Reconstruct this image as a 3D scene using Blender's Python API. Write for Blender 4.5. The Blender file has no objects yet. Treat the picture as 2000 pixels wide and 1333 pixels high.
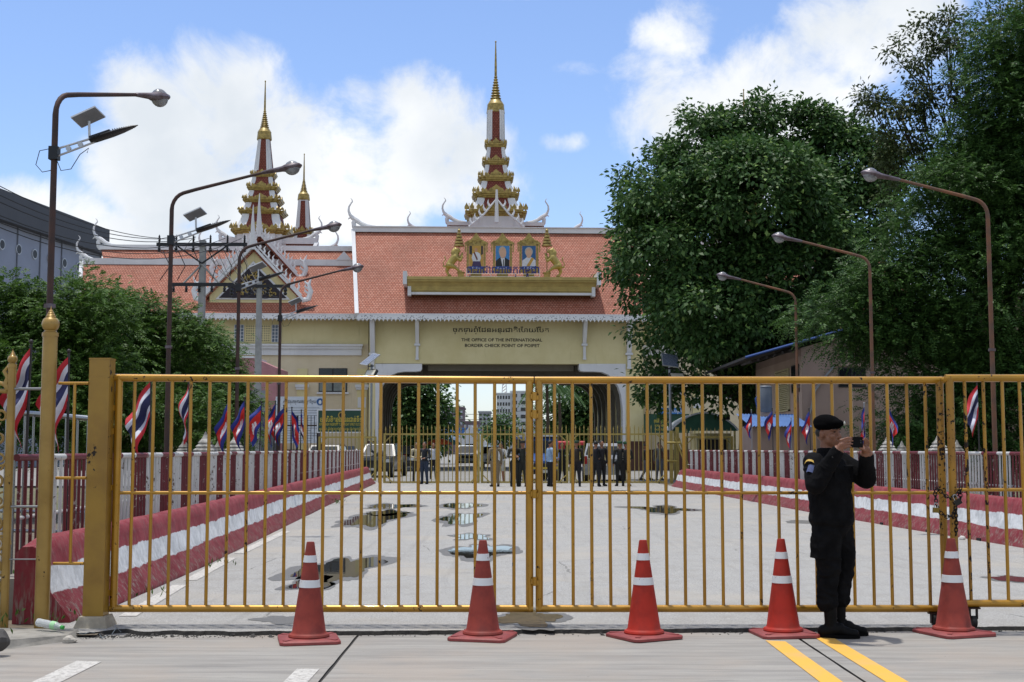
import bpy, math, random
import numpy as np
from math import sin, cos, pi, radians, sqrt, atan2, tan
from mathutils import Vector, Matrix, noise as mnoise

sc = bpy.context.scene
col = sc.collection
# ------------------------------------------------------------------ camera
F = 2500.0; CH = 1.45; TH = math.atan(210.5 / F)
cam_d = bpy.data.cameras.new('camera'); cam = bpy.data.objects.new('camera', cam_d); col.objects.link(cam)
cam_d.sensor_width = 36; cam_d.lens = 36 * F / 2000
cam.location = (0, 0, CH); cam.rotation_euler = (pi / 2 + TH, 0, 0)
cam_d.clip_start = 0.1; cam_d.clip_end = 5000
sc.camera = cam
# ------------------------------------------------------------------ light
SUN_EL, SUN_AZ = radians(82), radians(-50)
world = bpy.data.worlds.new('World'); sc.world = world; world.use_nodes = True
world.cycles.sampling_method = 'MANUAL'; world.cycles.sample_map_resolution = 256
sun_d = bpy.data.lights.new('sun', 'SUN'); sun_d.energy = 3.0; sun_d.angle = radians(1.5); sun_d.color = (1.0, .96, .9)
sun = bpy.data.objects.new('sun', sun_d); col.objects.link(sun)
sdir = Vector((sin(SUN_AZ) * cos(SUN_EL), cos(SUN_AZ) * cos(SUN_EL), sin(SUN_EL)))
sun.rotation_euler = sdir.to_track_quat('Z', 'Y').to_euler(); sun.location = (0, 0, 60)
vs = sc.view_settings
vs.view_transform = 'Standard'; vs.look = 'None'; vs.gamma = 1; vs.use_curve_mapping = False
vs.exposure = 0.25

def build_sky():
    nt = world.node_tree; nt.nodes.clear(); N = nt.nodes; Lk = nt.links
    def math_(op, a, b=None, clamp=False):
        n = N.new('ShaderNodeMath'); n.operation = op; n.use_clamp = clamp
        for i, v in enumerate((a, b)):
            if v is None: continue
            if isinstance(v, (int, float)): n.inputs[i].default_value = v
            else: Lk.new(v, n.inputs[i])
        return n.outputs[0]
    tc = N.new('ShaderNodeTexCoord'); sp = N.new('ShaderNodeSeparateXYZ'); Lk.new(tc.outputs['Generated'], sp.inputs[0])
    X, Y, Z = sp.outputs
    az = math_('ARCTAN2', X, Y); el = math_('ARCSINE', Z)
    def noise(scale, detail, rough=.55, vec=None, dist=0):
        n = N.new('ShaderNodeTexNoise'); n.inputs['Scale'].default_value = scale; n.inputs['Detail'].default_value = detail
        n.inputs['Roughness'].default_value = rough; n.inputs['Distortion'].default_value = dist
        Lk.new(vec or tc.outputs['Generated'], n.inputs['Vector']); return n.outputs['Fac']
    # banks of cumulus: (azimuth, elevation, half width, half height) in radians
    blobs = [(-.262, .262, .060, .048), (-.205, .250, .060, .055), (-.150, .232, .075, .055), (-.075, .235, .060, .050), (-.032, .222, .040, .040),
             (-.27, .205, .060, .05), (-.17, .19, .12, .035), (-.06, .205, .07, .03), (-.36, .165, .08, .035), (-.30, .15, .10, .03), (-.42, .14, .08, .03),
             (.112, .275, .045, .055, .6), (.125, .315, .05, .03, .55), (.155, .258, .06, .05, .7), (.215, .275, .075, .05, .75), (.262, .305, .07, .045, .75), (.30, .33, .06, .05, .7), (.20, .23, .08, .05, .7),
             (.05, .292, .036, .012, .3), (.037, .238, .030, .012, .1), (0, .352, .06, .010, .4)]
    acc = None
    for (a, e, w, h, *amp) in blobs:
        da = math_('MULTIPLY', math_('SUBTRACT', az, a), 1 / w); de = math_('MULTIPLY', math_('SUBTRACT', el, e), 1 / h)
        d = math_('SUBTRACT', 1.0, math_('ADD', math_('MULTIPLY', da, da), math_('MULTIPLY', de, de)))
        if amp: d = math_('SUBTRACT', d, 1 - amp[0])
        d = math_('MAXIMUM', d, -1.2)
        acc = d if acc is None else math_('MAXIMUM', acc, d)
    # scattered cumulus everywhere outside those banks
    far = math_('SUBTRACT', noise(2.6, 2), .47); far = math_('MULTIPLY', far, 9.0)
    m1 = math_('MULTIPLY', math_('SUBTRACT', math_('ABSOLUTE', az), .43), 8, True); m2 = math_('MULTIPLY', math_('SUBTRACT', el, .40), 8, True)
    msk = math_('MAXIMUM', m1, m2)
    far = math_('SUBTRACT', math_('MULTIPLY', math_('ADD', far, 1.2), msk), 1.2)
    acc = math_('MAXIMUM', acc, math_('MINIMUM', far, .8))
    billow = math_('MULTIPLY', math_('SUBTRACT', noise(13, 10, .62, dist=.3), .5), 3.6)
    dens = math_('ADD', acc, billow)
    mr = N.new('ShaderNodeMapRange'); mr.interpolation_type = 'SMOOTHSTEP'; Lk.new(dens, mr.inputs[0])
    mr.inputs[1].default_value = -.35; mr.inputs[2].default_value = .8; mr.inputs[3].default_value = 0; mr.inputs[4].default_value = .97
    # thin veil near the horizon
    veil = math_('MULTIPLY', math_('SUBTRACT', .17, el), 3.2, True); veil = math_('MULTIPLY', veil, .55)
    fac = math_('MAXIMUM', mr.outputs[0], veil)
    shade = N.new('ShaderNodeMapRange'); Lk.new(noise(9, 6, .5), shade.inputs[0]); shade.inputs[1].default_value = .35; shade.inputs[2].default_value = .65
    cr = N.new('ShaderNodeMix'); cr.data_type = 'RGBA'; Lk.new(shade.outputs[0], cr.inputs['Factor'])
    cr.inputs['A'].default_value = (6.0, 6.4, 6.8, 1); cr.inputs['B'].default_value = (8.1, 8.2, 8.3, 1)
    sky = N.new('ShaderNodeTexSky'); sky.sky_type = 'NISHITA'; sky.sun_disc = False
    sky.sun_elevation = SUN_EL; sky.sun_rotation = SUN_AZ; sky.air_density = 1.0; sky.dust_density = .6; sky.ozone_density = 1.6
    gain = N.new('ShaderNodeMix'); gain.data_type = 'RGBA'; gain.blend_type = 'MULTIPLY'; gain.inputs['Factor'].default_value = 1
    Lk.new(sky.outputs[0], gain.inputs['A']); gain.inputs['B'].default_value = (1.20, 1.26, 1.45, 1)
    mx = N.new('ShaderNodeMix'); mx.data_type = 'RGBA'; Lk.new(fac, mx.inputs['Factor'])
    Lk.new(gain.outputs['Result'], mx.inputs['A']); Lk.new(cr.outputs['Result'], mx.inputs['B'])
    bg = N.new('ShaderNodeBackground'); bg.inputs['Strength'].default_value = .11; Lk.new(mx.outputs['Result'], bg.inputs['Color'])
    out = N.new('ShaderNodeOutputWorld'); Lk.new(bg.outputs[0], out.inputs[0])
build_sky()

# ------------------------------------------------------------------ view helpers: where a measured ray meets a real plane
CT, ST = cos(TH), sin(TH)
def ray(px, py):
    u = (px - 1000) / F; v = (666.5 - py) / F
    return Vector((u, CT - v * ST, ST + v * CT))
def W(px, py, Y):
    d = ray(px, py); t = Y / d.y
    return Vector((d.x * t, Y, CH + d.z * t))
def G(px, py, z=0.0):
    d = ray(px, py); t = (z - CH) / d.z
    return Vector((d.x * t, d.y * t, z))
def ZY(py, Y): return W(1000, py, Y).z

# ------------------------------------------------------------------ materials
def hexc(h):
    h = h.lstrip('#'); r = [int(h[i:i + 2], 16) / 255 for i in (0, 2, 4)]
    return tuple((c / 12.92 if c <= .04045 else ((c + .055) / 1.055) ** 2.4) for c in r) + (1,)
MATS = {}
class NT:
    def __init__(s, name):
        s.mat = bpy.data.materials.new(name); s.mat.use_nodes = True; s.t = s.mat.node_tree; s.N = s.t.nodes; s.L = s.t.links
        s.b = s.N['Principled BSDF']; s.tc = s.N.new('ShaderNodeTexCoord'); s.out = s.N['Material Output']; s.oc = s.tc.outputs['Object']; s.bumps = None
    def set(s, **k):
        for a, v in k.items():
            nm = {'rough': 'Roughness', 'metal': 'Metallic', 'spec': 'Specular IOR Level', 'coat': 'Coat Weight', 'trans': 'Transmission Weight', 'ior': 'IOR', 'alpha': 'Alpha'}[a]
            s.b.inputs[nm].default_value = v
        return s
    def mapping(s, scale=(1, 1, 1), vec=None):
        m = s.N.new('ShaderNodeMapping'); m.inputs['Scale'].default_value = scale; s.L.new(vec or s.oc, m.inputs[0]); return m.outputs[0]
    def noise(s, scale, detail=4, rough=.55, vec=None, out='Fac', dist=0):
        n = s.N.new('ShaderNodeTexNoise'); n.inputs['Scale'].default_value = scale; n.inputs['Detail'].default_value = detail; n.inputs['Roughness'].default_value = rough
        n.inputs['Distortion'].default_value = dist
        s.L.new(vec or s.oc, n.inputs['Vector']); return n.outputs[out]
    def math(s, op, a, b=0.0, clamp=False):
        n = s.N.new('ShaderNodeMath'); n.operation = op; n.use_clamp = clamp
        for i, v in enumerate((a, b)):
            if isinstance(v, (int, float)): n.inputs[i].default_value = v
            else: s.L.new(v, n.inputs[i])
        return n.outputs[0]
    def ramp(s, fac, lo, hi, a=0.0, b=1.0, smooth=True):
        n = s.N.new('ShaderNodeMapRange'); n.interpolation_type = 'SMOOTHSTEP' if smooth else 'LINEAR'; s.L.new(fac, n.inputs[0])
        for i, v in enumerate((lo, hi, a, b)): n.inputs[i + 1].default_value = v
        return n.outputs[0]
    def mix(s, fac, a, b, mode='MIX'):
        n = s.N.new('ShaderNodeMix'); n.data_type = 'RGBA'; n.blend_type = mode
        if isinstance(fac, (int, float)): n.inputs['Factor'].default_value = fac
        else: s.L.new(fac, n.inputs['Factor'])
        for k, v in (('A', a), ('B', b)):
            if isinstance(v, tuple): n.inputs[k].default_value = v
            else: s.L.new(v, n.inputs[k])
        return n.outputs['Result']
    def sep(s, vec=None):
        n = s.N.new('ShaderNodeSeparateXYZ'); s.L.new(vec or s.oc, n.inputs[0]); return n.outputs
    def comb(s, x, y, z):
        n = s.N.new('ShaderNodeCombineXYZ')
        for i, v in enumerate((x, y, z)):
            if isinstance(v, (int, float)): n.inputs[i].default_value = v
            else: s.L.new(v, n.inputs[i])
        return n.outputs[0]
    def base(s, c):
        if isinstance(c, tuple): s.b.inputs['Base Color'].default_value = c
        else: s.L.new(c, s.b.inputs['Base Color'])
        return s
    def roughness(s, f): s.L.new(f, s.b.inputs['Roughness']); return s
    def bump(s, h, strength=.3, dist=.01):
        n = s.N.new('ShaderNodeBump'); n.inputs['Strength'].default_value = strength; n.inputs['Distance'].default_value = dist; s.L.new(h, n.inputs['Height'])
        if s.bumps: s.L.new(s.bumps, n.inputs['Normal'])
        s.bumps = n.outputs[0]; s.L.new(s.bumps, s.b.inputs['Normal']); return s
def c4(r, g, b): return (r, g, b, 1)
def simple(name, c, rough=.6, metal=0, var=.15, scale=6, bump=0, bscale=60, c2=None, spec=.5, coat=0):
    """paint / plaster / metal with gentle mottling"""
    if name in MATS: return MATS[name]
    t = NT(name); c = hexc(c) if isinstance(c, str) else c
    if c2 is None: c2 = tuple(x * (1 - var) for x in c[:3]) + (1,)
    elif isinstance(c2, str): c2 = hexc(c2)
    f = t.ramp(t.noise(scale, 6, .6), .3, .7)
    t.base(t.mix(f, c, c2)).set(rough=rough, metal=metal, spec=spec, coat=coat)
    if bump: t.bump(t.noise(bscale, 4), bump, .01)
    MATS[name] = t.mat; return t.mat
def chipped(name, c, c2, rust, rough=.38, metal=.0, chip=.66, chipscale=30, zfade=None, spec=.5, coat=.2):
    """enamel paint with rust showing where it has flaked"""
    if name in MATS: return MATS[name]
    t = NT(name); c, c2, rust = [hexc(x) if isinstance(x, str) else x for x in (c, c2, rust)]
    oi = t.N.new('ShaderNodeObjectInfo'); va = t.N.new('ShaderNodeVectorMath'); va.operation = 'ADD'; rv = t.comb(t.math('MULTIPLY', oi.outputs['Random'], 37), t.math('MULTIPLY', oi.outputs['Random'], 71), t.math('MULTIPLY', oi.outputs['Random'], 53))
    t.L.new(t.oc, va.inputs[0]); t.L.new(rv, va.inputs[1]); ov = va.outputs[0]
    f = t.ramp(t.noise(3.0, 5, .6, vec=ov), .3, .7)
    pc = t.mix(f, c, c2)
    n1 = t.noise(chipscale, 5, .65, vec=ov); n2 = t.noise(2.2, 3, vec=ov)
    ch = t.ramp(t.math('ADD', n1, t.math('MULTIPLY', t.math('SUBTRACT', n2, .5), .55)), chip, chip + .03)
    if zfade:
        z = t.sep()[2]; w = t.ramp(z, zfade[0], zfade[1], 1, .0); ch = t.math('MULTIPLY', ch, w)
    t.base(t.mix(ch, pc, rust)); t.set(metal=metal, spec=spec, coat=coat); t.roughness(t.ramp(ch, 0, 1, rough, .85))
    t.bump(t.math('SUBTRACT', 1, ch), .25, .003)
    MATS[name] = t.mat; return t.mat

# ------------------------------------------------------------------ mesh builder
def frame(d):
    d = Vector(d).normalized(); a = Vector((0, 0, 1)) if abs(d.z) < .95 else Vector((1, 0, 0))
    x = a.cross(d).normalized(); return x, d.cross(x).normalized(), d
class MB:
    def __init__(s): s.v = []; s.f = []; s.mi = []; s.cur = 0
    def add(s, vs, fs):
        b = len(s.v); s.v += [tuple(p) for p in vs]; s.f += [tuple(i + b for i in f) for f in fs]; s.mi += [s.cur] * len(fs); return s
    def box(s, c, d, M=None, taper=None):
        hx, hy, hz = d[0] / 2, d[1] / 2, d[2] / 2; tp = taper or 1
        vs = [Vector((sx * hx * (tp if sz > 0 else 1), sy * hy * (tp if sz > 0 else 1), sz * hz)) for sz in (-1, 1) for sy in (-1, 1) for sx in (-1, 1)]
        if M is not None: vs = [M @ p for p in vs]
        c = Vector(c); return s.add([p + c for p in vs], [(0, 2, 3, 1), (4, 5, 7, 6), (0, 1, 5, 4), (2, 6, 7, 3), (0, 4, 6, 2), (1, 3, 7, 5)])
    def box2(s, a, b):
        a, b = Vector(a), Vector(b); d = b - a; return s.box((a + b) / 2, (abs(d.x), abs(d.y), abs(d.z)))
    def tube(s, pts, rad, seg=10, flat=None, caps=True, closed=False):
        pts = [Vector(p) for p in pts]; n = len(pts)
        if isinstance(rad, (int, float)): rad = [rad] * n
        rings = []; px = None
        for i, p in enumerate(pts):
            d = (pts[min(i + 1, n - 1)] - pts[max(i - 1, 0)]) if not closed else (pts[(i + 1) % n] - pts[i - 1])
            if px is None: x, y, d = frame(d)
            else:
                d = d.normalized(); x = (px - d * px.dot(d)); x = x.normalized() if x.length > 1e-6 else frame(d)[0]; y = d.cross(x)
            px = x; fl = flat or (1, 1)
            rings.append([p + (x * cos(2 * pi * k / seg) * fl[0] + y * sin(2 * pi * k / seg) * fl[1]) * rad[i] for k in range(seg)])
        vs = [q for r in rings for q in r]; fs = []
        for i in range(n if closed else n - 1):
            a, b = i * seg, ((i + 1) % n) * seg
            for k in range(seg): fs.append((a + k, a + (k + 1) % seg, b + (k + 1) % seg, b + k))
        if caps and not closed: fs.append(tuple(range(seg))[::-1]); fs.append(tuple((n - 1) * seg + k for k in range(seg)))
        return s.add(vs, fs)
    def plan(s, prof, shape, c=(0, 0, 0), cap=True):
        """loft a plan polygon (unit, ccw) through (scale, z) pairs"""
        c = Vector(c); m = len(shape); vs = [c + Vector((x * r, y * r, z)) for r, z in prof for x, y in shape]; fs = []
        for i in range(len(prof) - 1):
            for k in range(m): fs.append((i * m + k, i * m + (k + 1) % m, (i + 1) * m + (k + 1) % m, (i + 1) * m + k))
        if cap: fs.append(tuple(range(m))[::-1]); fs.append(tuple((len(prof) - 1) * m + k for k in range(m)))
        return s.add(vs, fs)
    def lathe(s, prof, seg=16, c=(0, 0, 0), cap=True):
        return s.plan(prof, [(cos(2 * pi * k / seg), sin(2 * pi * k / seg)) for k in range(seg)], c, cap)
    def prism(s, poly, thick, M=None):
        """polygon in local xz, extruded along y from -thick/2 to thick/2"""
        n = len(poly); vs = [Vector((x, -thick / 2, z)) for x, z in poly] + [Vector((x, thick / 2, z)) for x, z in poly]
        if M is not None: vs = [M @ p for p in vs]
        fs = [tuple(range(n)), tuple(range(2 * n - 1, n - 1, -1))] + [(k, k + n, (k + 1) % n + n, (k + 1) % n) for k in range(n)]
        return s.add(vs, fs)
    def extr(s, prof, path):
        """profile points given by function of path index -> list of world points; joined along path"""
        m = len(prof(0)); vs = []; fs = []
        for i in range(path): vs += prof(i)
        for i in range(path - 1):
            for k in range(m): fs.append((i * m + k, i * m + (k + 1) % m, (i + 1) * m + (k + 1) % m, (i + 1) * m + k))
        fs.append(tuple(range(m))[::-1]); fs.append(tuple((path - 1) * m + k for k in range(m)))
        return s.add(vs, fs)
    def ball(s, c, r, seg=12, rings=8, M=None):
        r = (r, r, r) if isinstance(r, (int, float)) else r; c = Vector(c); vs = []; fs = []
        for i in range(rings + 1):
            a = pi * i / rings
            for k in range(seg):
                p = Vector((sin(a) * cos(2 * pi * k / seg) * r[0], sin(a) * sin(2 * pi * k / seg) * r[1], -cos(a) * r[2]))
                vs.append(c + (M @ p if M is not None else p))
        for i in range(rings):
            for k in range(seg):
                fs.append((i * seg + k, i * seg + (k + 1) % seg, (i + 1) * seg + (k + 1) % seg, (i + 1) * seg + k))
        return s.add(vs, fs)
    def capsule(s, a, b, ra, rb, seg=14, flat=None):
        a, b = Vector(a), Vector(b); d = (b - a); ln = max(d.length, 1e-4); dn = d.normalized(); pts = []; rad = []
        for k in range(6):
            t = pi / 2 * k / 5; pts.append(a - dn * ra * cos(t)); rad.append(max(ra * sin(t), 1e-4))
        for k in range(6):
            t = pi / 2 * k / 5; pts.append(b + dn * rb * sin(t)); rad.append(max(rb * cos(t), 1e-4))
        return s.tube(pts, rad, seg, flat)
    def obj(s, name, mats, parent=None, smooth=40, loc=None):
        me = bpy.data.meshes.new(name); me.from_pydata(s.v, [], s.f)
        mats = mats if isinstance(mats, (list, tuple)) else [mats]
        for m in mats: me.materials.append(m)
        if len(mats) > 1: me.polygons.foreach_set('material_index', s.mi)
        if smooth:
            me.polygons.foreach_set('use_smooth', [True] * len(me.polygons)); me.set_sharp_from_angle(angle=radians(smooth))
        me.update()
        o = bpy.data.objects.new(name, me); col.objects.link(o)
        if parent: o.parent = parent
        if loc is not None: o.location = loc
        return o
def link_mesh(name, me, parent=None, loc=None, rot=None, scale=None):
    o = bpy.data.objects.new(name, me); col.objects.link(o)
    if parent: o.parent = parent
    if loc is not None: o.location = loc
    if rot is not None: o.rotation_euler = rot
    if scale is not None: o.scale = scale
    return o
def tag(o, label=None, cat=None, group=None, kind=None):
    for k, v in (('label', label), ('category', cat), ('group', group), ('kind', kind)):
        if v: o[k] = v
    return o
def thing(name, label, cat, loc=(0, 0, 0), rz=0, group=None):
    o = bpy.data.objects.new(name, None); col.objects.link(o); o.location = loc; o.rotation_euler = (0, 0, rz); o.empty_display_size = .3
    return tag(o, label, cat, group)
def copy_tree(o, parent=None):
    c = o.copy(); col.objects.link(c); c.parent = parent
    for ch in o.children: copy_tree(ch, c)
    return c
def rotm(rx=0, ry=0, rz=0): return Matrix.Rotation(rz, 3, 'Z') @ Matrix.Rotation(ry, 3, 'Y') @ Matrix.Rotation(rx, 3, 'X')
rnd = random.Random(7); nrs = np.random.RandomState(11)

def text_mesh(items, name='lettering', extrude=0.0):
    """items: (string, x, z, size[, width]) in a vertical xz plane, facing -y; returns an MB"""
    mb = MB(); dg = bpy.context.evaluated_depsgraph_get()
    for it in items:
        s_, x, z, size = it[:4]
        cu = bpy.data.curves.new('t', 'FONT'); cu.body = s_; cu.size = 1; cu.resolution_u = 2; cu.align_x = 'LEFT'
        if len(it) > 5: cu.offset = it[5]
        ob = bpy.data.objects.new('t', cu); col.objects.link(ob); dg = bpy.context.evaluated_depsgraph_get(); dg.update()
        me = bpy.data.meshes.new_from_object(ob.evaluated_get(dg))
        if len(me.vertices):
            co = [v.co.copy() for v in me.vertices]; x0 = min(p.x for p in co); x1 = max(p.x for p in co)
            k = (it[4] / max(x1 - x0, 1e-6) / size) if len(it) > 4 and it[4] else 1
            mb.add([Vector((x + ((p.x - x0) if (len(it) > 4 and it[4]) else p.x) * size * k, -extrude, z + p.y * size)) for p in co], [tuple(p.vertices) for p in me.polygons])
        bpy.data.objects.remove(ob); bpy.data.curves.remove(cu); bpy.data.meshes.remove(me)
    return mb
def khmer(clusters, x, z, size, width=None, ex=0.0):
    """clusters: (glyphs in visual order, subscript consonant or '', above mark or '')"""
    mb = MB(); cx = 0.0
    for gl, sub, above in clusters:
        m = text_mesh([(gl, 0, 0, 1, None, .010)]); xs = [p[0] for p in m.v]
        if not xs: continue
        w = max(xs); mid = (min(xs) + w) / 2
        mb.add([(p[0] + cx, p[1], p[2]) for p in m.v], m.f)
        if sub:
            k = text_mesh([(sub, 0, 0, .5, None, .010)]); kx = [p[0] for p in k.v]; km = (min(kx) + max(kx)) / 2
            mb.add([(p[0] - km + mid + cx, p[1], p[2] - .36) for p in k.v], k.f)
        if above:
            k = text_mesh([(above, 0, 0, 1, None, .012)]); kx = [p[0] for p in k.v]; km = (min(kx) + max(kx)) / 2
            mb.add([(p[0] - km + mid + cx, p[1], p[2]) for p in k.v], k.f)
        cx += w + .05
    sx = (width / cx) if width else size
    out = MB(); out.add([(x + p[0] * sx, -ex, z + p[2] * size) for p in mb.v], mb.f); return out
# ================================================================== SETTING: ground, road, apron
def LX(Y): return float(np.interp(Y, [10.4, 12, 15.7, 32, 53, 60], [-3.62, -3.6, -3.72, -4.6, -5.6, -5.95]))
def RX(Y): return float(np.interp(Y, [10, 14, 18.4, 23.5, 28.5, 48.3, 60], [7.75, 7.52, 7.34, 6.97, 6.68, 6.03, 5.6]))

def m_ground():
    t = NT('dry grass and soil'); n = t.ramp(t.noise(.35, 6, .65), .4, .62)
    t.base(t.mix(t.ramp(t.noise(7, 4), .3, .7), t.mix(n, hexc('#6f6a52'), hexc('#4d5a30')), hexc('#5d5740'))).set(rough=.95); t.bump(t.noise(12, 5), .5, .05); return t.mat
def m_asphalt():
    t = NT('worn pale asphalt'); fine = t.noise(170, 3, .7); mid = t.noise(3.2, 6, .62); big = t.noise(.45, 4, .6)
    c = t.mix(t.ramp(fine, .36, .66), hexc('#7d7c79'), hexc('#b3b1ac')); agg = t.noise(58, 4, .8); c = t.mix(t.math('MULTIPLY', t.ramp(agg, .50, .66), .55), c, hexc('#63625f')); c = t.mix(t.math('MULTIPLY', t.ramp(agg, .50, .34), .45), c, hexc('#c9c7c2'))
    soil = t.ramp(t.noise(.9, 7, .7, vec=t.mapping((1, .5, 1))), .55, .75); c = t.mix(t.math('MULTIPLY', soil, .45), c, hexc('#6c6861'))
    c = t.mix(t.math('MULTIPLY', t.ramp(mid, .42, .72), .55), c, hexc('#8b8881'))
    c = t.mix(t.math('MULTIPLY', t.ramp(big, .5, .68), .5), c, hexc('#a79f92'))
    sv = t.mapping((6, .22, 1)); tracks = t.ramp(t.noise(1.0, 5, .7, vec=sv), .52, .72); c = t.mix(t.math('MULTIPLY', tracks, .35), c, hexc('#757470'))
    cr = t.N.new('ShaderNodeTexVoronoi'); cr.feature = 'DISTANCE_TO_EDGE'; cr.inputs['Scale'].default_value = .55
    wob = t.mix(.12, t.oc, t.noise(2.5, 4, out='Color')); t.L.new(wob, cr.inputs['Vector'])
    crack = t.math('MULTIPLY', t.ramp(cr.outputs[0], .002, .007, 1, 0), t.ramp(t.noise(.5, 2), .56, .62))
    c = t.mix(t.math('MULTIPLY', crack, .5), c, hexc('#3d3c39'))
    t.base(c).set(rough=.88, spec=.25); t.bump(fine, .5, .006); t.bump(mid, .12, .03); return t.mat
def m_apron():
    t = NT('brushed concrete'); st = t.mapping((.5, 5.5, 1)); br = t.noise(1.6, 8, .7, vec=st); big = t.noise(.8, 5, .6); fine = t.noise(90, 3, .7)
    c = t.mix(t.ramp(br, .32, .68), hexc('#83807b'), hexc('#9c9992'))
    c = t.mix(t.math('MULTIPLY', t.ramp(big, .42, .68), .55), c, hexc('#9d9184'))
    c = t.mix(t.math('MULTIPLY', t.ramp(t.noise(1.3, 6, .7, vec=t.mapping((.5, 2.4, 1))), .56, .7), .5), c, hexc('#6d6b69'))
    sp = t.ramp(t.noise(38, 2, .5), .745, .77); c = t.mix(t.math('MULTIPLY', sp, .8), c, hexc('#2e2b28'))
    c = t.mix(t.math('MULTIPLY', t.ramp(fine, .35, .7), .25), c, hexc('#7a756f'))
    t.base(c).set(rough=.85, spec=.3); t.bump(br, .15, .01); t.bump(fine, .25, .004); return t.mat
M_ASPH, M_APRON = m_asphalt(), m_apron()
g = MB(); g.add([(-1500, -60, -.06), (1500, -60, -.06), (1500, 2400, -.06), (-1500, 2400, -.06)], [(0, 1, 2, 3)])
tag(g.obj('ground', m_ground()), kind='structure')
# plaza beyond the bridge, running under the arch to the town
g = MB(); g.add([(-34, 50, .012), (30, 50, .012), (26, 330, .012), (-46, 330, .012)], [(0, 1, 2, 3)])
M_PLAZA = simple('plaza paving', '#8b8984', .9, var=.25, scale=.6, bump=.2, bscale=30)
tag(g.obj('plaza', M_PLAZA), kind='structure')
# asphalt deck with a broken front edge
g = MB(); n = 420; vs = []; top = []
for i in range(n + 1):
    x = -3.75 + (11.6) * i / n
    e = 10.06 + .047 * (x + 3.4) + .05 * mnoise.noise((x * 2.2, 0, 3)) + .028 * mnoise.noise((x * 11, 0, 1)) + .012 * mnoise.noise((x * 34, 0, 5))
    if x < -1.6: e += .22 * max(0, mnoise.noise((x * 3.1, 2, 9)) + .25) * min(1, (-1.6 - x))
    vs.append((x, e))
front = [(x, y, .032) for x, y in vs]; low = [(x, y - .012 - .01 * rnd.random(), -.01) for x, y in vs]
mid_ = [(x * 1.0, 16.0, .032) for x, y in vs]; mid_ = [(LX(16) - .1 + (RX(16) - LX(16) + .2) * i / n, 16, .032) for i in range(n + 1)]
back = [(LX(56) - .1 + (RX(56) - LX(56) + .2) * i / n, 56, .032) for i in range(n + 1)]
rows = [low, front, mid_, back]; g.v = [p for r in rows for p in r]; m = n + 1
for r in range(3):
    for i in range(n): g.f.append((r * m + i, r * m + i + 1, (r + 1) * m + i + 1, (r + 1) * m + i)); g.mi.append(1 if r == 0 else 0)
tag(g.obj('road', [M_ASPH, simple('broken asphalt edge', '#2f2d2a', .95, 0, .5, 30, .5)], smooth=0), kind='structure')
# concrete apron: cast slabs with open joints
ap = thing('apron', None, None); ap['kind'] = 'structure'
M_JOINT = simple('joint filler', '#3a3835', .95, bump=.3)
xs = [-15, -4.6, -1.2, 2.2, 5.6, 9.0, 16]
g = MB(); g.add([(-15, -5, -.012), (16, -5, -.012), (16, 11.2, -.012), (-15, 11.2, -.012)], [(0, 1, 2, 3)]); g.obj('bedding', M_JOINT, ap, 0)
for a, b in zip(xs[:-1], xs[1:]):
    g = MB(); ys = [-5 + 16.0 * i / 60 for i in range(61)]
    L_ = [(a + .011 + .008 * mnoise.noise((a, y * 2.5, 0)), y) for y in ys]; R_ = [(b - .011 + .008 * mnoise.noise((b, y * 2.5, 5)), y) for y in ys]
    g.v = [(x, y, 0) for x, y in L_] + [(x, y, 0) for x, y in R_]
    for i in range(60): g.f.append((i, 61 + i, 62 + i, i + 1)); g.mi.append(0)
    g.obj('slab', M_APRON, ap, 0)
# painted lines
def worn(name, c, under, thr=.55):
    t = NT(name); w = t.ramp(t.noise(26, 6, .7), thr, thr + .08); w2 = t.ramp(t.noise(3, 4), .45, .75)
    t.base(t.mix(t.math('MULTIPLY', t.math('ADD', w, t.math('MULTIPLY', w2, .5), True), .75), hexc(c), hexc(under))).set(rough=.75); return t.mat
M_YEL, M_WHT = worn('worn yellow line paint', '#d9a640', '#a59a88', .62), worn('worn white line paint', '#bdbab3', '#8d8983', .50)
def line(pts, mat, z, par=None):
    g = MB(); g.add([(x, y, z) for x, y in pts], [tuple(range(len(pts)))]); o = g.obj('lane_marking', mat, par, 0)
    if not par: tag(o, kind='structure')
line([(1.90, -5), (2.06, -5), (2.06, 9.80), (1.92, 9.86)], M_YEL, .004); line([(2.32, -5), (2.47, -5), (2.47, 10.06), (2.33, 10.05)], M_YEL, .004)
line([(-1.44, 5.4), (-1.29, 5.4), (-1.27, 8.6), (-1.42, 8.6)], M_WHT, .004); line([(-3.02, 5.4), (-2.84, 5.4), (-2.80, 8.88), (-2.98, 8.92)], M_WHT, .004)
for a, b in (((250, 1212), (352, 1150)), ((372, 1140), (452, 1095)), ((468, 1086), (560, 1042))):
    p, q = G(*a), G(*b); line([(p.x - .08, p.y), (p.x + .07, p.y), (q.x + .07, q.y), (q.x - .08, q.y)], M_WHT, .037)
# crumbled asphalt along the broken edge
g = MB(); r_ = random.Random(5)
for i in range(700):
    x = -3.3 + abs(r_.gauss(0, 1)) * 1.1 if i < 330 else r_.uniform(-3.3, 5); y = 10.03 + .047 * (x + 3.4) + r_.gauss(0, .045); s_ = r_.uniform(.003, .009) if i % 25 else r_.uniform(.01, .026)
    g.ball((x, y, s_ * .3), (s_ * r_.uniform(.8, 1.6), s_ * r_.uniform(.5, 1), s_ * .45), 5, 3, rotm(r_.uniform(-.5, .5), r_.uniform(-.5, .5), r_.uniform(0, 3)))
o = g.obj('crumbled_asphalt', simple('crumbled asphalt', '#4a4844', .95, 0, .5, 40)); tag(o, 'crumbled dark asphalt bits along the broken road edge', 'rubble', None, 'stuff')
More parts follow.
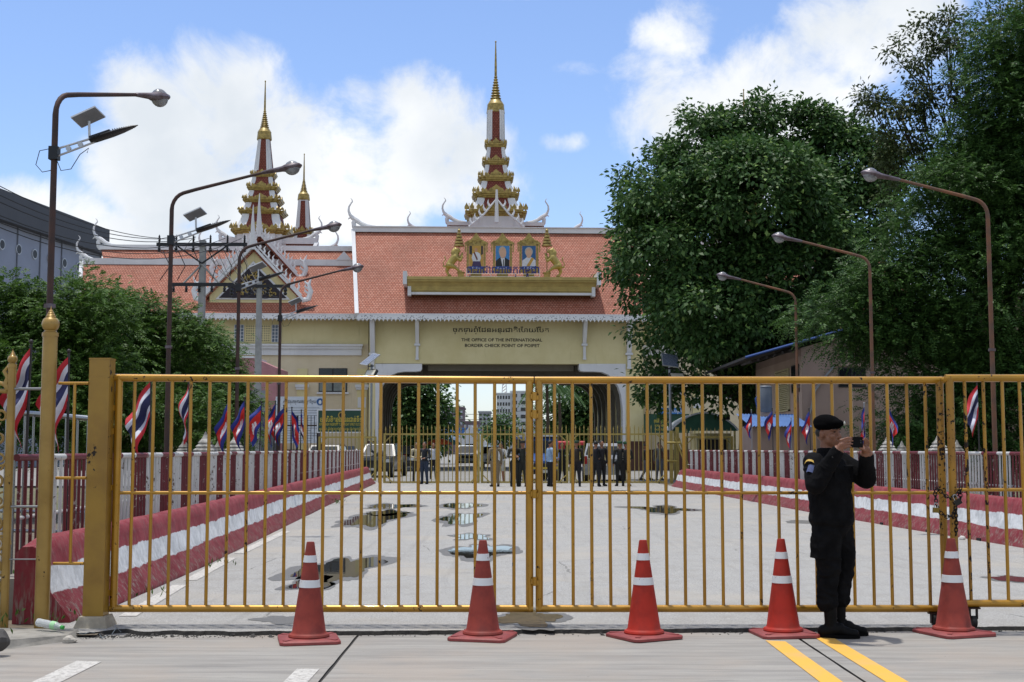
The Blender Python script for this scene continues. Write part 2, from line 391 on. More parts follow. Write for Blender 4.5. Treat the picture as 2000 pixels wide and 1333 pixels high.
# puddles and the damp margin round each
t = NT('standing water'); t.base(c4(.022, .021, .018)).set(rough=.015, spec=.5, ior=1.33); t.bump(t.noise(9, 2), .015, .01); M_WATER = t.mat
t = NT('muddy water'); t.base(t.mix(t.ramp(t.noise(14, 5), .35, .7), hexc('#4a4030'), hexc('#6a5c45'))).set(rough=.08, ior=1.33); M_MUD = t.mat
t = NT('damp asphalt'); t.base(t.mix(t.ramp(t.noise(150, 3, .7), .36, .66), hexc('#4d4c49'), hexc('#72706b'))).set(rough=.6); t.bump(t.noise(170, 3), .4, .005); M_DAMP = t.mat
def puddle(px, py, w, h, seed, mat=M_WATER, damp=1.3, wob=.75):
    c = G(px, py, .03); a = G(px - w / 2, py, .03); f_, nr = G(px, py - h / 2, .03), G(px, py + h / 2, .03); rx = (c.x - a.x); ry = (f_.y - nr.y) / 2; cy = (f_.y + nr.y) / 2
    for k, m_, z in ((damp, M_DAMP, .0345), (1, mat, .0375)):
        if m_ is None: continue
        g = MB(); P = []
        for i in range(160):
            a_ = 2 * pi * i / 160; r = 1 + wob * mnoise.noise((cos(a_) * 1.3 + seed, sin(a_) * 1.3, seed * 2.1)) + .25 * mnoise.noise((cos(a_) * 3.4 + seed, sin(a_) * 3.4, 7 + (k > 1) * .4)) + .07 * mnoise.noise((cos(a_) * 12 + seed, sin(a_) * 12, k))
            P.append((c.x + cos(a_) * rx * r * k, cy + sin(a_) * ry * r * k, z))
        g.add(P, [tuple(range(160))]); tag(g.obj('puddle' if m_ is mat else 'wet_patch', m_, smooth=0), kind='structure')
for a in [(668, 1112, 120, 46, 1), (610, 1142, 75, 30, 21), (728, 1015, 90, 26, 2), (755, 1003, 70, 10, 22), (765, 990, 85, 9, 3), (897, 988, 62, 9, 4), (905, 1014, 66, 20, 5), (920, 1050, 60, 10, 6), (942, 1078, 98, 24, 7), (1300, 995, 100, 12, 8), (1975, 1132, 60, 12, 9)]: puddle(*a)
puddle(1028, 1210, 118, 28, 12, M_MUD); puddle(545, 1212, 90, 16, 13, None, 1); puddle(1590, 1020, 90, 8, 14, None, 1); puddle(1215, 962, 120, 6, 15)
# ================================================================== GATES
GOLD = chipped('gold gate paint', '#b08120', '#99701c', '#2a1509', .30, .35, .66, 26, coat=.3)
GOLD_R = chipped('gold gate paint gone to rust', '#a67a22', '#87601a', '#1d0e07', .45, .2, .58, 34, coat=.1)
GOLD_B = chipped('bright gold post paint', '#9c7d3c', '#86682c', '#2b1a0c', .42, .3, .68, 20)
GOLD_FAR = simple('dull gold far gate paint', '#a89550', .5, .2, .2)
bar_mesh = {}
def bar(parent, x, z0, z1, r, mat, y=0, seg=12):
    key = (round(r, 4), mat.name, seg)
    if key not in bar_mesh:
        g = MB(); g.tube([(0, 0, 0), (0, 0, 1)], r, seg); o = g.obj('bar', mat); bar_mesh[key] = o.data; bpy.data.objects.remove(o)
    return link_mesh('bar', bar_mesh[key], parent, (x + rnd.gauss(0, .0015), y, z0), (rnd.gauss(0, .0015), rnd.gauss(0, .0022), rnd.uniform(0, 6.28)), (1, 1, z1 - z0))
def rod(name, parent, a, b, r, mat, seg=14):
    g = MB(); g.tube([a, b], r, seg); return g.obj(name, mat, parent)
def gate_leaf(label, X0, X1, Yg, zb, zt, zm, nb, rusty=(), group=None, sag=0):
    t = thing('gate_leaf', label, 'gate', (X0, Yg, 0), 0); w = X1 - X0
    g = MB(); g.tube([(.0, 0, zb), (w, 0, zb)], .030, 16); g.obj('bottom_rail', GOLD, t)
    g = MB(); g.tube([(-.006, 0, zt), (w + .006, 0, zt + sag)], .031, 16); g.obj('top_rail', GOLD, t)
    rod('middle_rail', t, (0, 0, zm), (w, 0, zm), .0145, GOLD)
    for i, x in enumerate((.029, w - .029)): rod('end_post', t, (x, 0, zb - .012), (x, 0, zt + .012 + sag * (x > .5)), .031, GOLD_R if ('post', i) in rusty else GOLD, 16)
    for i in range(nb):
        x = w * (i + 1) / (nb + 1); bar(t, x, zb, zt + sag * x / w, .0138, GOLD_R if i in rusty else GOLD)
    return t
GY = 10.5
def gx(px): return W(px, 900, GY).x
zt_, zb_, zm_ = ZY(743, GY), ZY(1189, GY), ZY(963, GY)
A = gate_leaf('yellow barred gate leaf hinged to the square gold pillar', gx(222), gx(1041), GY, zb_, zt_ + .02, zm_, 21, sag=-.02)
Bq = gate_leaf('yellow barred gate leaf chained shut, behind the man in black', gx(1046), gx(1846), GY, zb_, zt_, zm_, 21, rusty=(19, 20, ('post', 1)))
Y3 = 10.34
C3 = gate_leaf('yellow barred gate leaf with rusted bars, chained at its end post', W(1852, 900, Y3).x, W(1852, 900, Y3).x + 3.3, Y3, ZY(1179, Y3), ZY(739, Y3), ZY(957, Y3), 21, rusty=(0, 1, ('post', 0)))
for t_, yy, ex in ((A, (800, 845, 955, 1160), 0), (A, (775, 810, 965, 1135), 1)):
    for y in yy:
        z = ZY(y, GY); wd = gx(1041) - gx(222)
        g = MB()
        if ex: g.tube([(wd + .012, -.035, z - .035), (wd + .012, -.035, z + .035)], .021, 12); g.box((wd - .005, -.02, z), (.03, .05, .04)); g.box((wd + .03, -.02, z - .01), (.03, .05, .035))
        else: g.tube([(-.045, -.03, z - .03), (-.045, -.03, z + .04)], .02, 12); g.box((-.09, -.03, z - .02), (.09, .02, .075)); g.box((-.02, -.02, z + .01), (.05, .03, .045))
        g.obj('hinge', GOLD, t_)
M_RUB = simple('caster rubber', '#1c1a19', .7); M_RUST = simple('rusty iron', '#3a2318', .75, .3, .4, 30, .3)
for t_, px, Yc in ((Bq, 1817, GY), (C3, 1892, Y3)):
    x = W(px, 900, Yc).x - t_.location.x; zb = zb_ if t_ is Bq else ZY(1179, Y3); g = MB()
    g.box((x, 0, zb - .036), (.10, .06, .012)); g.box((x - .028, 0, zb - .08), (.006, .045, .08)); g.box((x + .028, 0, zb - .08), (.006, .045, .08)); cs = g.obj('caster_fork', M_RUST, t_)
    g = MB(); zc = .032 + .047; g.tube([(x - .018, 0, zc), (x + .018, 0, zc)], .047, 20); g.obj('caster_wheel', M_RUB, cs)
# square hinge pillar on its concrete foot
px0 = W(187, 1200, 10.42).x
t = thing('gate_pillar', 'square gold painted steel pillar on a cracked concrete foot', 'pillar', (px0, 10.42, 0))
g = MB(); hz = ZY(703, 10.42); g.box((0, 0, (hz + .1) / 2), (.165, .15, hz - .1)); g.box((0, 0, hz + .004), (.172, .157, .012)); g.box((.0, 0, hz - .14), (.169, .154, .006))
o = g.obj('shaft', chipped('ochre pillar paint', '#93701f', '#7f5d16', '#1c1008', .42, .1, .655, 11, coat=.15), t)
g = MB(); g.box((0, 0, .055), (.30, .30, .13), None, .68); o = g.obj('concrete_foot', simple('crumbling concrete', '#a89e8c', .95, 0, .35, 9, .6, 25), t)
# two round posts with lotus finials
def round_post(px, ybase, ytop, r, label, wy):
    b = G(px, ybase); t = thing('round_post', label, 'post', (b.x, wy, 0)); H = ZY(ytop, wy); k = r / .058; hs = H - .21 * k
    g = MB(); g.lathe([(r, -.02), (r, hs - .03), (r * 1.12, hs - .03), (r * 1.12, hs), (r * .9, hs + .004)], 24); g.obj('shaft', GOLD_B, t)
    pr = [(.85, 0), (.9, .008), (.78, .02), (.98, .032), (1.14, .05), (1.2, .072), (1.14, .092), (.95, .112), (.62, .126), (.72, .130), (.55, .140), (.60, .144), (.44, .154), (.48, .158), (.33, .168), (.36, .172), (.2, .184), (.1, .195), (.03, .22)]
    g = MB(); g.lathe([(a * r, hs + z * k) for a, z in pr], 24); g.obj('finial', GOLD_B, t); return t
rp1 = round_post(97, 1230, 600, .058, 'tall round gold post with onion finial beside the square pillar', 10.28)
rp2 = round_post(34, 1226, 683, .033, 'thin round gold post with small lotus finial by scrolled fence', 10.30)
# short barred infill between round post and pillar, and iron ties
t = thing('infill_grille', 'narrow yellow barred infill between round post and square pillar', 'grille', (rp1.location.x + .058, 10.34, 0)); wd = px0 - .083 - rp1.location.x - .058
for y in (749, 934, 1101): rod('rail', t, (0, 0, ZY(y, 10.34)), (wd, 0, ZY(y, 10.34)), .0125, GOLD)
bar(t, wd * .56, ZY(1101, 10.34), ZY(749, 10.34), .0125, GOLD)
for i, y in enumerate((760, 990, 1093)):
    tag(rod('steel_tie', None, (rp2.location.x + .03, 10.29, ZY(y, 10.29)), (rp1.location.x - .055, 10.29, ZY(y, 10.29)), (.012, .011, .006)[i], simple('bare steel', '#8d8b88', .3, .9)),
        ['upper bare steel tie rod between the two round posts', 'middle steel tie rod between the two round posts', 'thin lowest tie wire between the two round posts'][i], 'tie rod')
# scrolled ornamental fence panel running off to the side
xr = W(18, 900, 10.3).x; t = thing('scroll_fence', 'ornate gold fence panel with cast scrollwork and crest', 'fence', (xr, 10.3, 0)); zt2 = ZY(762, 10.3)
rod('end_post', t, (0, 0, 0), (0, 0, zt2), .021, GOLD_B); rod('top_rail', t, (.02, 0, zt2 - .01), (-1.5, 0, zt2 - .01), .02, GOLD_B); rod('bottom_rail', t, (0, 0, .2), (-1.5, 0, .2), .015, GOLD_B)
def scroll(r, turns=1.5, n=26, flip=1): return [Vector((flip * r * (1 - i / n * .8) * cos(2 * pi * turns * i / n), 0, r * (1 - i / n * .8) * sin(2 * pi * turns * i / n))) for i in range(n)]
sm = MB(); sm.tube(scroll(.062), [.012] * 14 + [.009] * 12, 6); sm.tube([(.06, 0, 0), (.05, 0, .07), (.0, 0, .11), (-.04, 0, .10)], .009, 6); so = sm.obj('scroll', GOLD_B); sd = so.data; bpy.data.objects.remove(so)
for i in range(6):
    for j, z in enumerate([.35 + .17 * k for k in range(9)]): link_mesh('scroll', sd, t, (-.075 - .19 * i - (.02 if j % 2 else 0), 0, z), (0, .6 * j, 0), (1 if j % 2 else -1, 1, 1))
    rod('stile', t, (-.17 - .19 * i, 0, .2), (-.17 - .19 * i, 0, zt2), .008, GOLD_B)
g = MB(); g.tube([(-.02, 0, zt2), (-.05, 0, zt2 + .05), (-.03, 0, zt2 + .10), (-.06, 0, zt2 + .15), (-.03, 0, zt2 + .19), (-.012, 0, zt2 + .17)], [.03, .025, .022, .02, .014, .006], 8); g.tube([(-.05, 0, zt2 + .04), (-.11, 0, zt2 + .06), (-.12, 0, zt2 + .02)], [.02, .016, .01], 8); g.obj('crest', GOLD_B, t)
# chain and padlocks
M_CHAIN = simple('black oiled chain steel', '#191715', .45, .7, .3, 30)
def chain(path, r=.013, w=.0042):
    P = [Vector(p) for p in path]; d = [0]
    for a, b in zip(P[:-1], P[1:]): d.append(d[-1] + (b - a).length)
    g = MB(); n = int(d[-1] / (r * 2.1)); k = 0
    for i in range(n):
        s_ = d[-1] * (i + .5) / n; j = max(q for q in range(len(d)) if d[q] <= s_); j = min(j, len(P) - 2); u = (s_ - d[j]) / max(d[j + 1] - d[j], 1e-6)
        c = P[j].lerp(P[j + 1], u); x, y, dn = frame(P[j + 1] - P[j]); nn = x if i % 2 else y
        g.tube([c + dn * cos(2 * pi * q / 12) * r * 1.5 + nn * sin(2 * pi * q / 12) * r for q in range(12)], w, 6, closed=True)
    return g
pz = lambda px, py, dy=0: W(px, py, 10.30 + dy)
ch = chain([pz(1826, 962), pz(1832, 955, -.02), pz(1845, 968, -.03), pz(1858, 975, -.03), pz(1868, 968, -.02), pz(1876, 955), pz(1876, 975, -.02), pz(1864, 985, -.03)])
ch.v += []; c2_ = chain([pz(1826, 962, .02), pz(1829, 985), pz(1834, 1000, -.02), pz(1848, 1010, -.03), pz(1862, 1006, -.03), pz(1867, 990, -.02)]); ch.add(c2_.v, c2_.f)
c3_ = chain([pz(1866, 990), pz(1868, 1020), pz(1867, 1046)]); ch.add(c3_.v, c3_.f)
tag(ch.obj('lock_chain', M_CHAIN), 'heavy black chain looped round the two rusted gate posts', 'chain')
def padlock(px, py, s_, rz, body, label):
    p = pz(px, py, -.045); t = thing('padlock', label, 'padlock', p, 0); g = MB(); g.box((0, 0, 0), (.055 * s_, .024, .046 * s_), rotm(0, rz, 0)); g.obj('body', body, t)
    g = MB(); M = rotm(0, rz, 0); g.tube([M @ Vector((cos(a) * .017 * s_, 0, .022 * s_ + .028 * s_ * (sin(a) > .01) * 1 + sin(a) * .017 * s_)) for a in [pi * k / 8 for k in range(9)]], .0045, 8); g.obj('shackle', simple('chromed shackle', '#9a9894', .25, 1), t)
padlock(1828, 997, .85, .05, simple('old brass', '#7a6530', .4, .8), 'small brass padlock hanging from the gate chain'); padlock(1871, 981, .95, -.5, simple('dark steel lock', '#2d2b29', .4, .7), 'dark steel padlock tilted on the gate chain')
# ================================================================== CONES
def m_cone(name, c, c2):
    t = NT(name); n = t.noise(5, 6, .65); sc_ = t.noise(14, 5, .7, vec=t.mapping((1, 1, .25)))
    cc = t.mix(t.ramp(n, .35, .68), hexc(c), hexc(c2)); cc = t.mix(t.math('MULTIPLY', t.ramp(sc_, .58, .75), .35), cc, hexc('#5a3530')); cc = t.mix(t.math('MULTIPLY', t.ramp(t.noise(3.0, 7, .75), .5, .72), .4), cc, hexc('#6b4a42')); t.base(cc).set(rough=.6, spec=.25); t.bump(n, .2, .02); return t.mat
CONE_A, CONE_B = m_cone('fresh orange red cone rubber', '#a3291b', '#8a2419'), m_cone('scuffed faded cone rubber', '#8c3a30', '#74302a')
BASE_M = simple('cone base rubber', '#8f3f3c', .6, 0, .3, 10, .3)
t_ = NT('retroreflective sleeve'); sc1 = t_.ramp(t_.noise(30, 4), .66, .7); t_.base(t_.mix(sc1, hexc('#c9cacb'), hexc('#7f6c66'))).set(rough=.35, spec=.6); BAND = t_.mat
def cone(px, py, label, mat, rz, k=1.0, dent=0):
    c = G(px, py); t = thing('traffic_cone', label, 'traffic cone', (c.x, c.y, .0), rz)
    t.rotation_euler = (rnd.gauss(0, .004), rnd.gauss(0, .004), rz); g = MB(); s_ = .225 * k
    oct_ = [(1, -.86), (1, .86), (.86, 1), (-.86, 1), (-1, .86), (-1, -.86), (-.86, -1), (.86, -1)]
    g.plan([(s_, .004), (s_, .022), (s_ * .97, .03), (s_ * .66, .036)], oct_)
    for a in range(4): g.box((cos(a * pi / 2 + pi / 4) * s_ * .98, sin(a * pi / 2 + pi / 4) * s_ * .98, .032), (.10, .035, .012), rotm(0, 0, a * pi / 2 + pi / 4))
    g.obj('base', BASE_M, t)
    R = lambda z: (.132 - (.132 - .030) * (z - .04) / .70) * k
    g = MB(); pr = [(.150 * k, .034), (.156 * k, .045), (.150 * k, .058), (.136 * k, .062), (R(.075), .075)] + [(R(z), z) for z in (.2, .35, .5, .65, .735)] + [(R(.745) * .93, .745), (R(.745) * .72, .742), (R(.745) * .7, .6)]
    g.lathe(pr, 40, cap=False)
    if dent:
        g.v = [(x * (1 - dent * max(0, mnoise.noise((atan2(y, x) * 1.2, z * 5, px)))), y * (1 - dent * max(0, mnoise.noise((atan2(y, x) * 1.2, z * 5, px)))), z) for x, y, z in g.v]
    g.obj('cone_body', mat, t)
    for z0, z1 in ((.405, .462), (.592, .645)):
        g = MB(); g.lathe([(R(z0) - .002, z0), (R(z0) + .0025, z0 + .001), (R(z1) + .0025, z1 - .001), (R(z1) - .002, z1)], 40, cap=False); g.obj('reflective_band', BAND, t)
cone(603, 1253, 'dull red traffic cone beside the slab joint, before the biggest puddle', CONE_B, .22); cone(943, 1247, 'dull red traffic cone standing in front of the muddy puddle', CONE_B, -.25)
cone(1258, 1246, 'bright red traffic cone standing alone before the middle of the chained leaf', CONE_A, .5); cone(1530, 1241, 'bright red traffic cone on the double yellow line beside the man', CONE_A, .12, 1.0)
cone(1863, 1239, 'scuffed dented traffic cone standing under the padlocks and chain', CONE_B, .35, 1.05, .16)
# ================================================================== BARRIERS AND RAILINGS
def m_barrier():
    t = NT('red and white barrier paint'); x, y, z = t.sep(); w = t.math('MULTIPLY', t.math('SUBTRACT', t.noise(2.5, 5, .65), .5), .10); zz = t.math('ADD', z, w)
    red = t.mix(t.ramp(t.noise(4, 5), .3, .7), hexc('#76222b'), hexc('#8c3d43')); wht = t.mix(t.ramp(t.noise(5, 6, .7), .35, .7), hexc('#cfd1d2'), hexc('#a9acae'))
    isw = t.math('MULTIPLY', t.math('MULTIPLY', t.ramp(zz, .262, .272), t.ramp(zz, .475, .487, 1, 0)), t.ramp(y, .005, .02)); c = t.mix(isw, red, wht)
    st = t.mapping((9, 9, 1.2)); wear = t.ramp(t.noise(2.6, 7, .72, vec=st), .50, .62); low = t.ramp(z, .05, .40, 1, .25)
    c = t.mix(t.math('MULTIPLY', t.math('MULTIPLY', wear, low), .8), c, hexc('#8f887c'))
    grime = t.math('MULTIPLY', t.ramp(t.noise(7, 7, .75, vec=t.mapping((2, 2, .6))), .5, .72), .45); c = t.mix(grime, c, hexc('#5a554f'))
    t.base(c).set(rough=.75, spec=.3); t.bump(t.noise(30, 5), .4, .01); return t.mat
M_BARR = m_barrier(); M_HOLE = simple('drain shadow', '#1b1a18', 1)
RW = chipped('flaking white railing paint', '#c4c3bf', '#adaca8', '#5a4a40', .55, 0, .63, 22, coat=0); RR = chipped('flaking dark red railing paint', '#66101b', '#530c15', '#9a8d86', .55, 0, .64, 24, coat=0)
M_PLINTH = simple('weathered plinth concrete', '#8c867c', .95, 0, .35, 4, .4, 20)
def barrier(FX, sgn, y0, y1, label, drains):
    n = int((y1 - y0) / .4); P0 = Vector((FX(y0), y0, 0)); t = thing('road_barrier', label, 'barrier', P0)
    prof = [(0, 0), (0, .07), (.17, .30), (.235, .60), (.27, .69), (.32, .72), (.41, .715), (.46, .66), (.47, .0)]
    def pr(i):
        Y = y0 + (y1 - y0) * i / (n - 1); e = min(1, (Y - y0) / .35 + .90) if Y - y0 < .3 else 1; e = e * (1 - .25 * max(0, (Y - y1 + .6) / .6))
        return [(FX(Y) + sgn * (o + .012 * mnoise.noise((o * 9, Y * 1.4, z * 4))) - P0.x, Y - y0, z * e + (.010 * mnoise.noise((Y * 2.2, z * 5, 3)) if z > 0 else 0)) for o, z in (prof if sgn < 0 else prof)]
    g = MB(); g.extr(pr, n)
    if sgn > 0: g.f = [f[::-1] for f in g.f]
    g.obj('barrier_wall', M_BARR, t, 50)
    for Y in drains:
        g = MB(); g.box((FX(Y) + sgn * .03 - P0.x, Y - y0, .05), (.08, .16, .05)); g.obj('drain_slot', M_HOLE, t, 0)
barrier(LX, -1, 10.62, 53, 'red and white painted concrete barrier beginning behind the square pillar', ())
barrier(RX, 1, 15.5, 48.6, 'red and white painted concrete barrier running behind the man in black', [16.2, 18.1, 20, 22, 24.2, 27, 30])
def railing(FX, sgn, y0, y1, label, grp, pitch):
    t = thing('bridge_railing', label, 'railing', (FX(y0) + sgn * .6, y0, 0)); O = t.location
    xo = lambda Y: FX(Y) + sgn * .60 - O.x
    pm = {}
    for nm, m_ in (('w', RW), ('r', RR)):
        g = MB(); g.tube([(0, 0, .34), (0, 0, 1.36)], .0165, 8, caps=False); o = g.obj('pipe', m_); pm[nm] = o.data; bpy.data.objects.remove(o)
    n = int((y1 - y0) / pitch); run = []; k = 0; c = 'r'
    while k < n:
        L_ = rnd.choice([4, 4, 5, 5, 6]); run.append((k, min(n, k + L_), c)); k += L_; c = 'w' if c == 'r' else 'r'
    for a, b, c in run:
        for i in range(a, b):
            Y = y0 + i * pitch; link_mesh('pipe', pm[c], t, (xo(Y), Y - y0, 0))
        g = MB(); ya, yb = y0 + (a - .5) * pitch, y0 + (b - .5) * pitch; g.tube([(xo(ya), ya - y0, 1.375), (xo(yb), yb - y0, 1.375)], .031, 10); g.obj('top_rail', RW if c == 'w' else RR, t)
    g = MB(); g.tube([(xo(y0) - sgn * .0, 0, .86), (xo(y1), y1 - y0, .86)], .017, 8); g.obj('middle_rail', RW, t)
    g = MB(); q = []
    for Y in (y0 - .1, y1): q += [(xo(Y) - .13, Y - y0, -.05), (xo(Y) + .13, Y - y0, -.05), (xo(Y) + .13, Y - y0, .36), (xo(Y) - .13, Y - y0, .36)]
    g.add(q, [(0, 1, 2, 3), (7, 6, 5, 4), (0, 4, 5, 1), (1, 5, 6, 2), (2, 6, 7, 3), (3, 7, 4, 0)]); g.obj('plinth', M_PLINTH, t, 0)
railing(LX, -1, 11.0, 52.6, 'red and white pipe railing on the tree-lined side, beneath the leafy hedge', None, .14)
railing(RX, 1, 18.5, 48.4, 'red and white pipe railing on the house side, before the taupe house', None, .112)
# parapet pillars with stepped lotus caps outside the railing
M_OLDW = simple('mildewed whitewash', '#b9b6ae', .9, 0, .55, 7, .5, 30, c2='#55524c')
def parapet(px, FX, sgn, label):
    u = (px - 1000) / F; Y = 20.
    for _ in range(30): Y = (FX(Y) + sgn * 1.0) / u
    t = thing('parapet_pillar', label, 'pillar', (FX(Y) + sgn * 1.0, Y, 0), -.045)
    sq = [(1, -1), (1, 1), (-1, 1), (-1, -1)]
    for dy, k, h in ((0, 1, 1.40), (1.15 * (-1 if sgn < 0 else -1), .72, 1.37)):
        g = MB(); g.plan([(.15 * k, -.05), (.15 * k, h - .06), (.185 * k, h - .05), (.185 * k, h - .01), (.14 * k, h)], sq, (0, dy, 0)); o = g.obj('shaft', M_OLDW, t, 0)
        g = MB(); g.plan([(.15 * k, h), (.16 * k, h + .03 * k), (.11 * k, h + .07 * k), (.125 * k, h + .09 * k), (.085 * k, h + .13 * k), (.095 * k, h + .15 * k), (.05 * k, h + .21 * k), (.03 * k, h + .26 * k), (.005, h + .33 * k)], sq, (0, dy, 0)); g.obj('lotus_cap', M_OLDW, t, 0)
parapet(403, LX, -1, 'whitewashed parapet pillar between the two rows of different flags'); parapet(461, LX, -1, 'whitewashed parapet pillar below the first blue and red flag')
parapet(1731, RX, 1, 'mildewed white parapet pillar below the half furled blue red flag'); parapet(1830, RX, 1, 'mildewed white parapet pillar close by the rusted gate posts')
# bare steel guard rail on the footway
t = thing('steel_guardrail', 'bare tubular steel guard rail on the footway under the trees', 'guardrail', (-5.35, 13.2, 0)); M_SS = simple('stainless tube', '#8e9296', .25, .95)
g = MB(); g.tube([(0, .5, 1.8), (.25, .12, 1.82), (.55, 0, 1.80), (1.02, -.02, 1.76)], .028, 12); g.obj('top_rail', M_SS, t); rod('lower_rail', t, (0, .3, .8), (1.02, -.02, .8), .018, M_SS); rod('lower_rail', t, (0, .3, .6), (1.02, -.02, .6), .018, M_SS)
for i in range(9): x = .06 + i * .118; rod('baluster', t, (x, .28 - .3 * min(1, x / .5), 0), (x, .28 - .3 * min(1, x / .5), 1.79), .012 if i % 4 else .022, M_SS, 8)
# left kerb, rubble and litter
M_KERB = simple('kerb concrete', '#98948b', .95, 0, .4, 6, .6, 22)
g = MB(); g.add([(-8, 8.35, 0), (-3.72, 9.35, 0), (-3.35, 9.85, 0), (-3.35, 10.12, 0), (-8, 10.2, 0), (-8, 8.35, .11), (-3.74, 9.37, .07), (-3.38, 9.86, .04), (-3.38, 10.12, .05), (-8, 10.2, .12)], [(0, 1, 6, 5), (1, 2, 7, 6), (2, 3, 8, 7), (3, 4, 9, 8), (5, 6, 7, 8, 9)]); tag(g.obj('kerb', M_KERB, smooth=0), kind='structure')
g = MB(); g.add([(-9, 10.1, .02), (-3.2, 10.02, .02), (-3.3, 10.6, .02), (-3.6, 11, .02), (-5.2, 30, .02), (-6.5, 54, .02), (-12, 54, .02), (-9, 10.6, .02)], [tuple(range(8))]); tag(g.obj('verge', simple('bare verge soil', '#6d6353', .95, 0, .4, 3, .6, 15), smooth=0), kind='structure')
g = MB(); g.add([(6.0, 49, .02), (7.6, 13, .02), (14, 13, .02), (12, 54, .02), (6, 54, .02)], [tuple(range(5))]); tag(g.obj('verge', MATS['bare verge soil'], smooth=0), kind='structure')
def rock(loc, r, seed, name, label, cat, mat):
    g = MB(); g.ball((0, 0, r[2] * .6), r, 12, 8); g.v = [tuple(Vector(p) * (1 + .35 * mnoise.noise((p[0] / r[0] + seed, p[1] / r[1], p[2] / r[2])))) for p in g.v]; tag(g.obj(name, mat, None, 20, loc), label, cat)
p = G(135, 1256); rock((p.x, p.y, 0), (.055, .04, .03), 1, 'concrete_chunk', 'pale broken concrete chunk beside the plastic bottle', 'rubble', simple('chalky rubble', '#b5afa4', .95, 0, .3, 20, .4))
p = G(12, 1282); rock((p.x - .05, p.y, .06), (.07, .06, .07), 4, 'kerb_stone', 'dark rounded stone lump standing on the kerb edge', 'stone', simple('dark stone', '#4c4a48', .9, 0, .3, 12, .4))
p = G(1487, 1055, .03); p = G(1880, 1055, .03); rock((p.x, p.y, .03), (.05, .04, .04), 6, 'crumpled_paper', 'crumpled white paper at the foot of the red barrier', 'litter', simple('white paper', '#cfcdc8', .8))
p = G(98, 1247); t = thing('plastic_bottle', 'empty clear plastic bottle with green cap lying by the kerb', 'bottle', (p.x, p.y - .02, .085), -.35)
tm = NT('thin clear plastic'); tm.base(c4(.75, .78, .78)).set(rough=.12, trans=.55, ior=1.2); g = MB()
pts = [(-.115, .02), (-.112, .03), (-.09, .032), (-.06, .029), (-.03, .032), (0, .029), (.03, .032), (.06, .031), (.085, .02), (.10, .013), (.108, .013)]
g.tube([(x, 0, .02 - x * .12) for x, r in pts], [r for x, r in pts], 18); g.obj('bottle_body', tm.mat, t); rod('cap', t, (.108, 0, .007), (.13, 0, .004), .0155, simple('green plastic', '#2f9a3c', .4)); rod('label_wrap', t, (.02, 0, .0178), (.062, 0, .0126), .0328, simple('pale green wrap', '#9fcf9c', .4), 18)
g = MB(); g.tube([G(155 + 9 * i, 1246 + 5 * sin(i * 1.3) + 3 * sin(i * 2.9)) + Vector((0, 0, .03 + .02 * sin(i))) for i in range(10)], .003, 6); tag(g.obj('loose_wire', simple('blue grey wire', '#56626a', .5)), 'thin loose wire curled on the ground by the pillar foot', 'wire')
# ================================================================== STREET LAMPS
M_POLE = simple('rust brown lamp pole', '#4a3028', .7, .1, .45, 3, .2, 40, c2='#2f2523'); M_POLE_R = simple('sun bleached rusty pole', '#7a5138', .75, .1, .45, 3, .2, 40, c2='#54443a')
M_LAMPB = simple('grey violet lamp housing', '#6a626b', .45, .2, .35, 8, c2='#4a3b3c'); tm = NT('clouded lamp bowl'); tm.base(t := tm.mix(tm.ramp(tm.noise(9, 4), .35, .7), hexc('#a7a9ac'), hexc('#76767a'))).set(rough=.25, trans=.35); M_BOWL = tm.mat
def lamp_proto(mat):
    t = thing('street_lamp', '', 'street lamp'); g = MB()
    H = 5.80; pts = [(0, 0, 0), (0, 0, H - .32)] + [(.26 * (1 - cos(a)), 0, H - .32 + .30 * sin(a)) for a in [radians(x) for x in (15, 30, 45, 60, 75)]] + [(.40, 0, H + .03), (1.55, 0, H + .33)]
    g.tube(pts, [.043, .037] + [.033] * 5 + [.031, .024], 12); g.box((0, 0, .01), (.22, .22, .03)); g.obj('pole', mat, t)
    g = MB(); g.box((0, 0, 3.15), (.095, .095, .05)); g.obj('collar', M_LAMPB, t)
    a0 = Vector((1.5, 0, H + .32)); d = Vector((1, 0, .20)).normalized(); P = lambda s_: a0 + d * s_
    g = MB(); g.tube([P(0), P(.03), P(.36), P(.42), P(.55), P(.66), P(.70)], [.03, .05, .085, .115, .125, .085, .02], 14, (1, .55)); hd = g.obj('lamp_head', M_LAMPB, t)
    g = MB(); g.ball(P(.53) - Vector((0, 0, .015)), (.135, .105, .125), 16, 10, rotm(0, -.2, 0)); g.v = [q for q in g.v]; g.obj('lamp_bowl', M_BOWL, hd)
    g = MB(); g.tube([P(.53) + Vector((cos(k * pi / 8) * .14, sin(k * pi / 8) * .11, cos(k * pi / 8) * .028)) for k in range(16)], .010, 6, closed=True); g.obj('rim', M_LAMPB, hd)
    return t
LP = lamp_proto(M_POLE); LPR = lamp_proto(M_POLE_R)
solL = {}
def lamp_at(i, px, Y, rz, proto, used, label):
    o = proto if not used else copy_tree(proto); o.location = (W(px, 700, Y).x, Y, 0); o.rotation_euler = (0, 0, rz); o['label'] = label; o['group'] = 'street lamps along the bridge'; return o
lamps = [lamp_at(0, 94, 15.2, radians(69), LP, 0, 'brown street lamp standing closest to the tall round gold post'), lamp_at(1, 329, 21.4, .02, LP, 1, 'brown street lamp rising beside the hanging red white blue flags'),
         lamp_at(2, 464, 27.2, .0, LP, 1, 'brown street lamp rising beside the first blue and red flag'), lamp_at(3, 546, 33.5, 0, LP, 1, 'brown street lamp in front of the white notice board')]
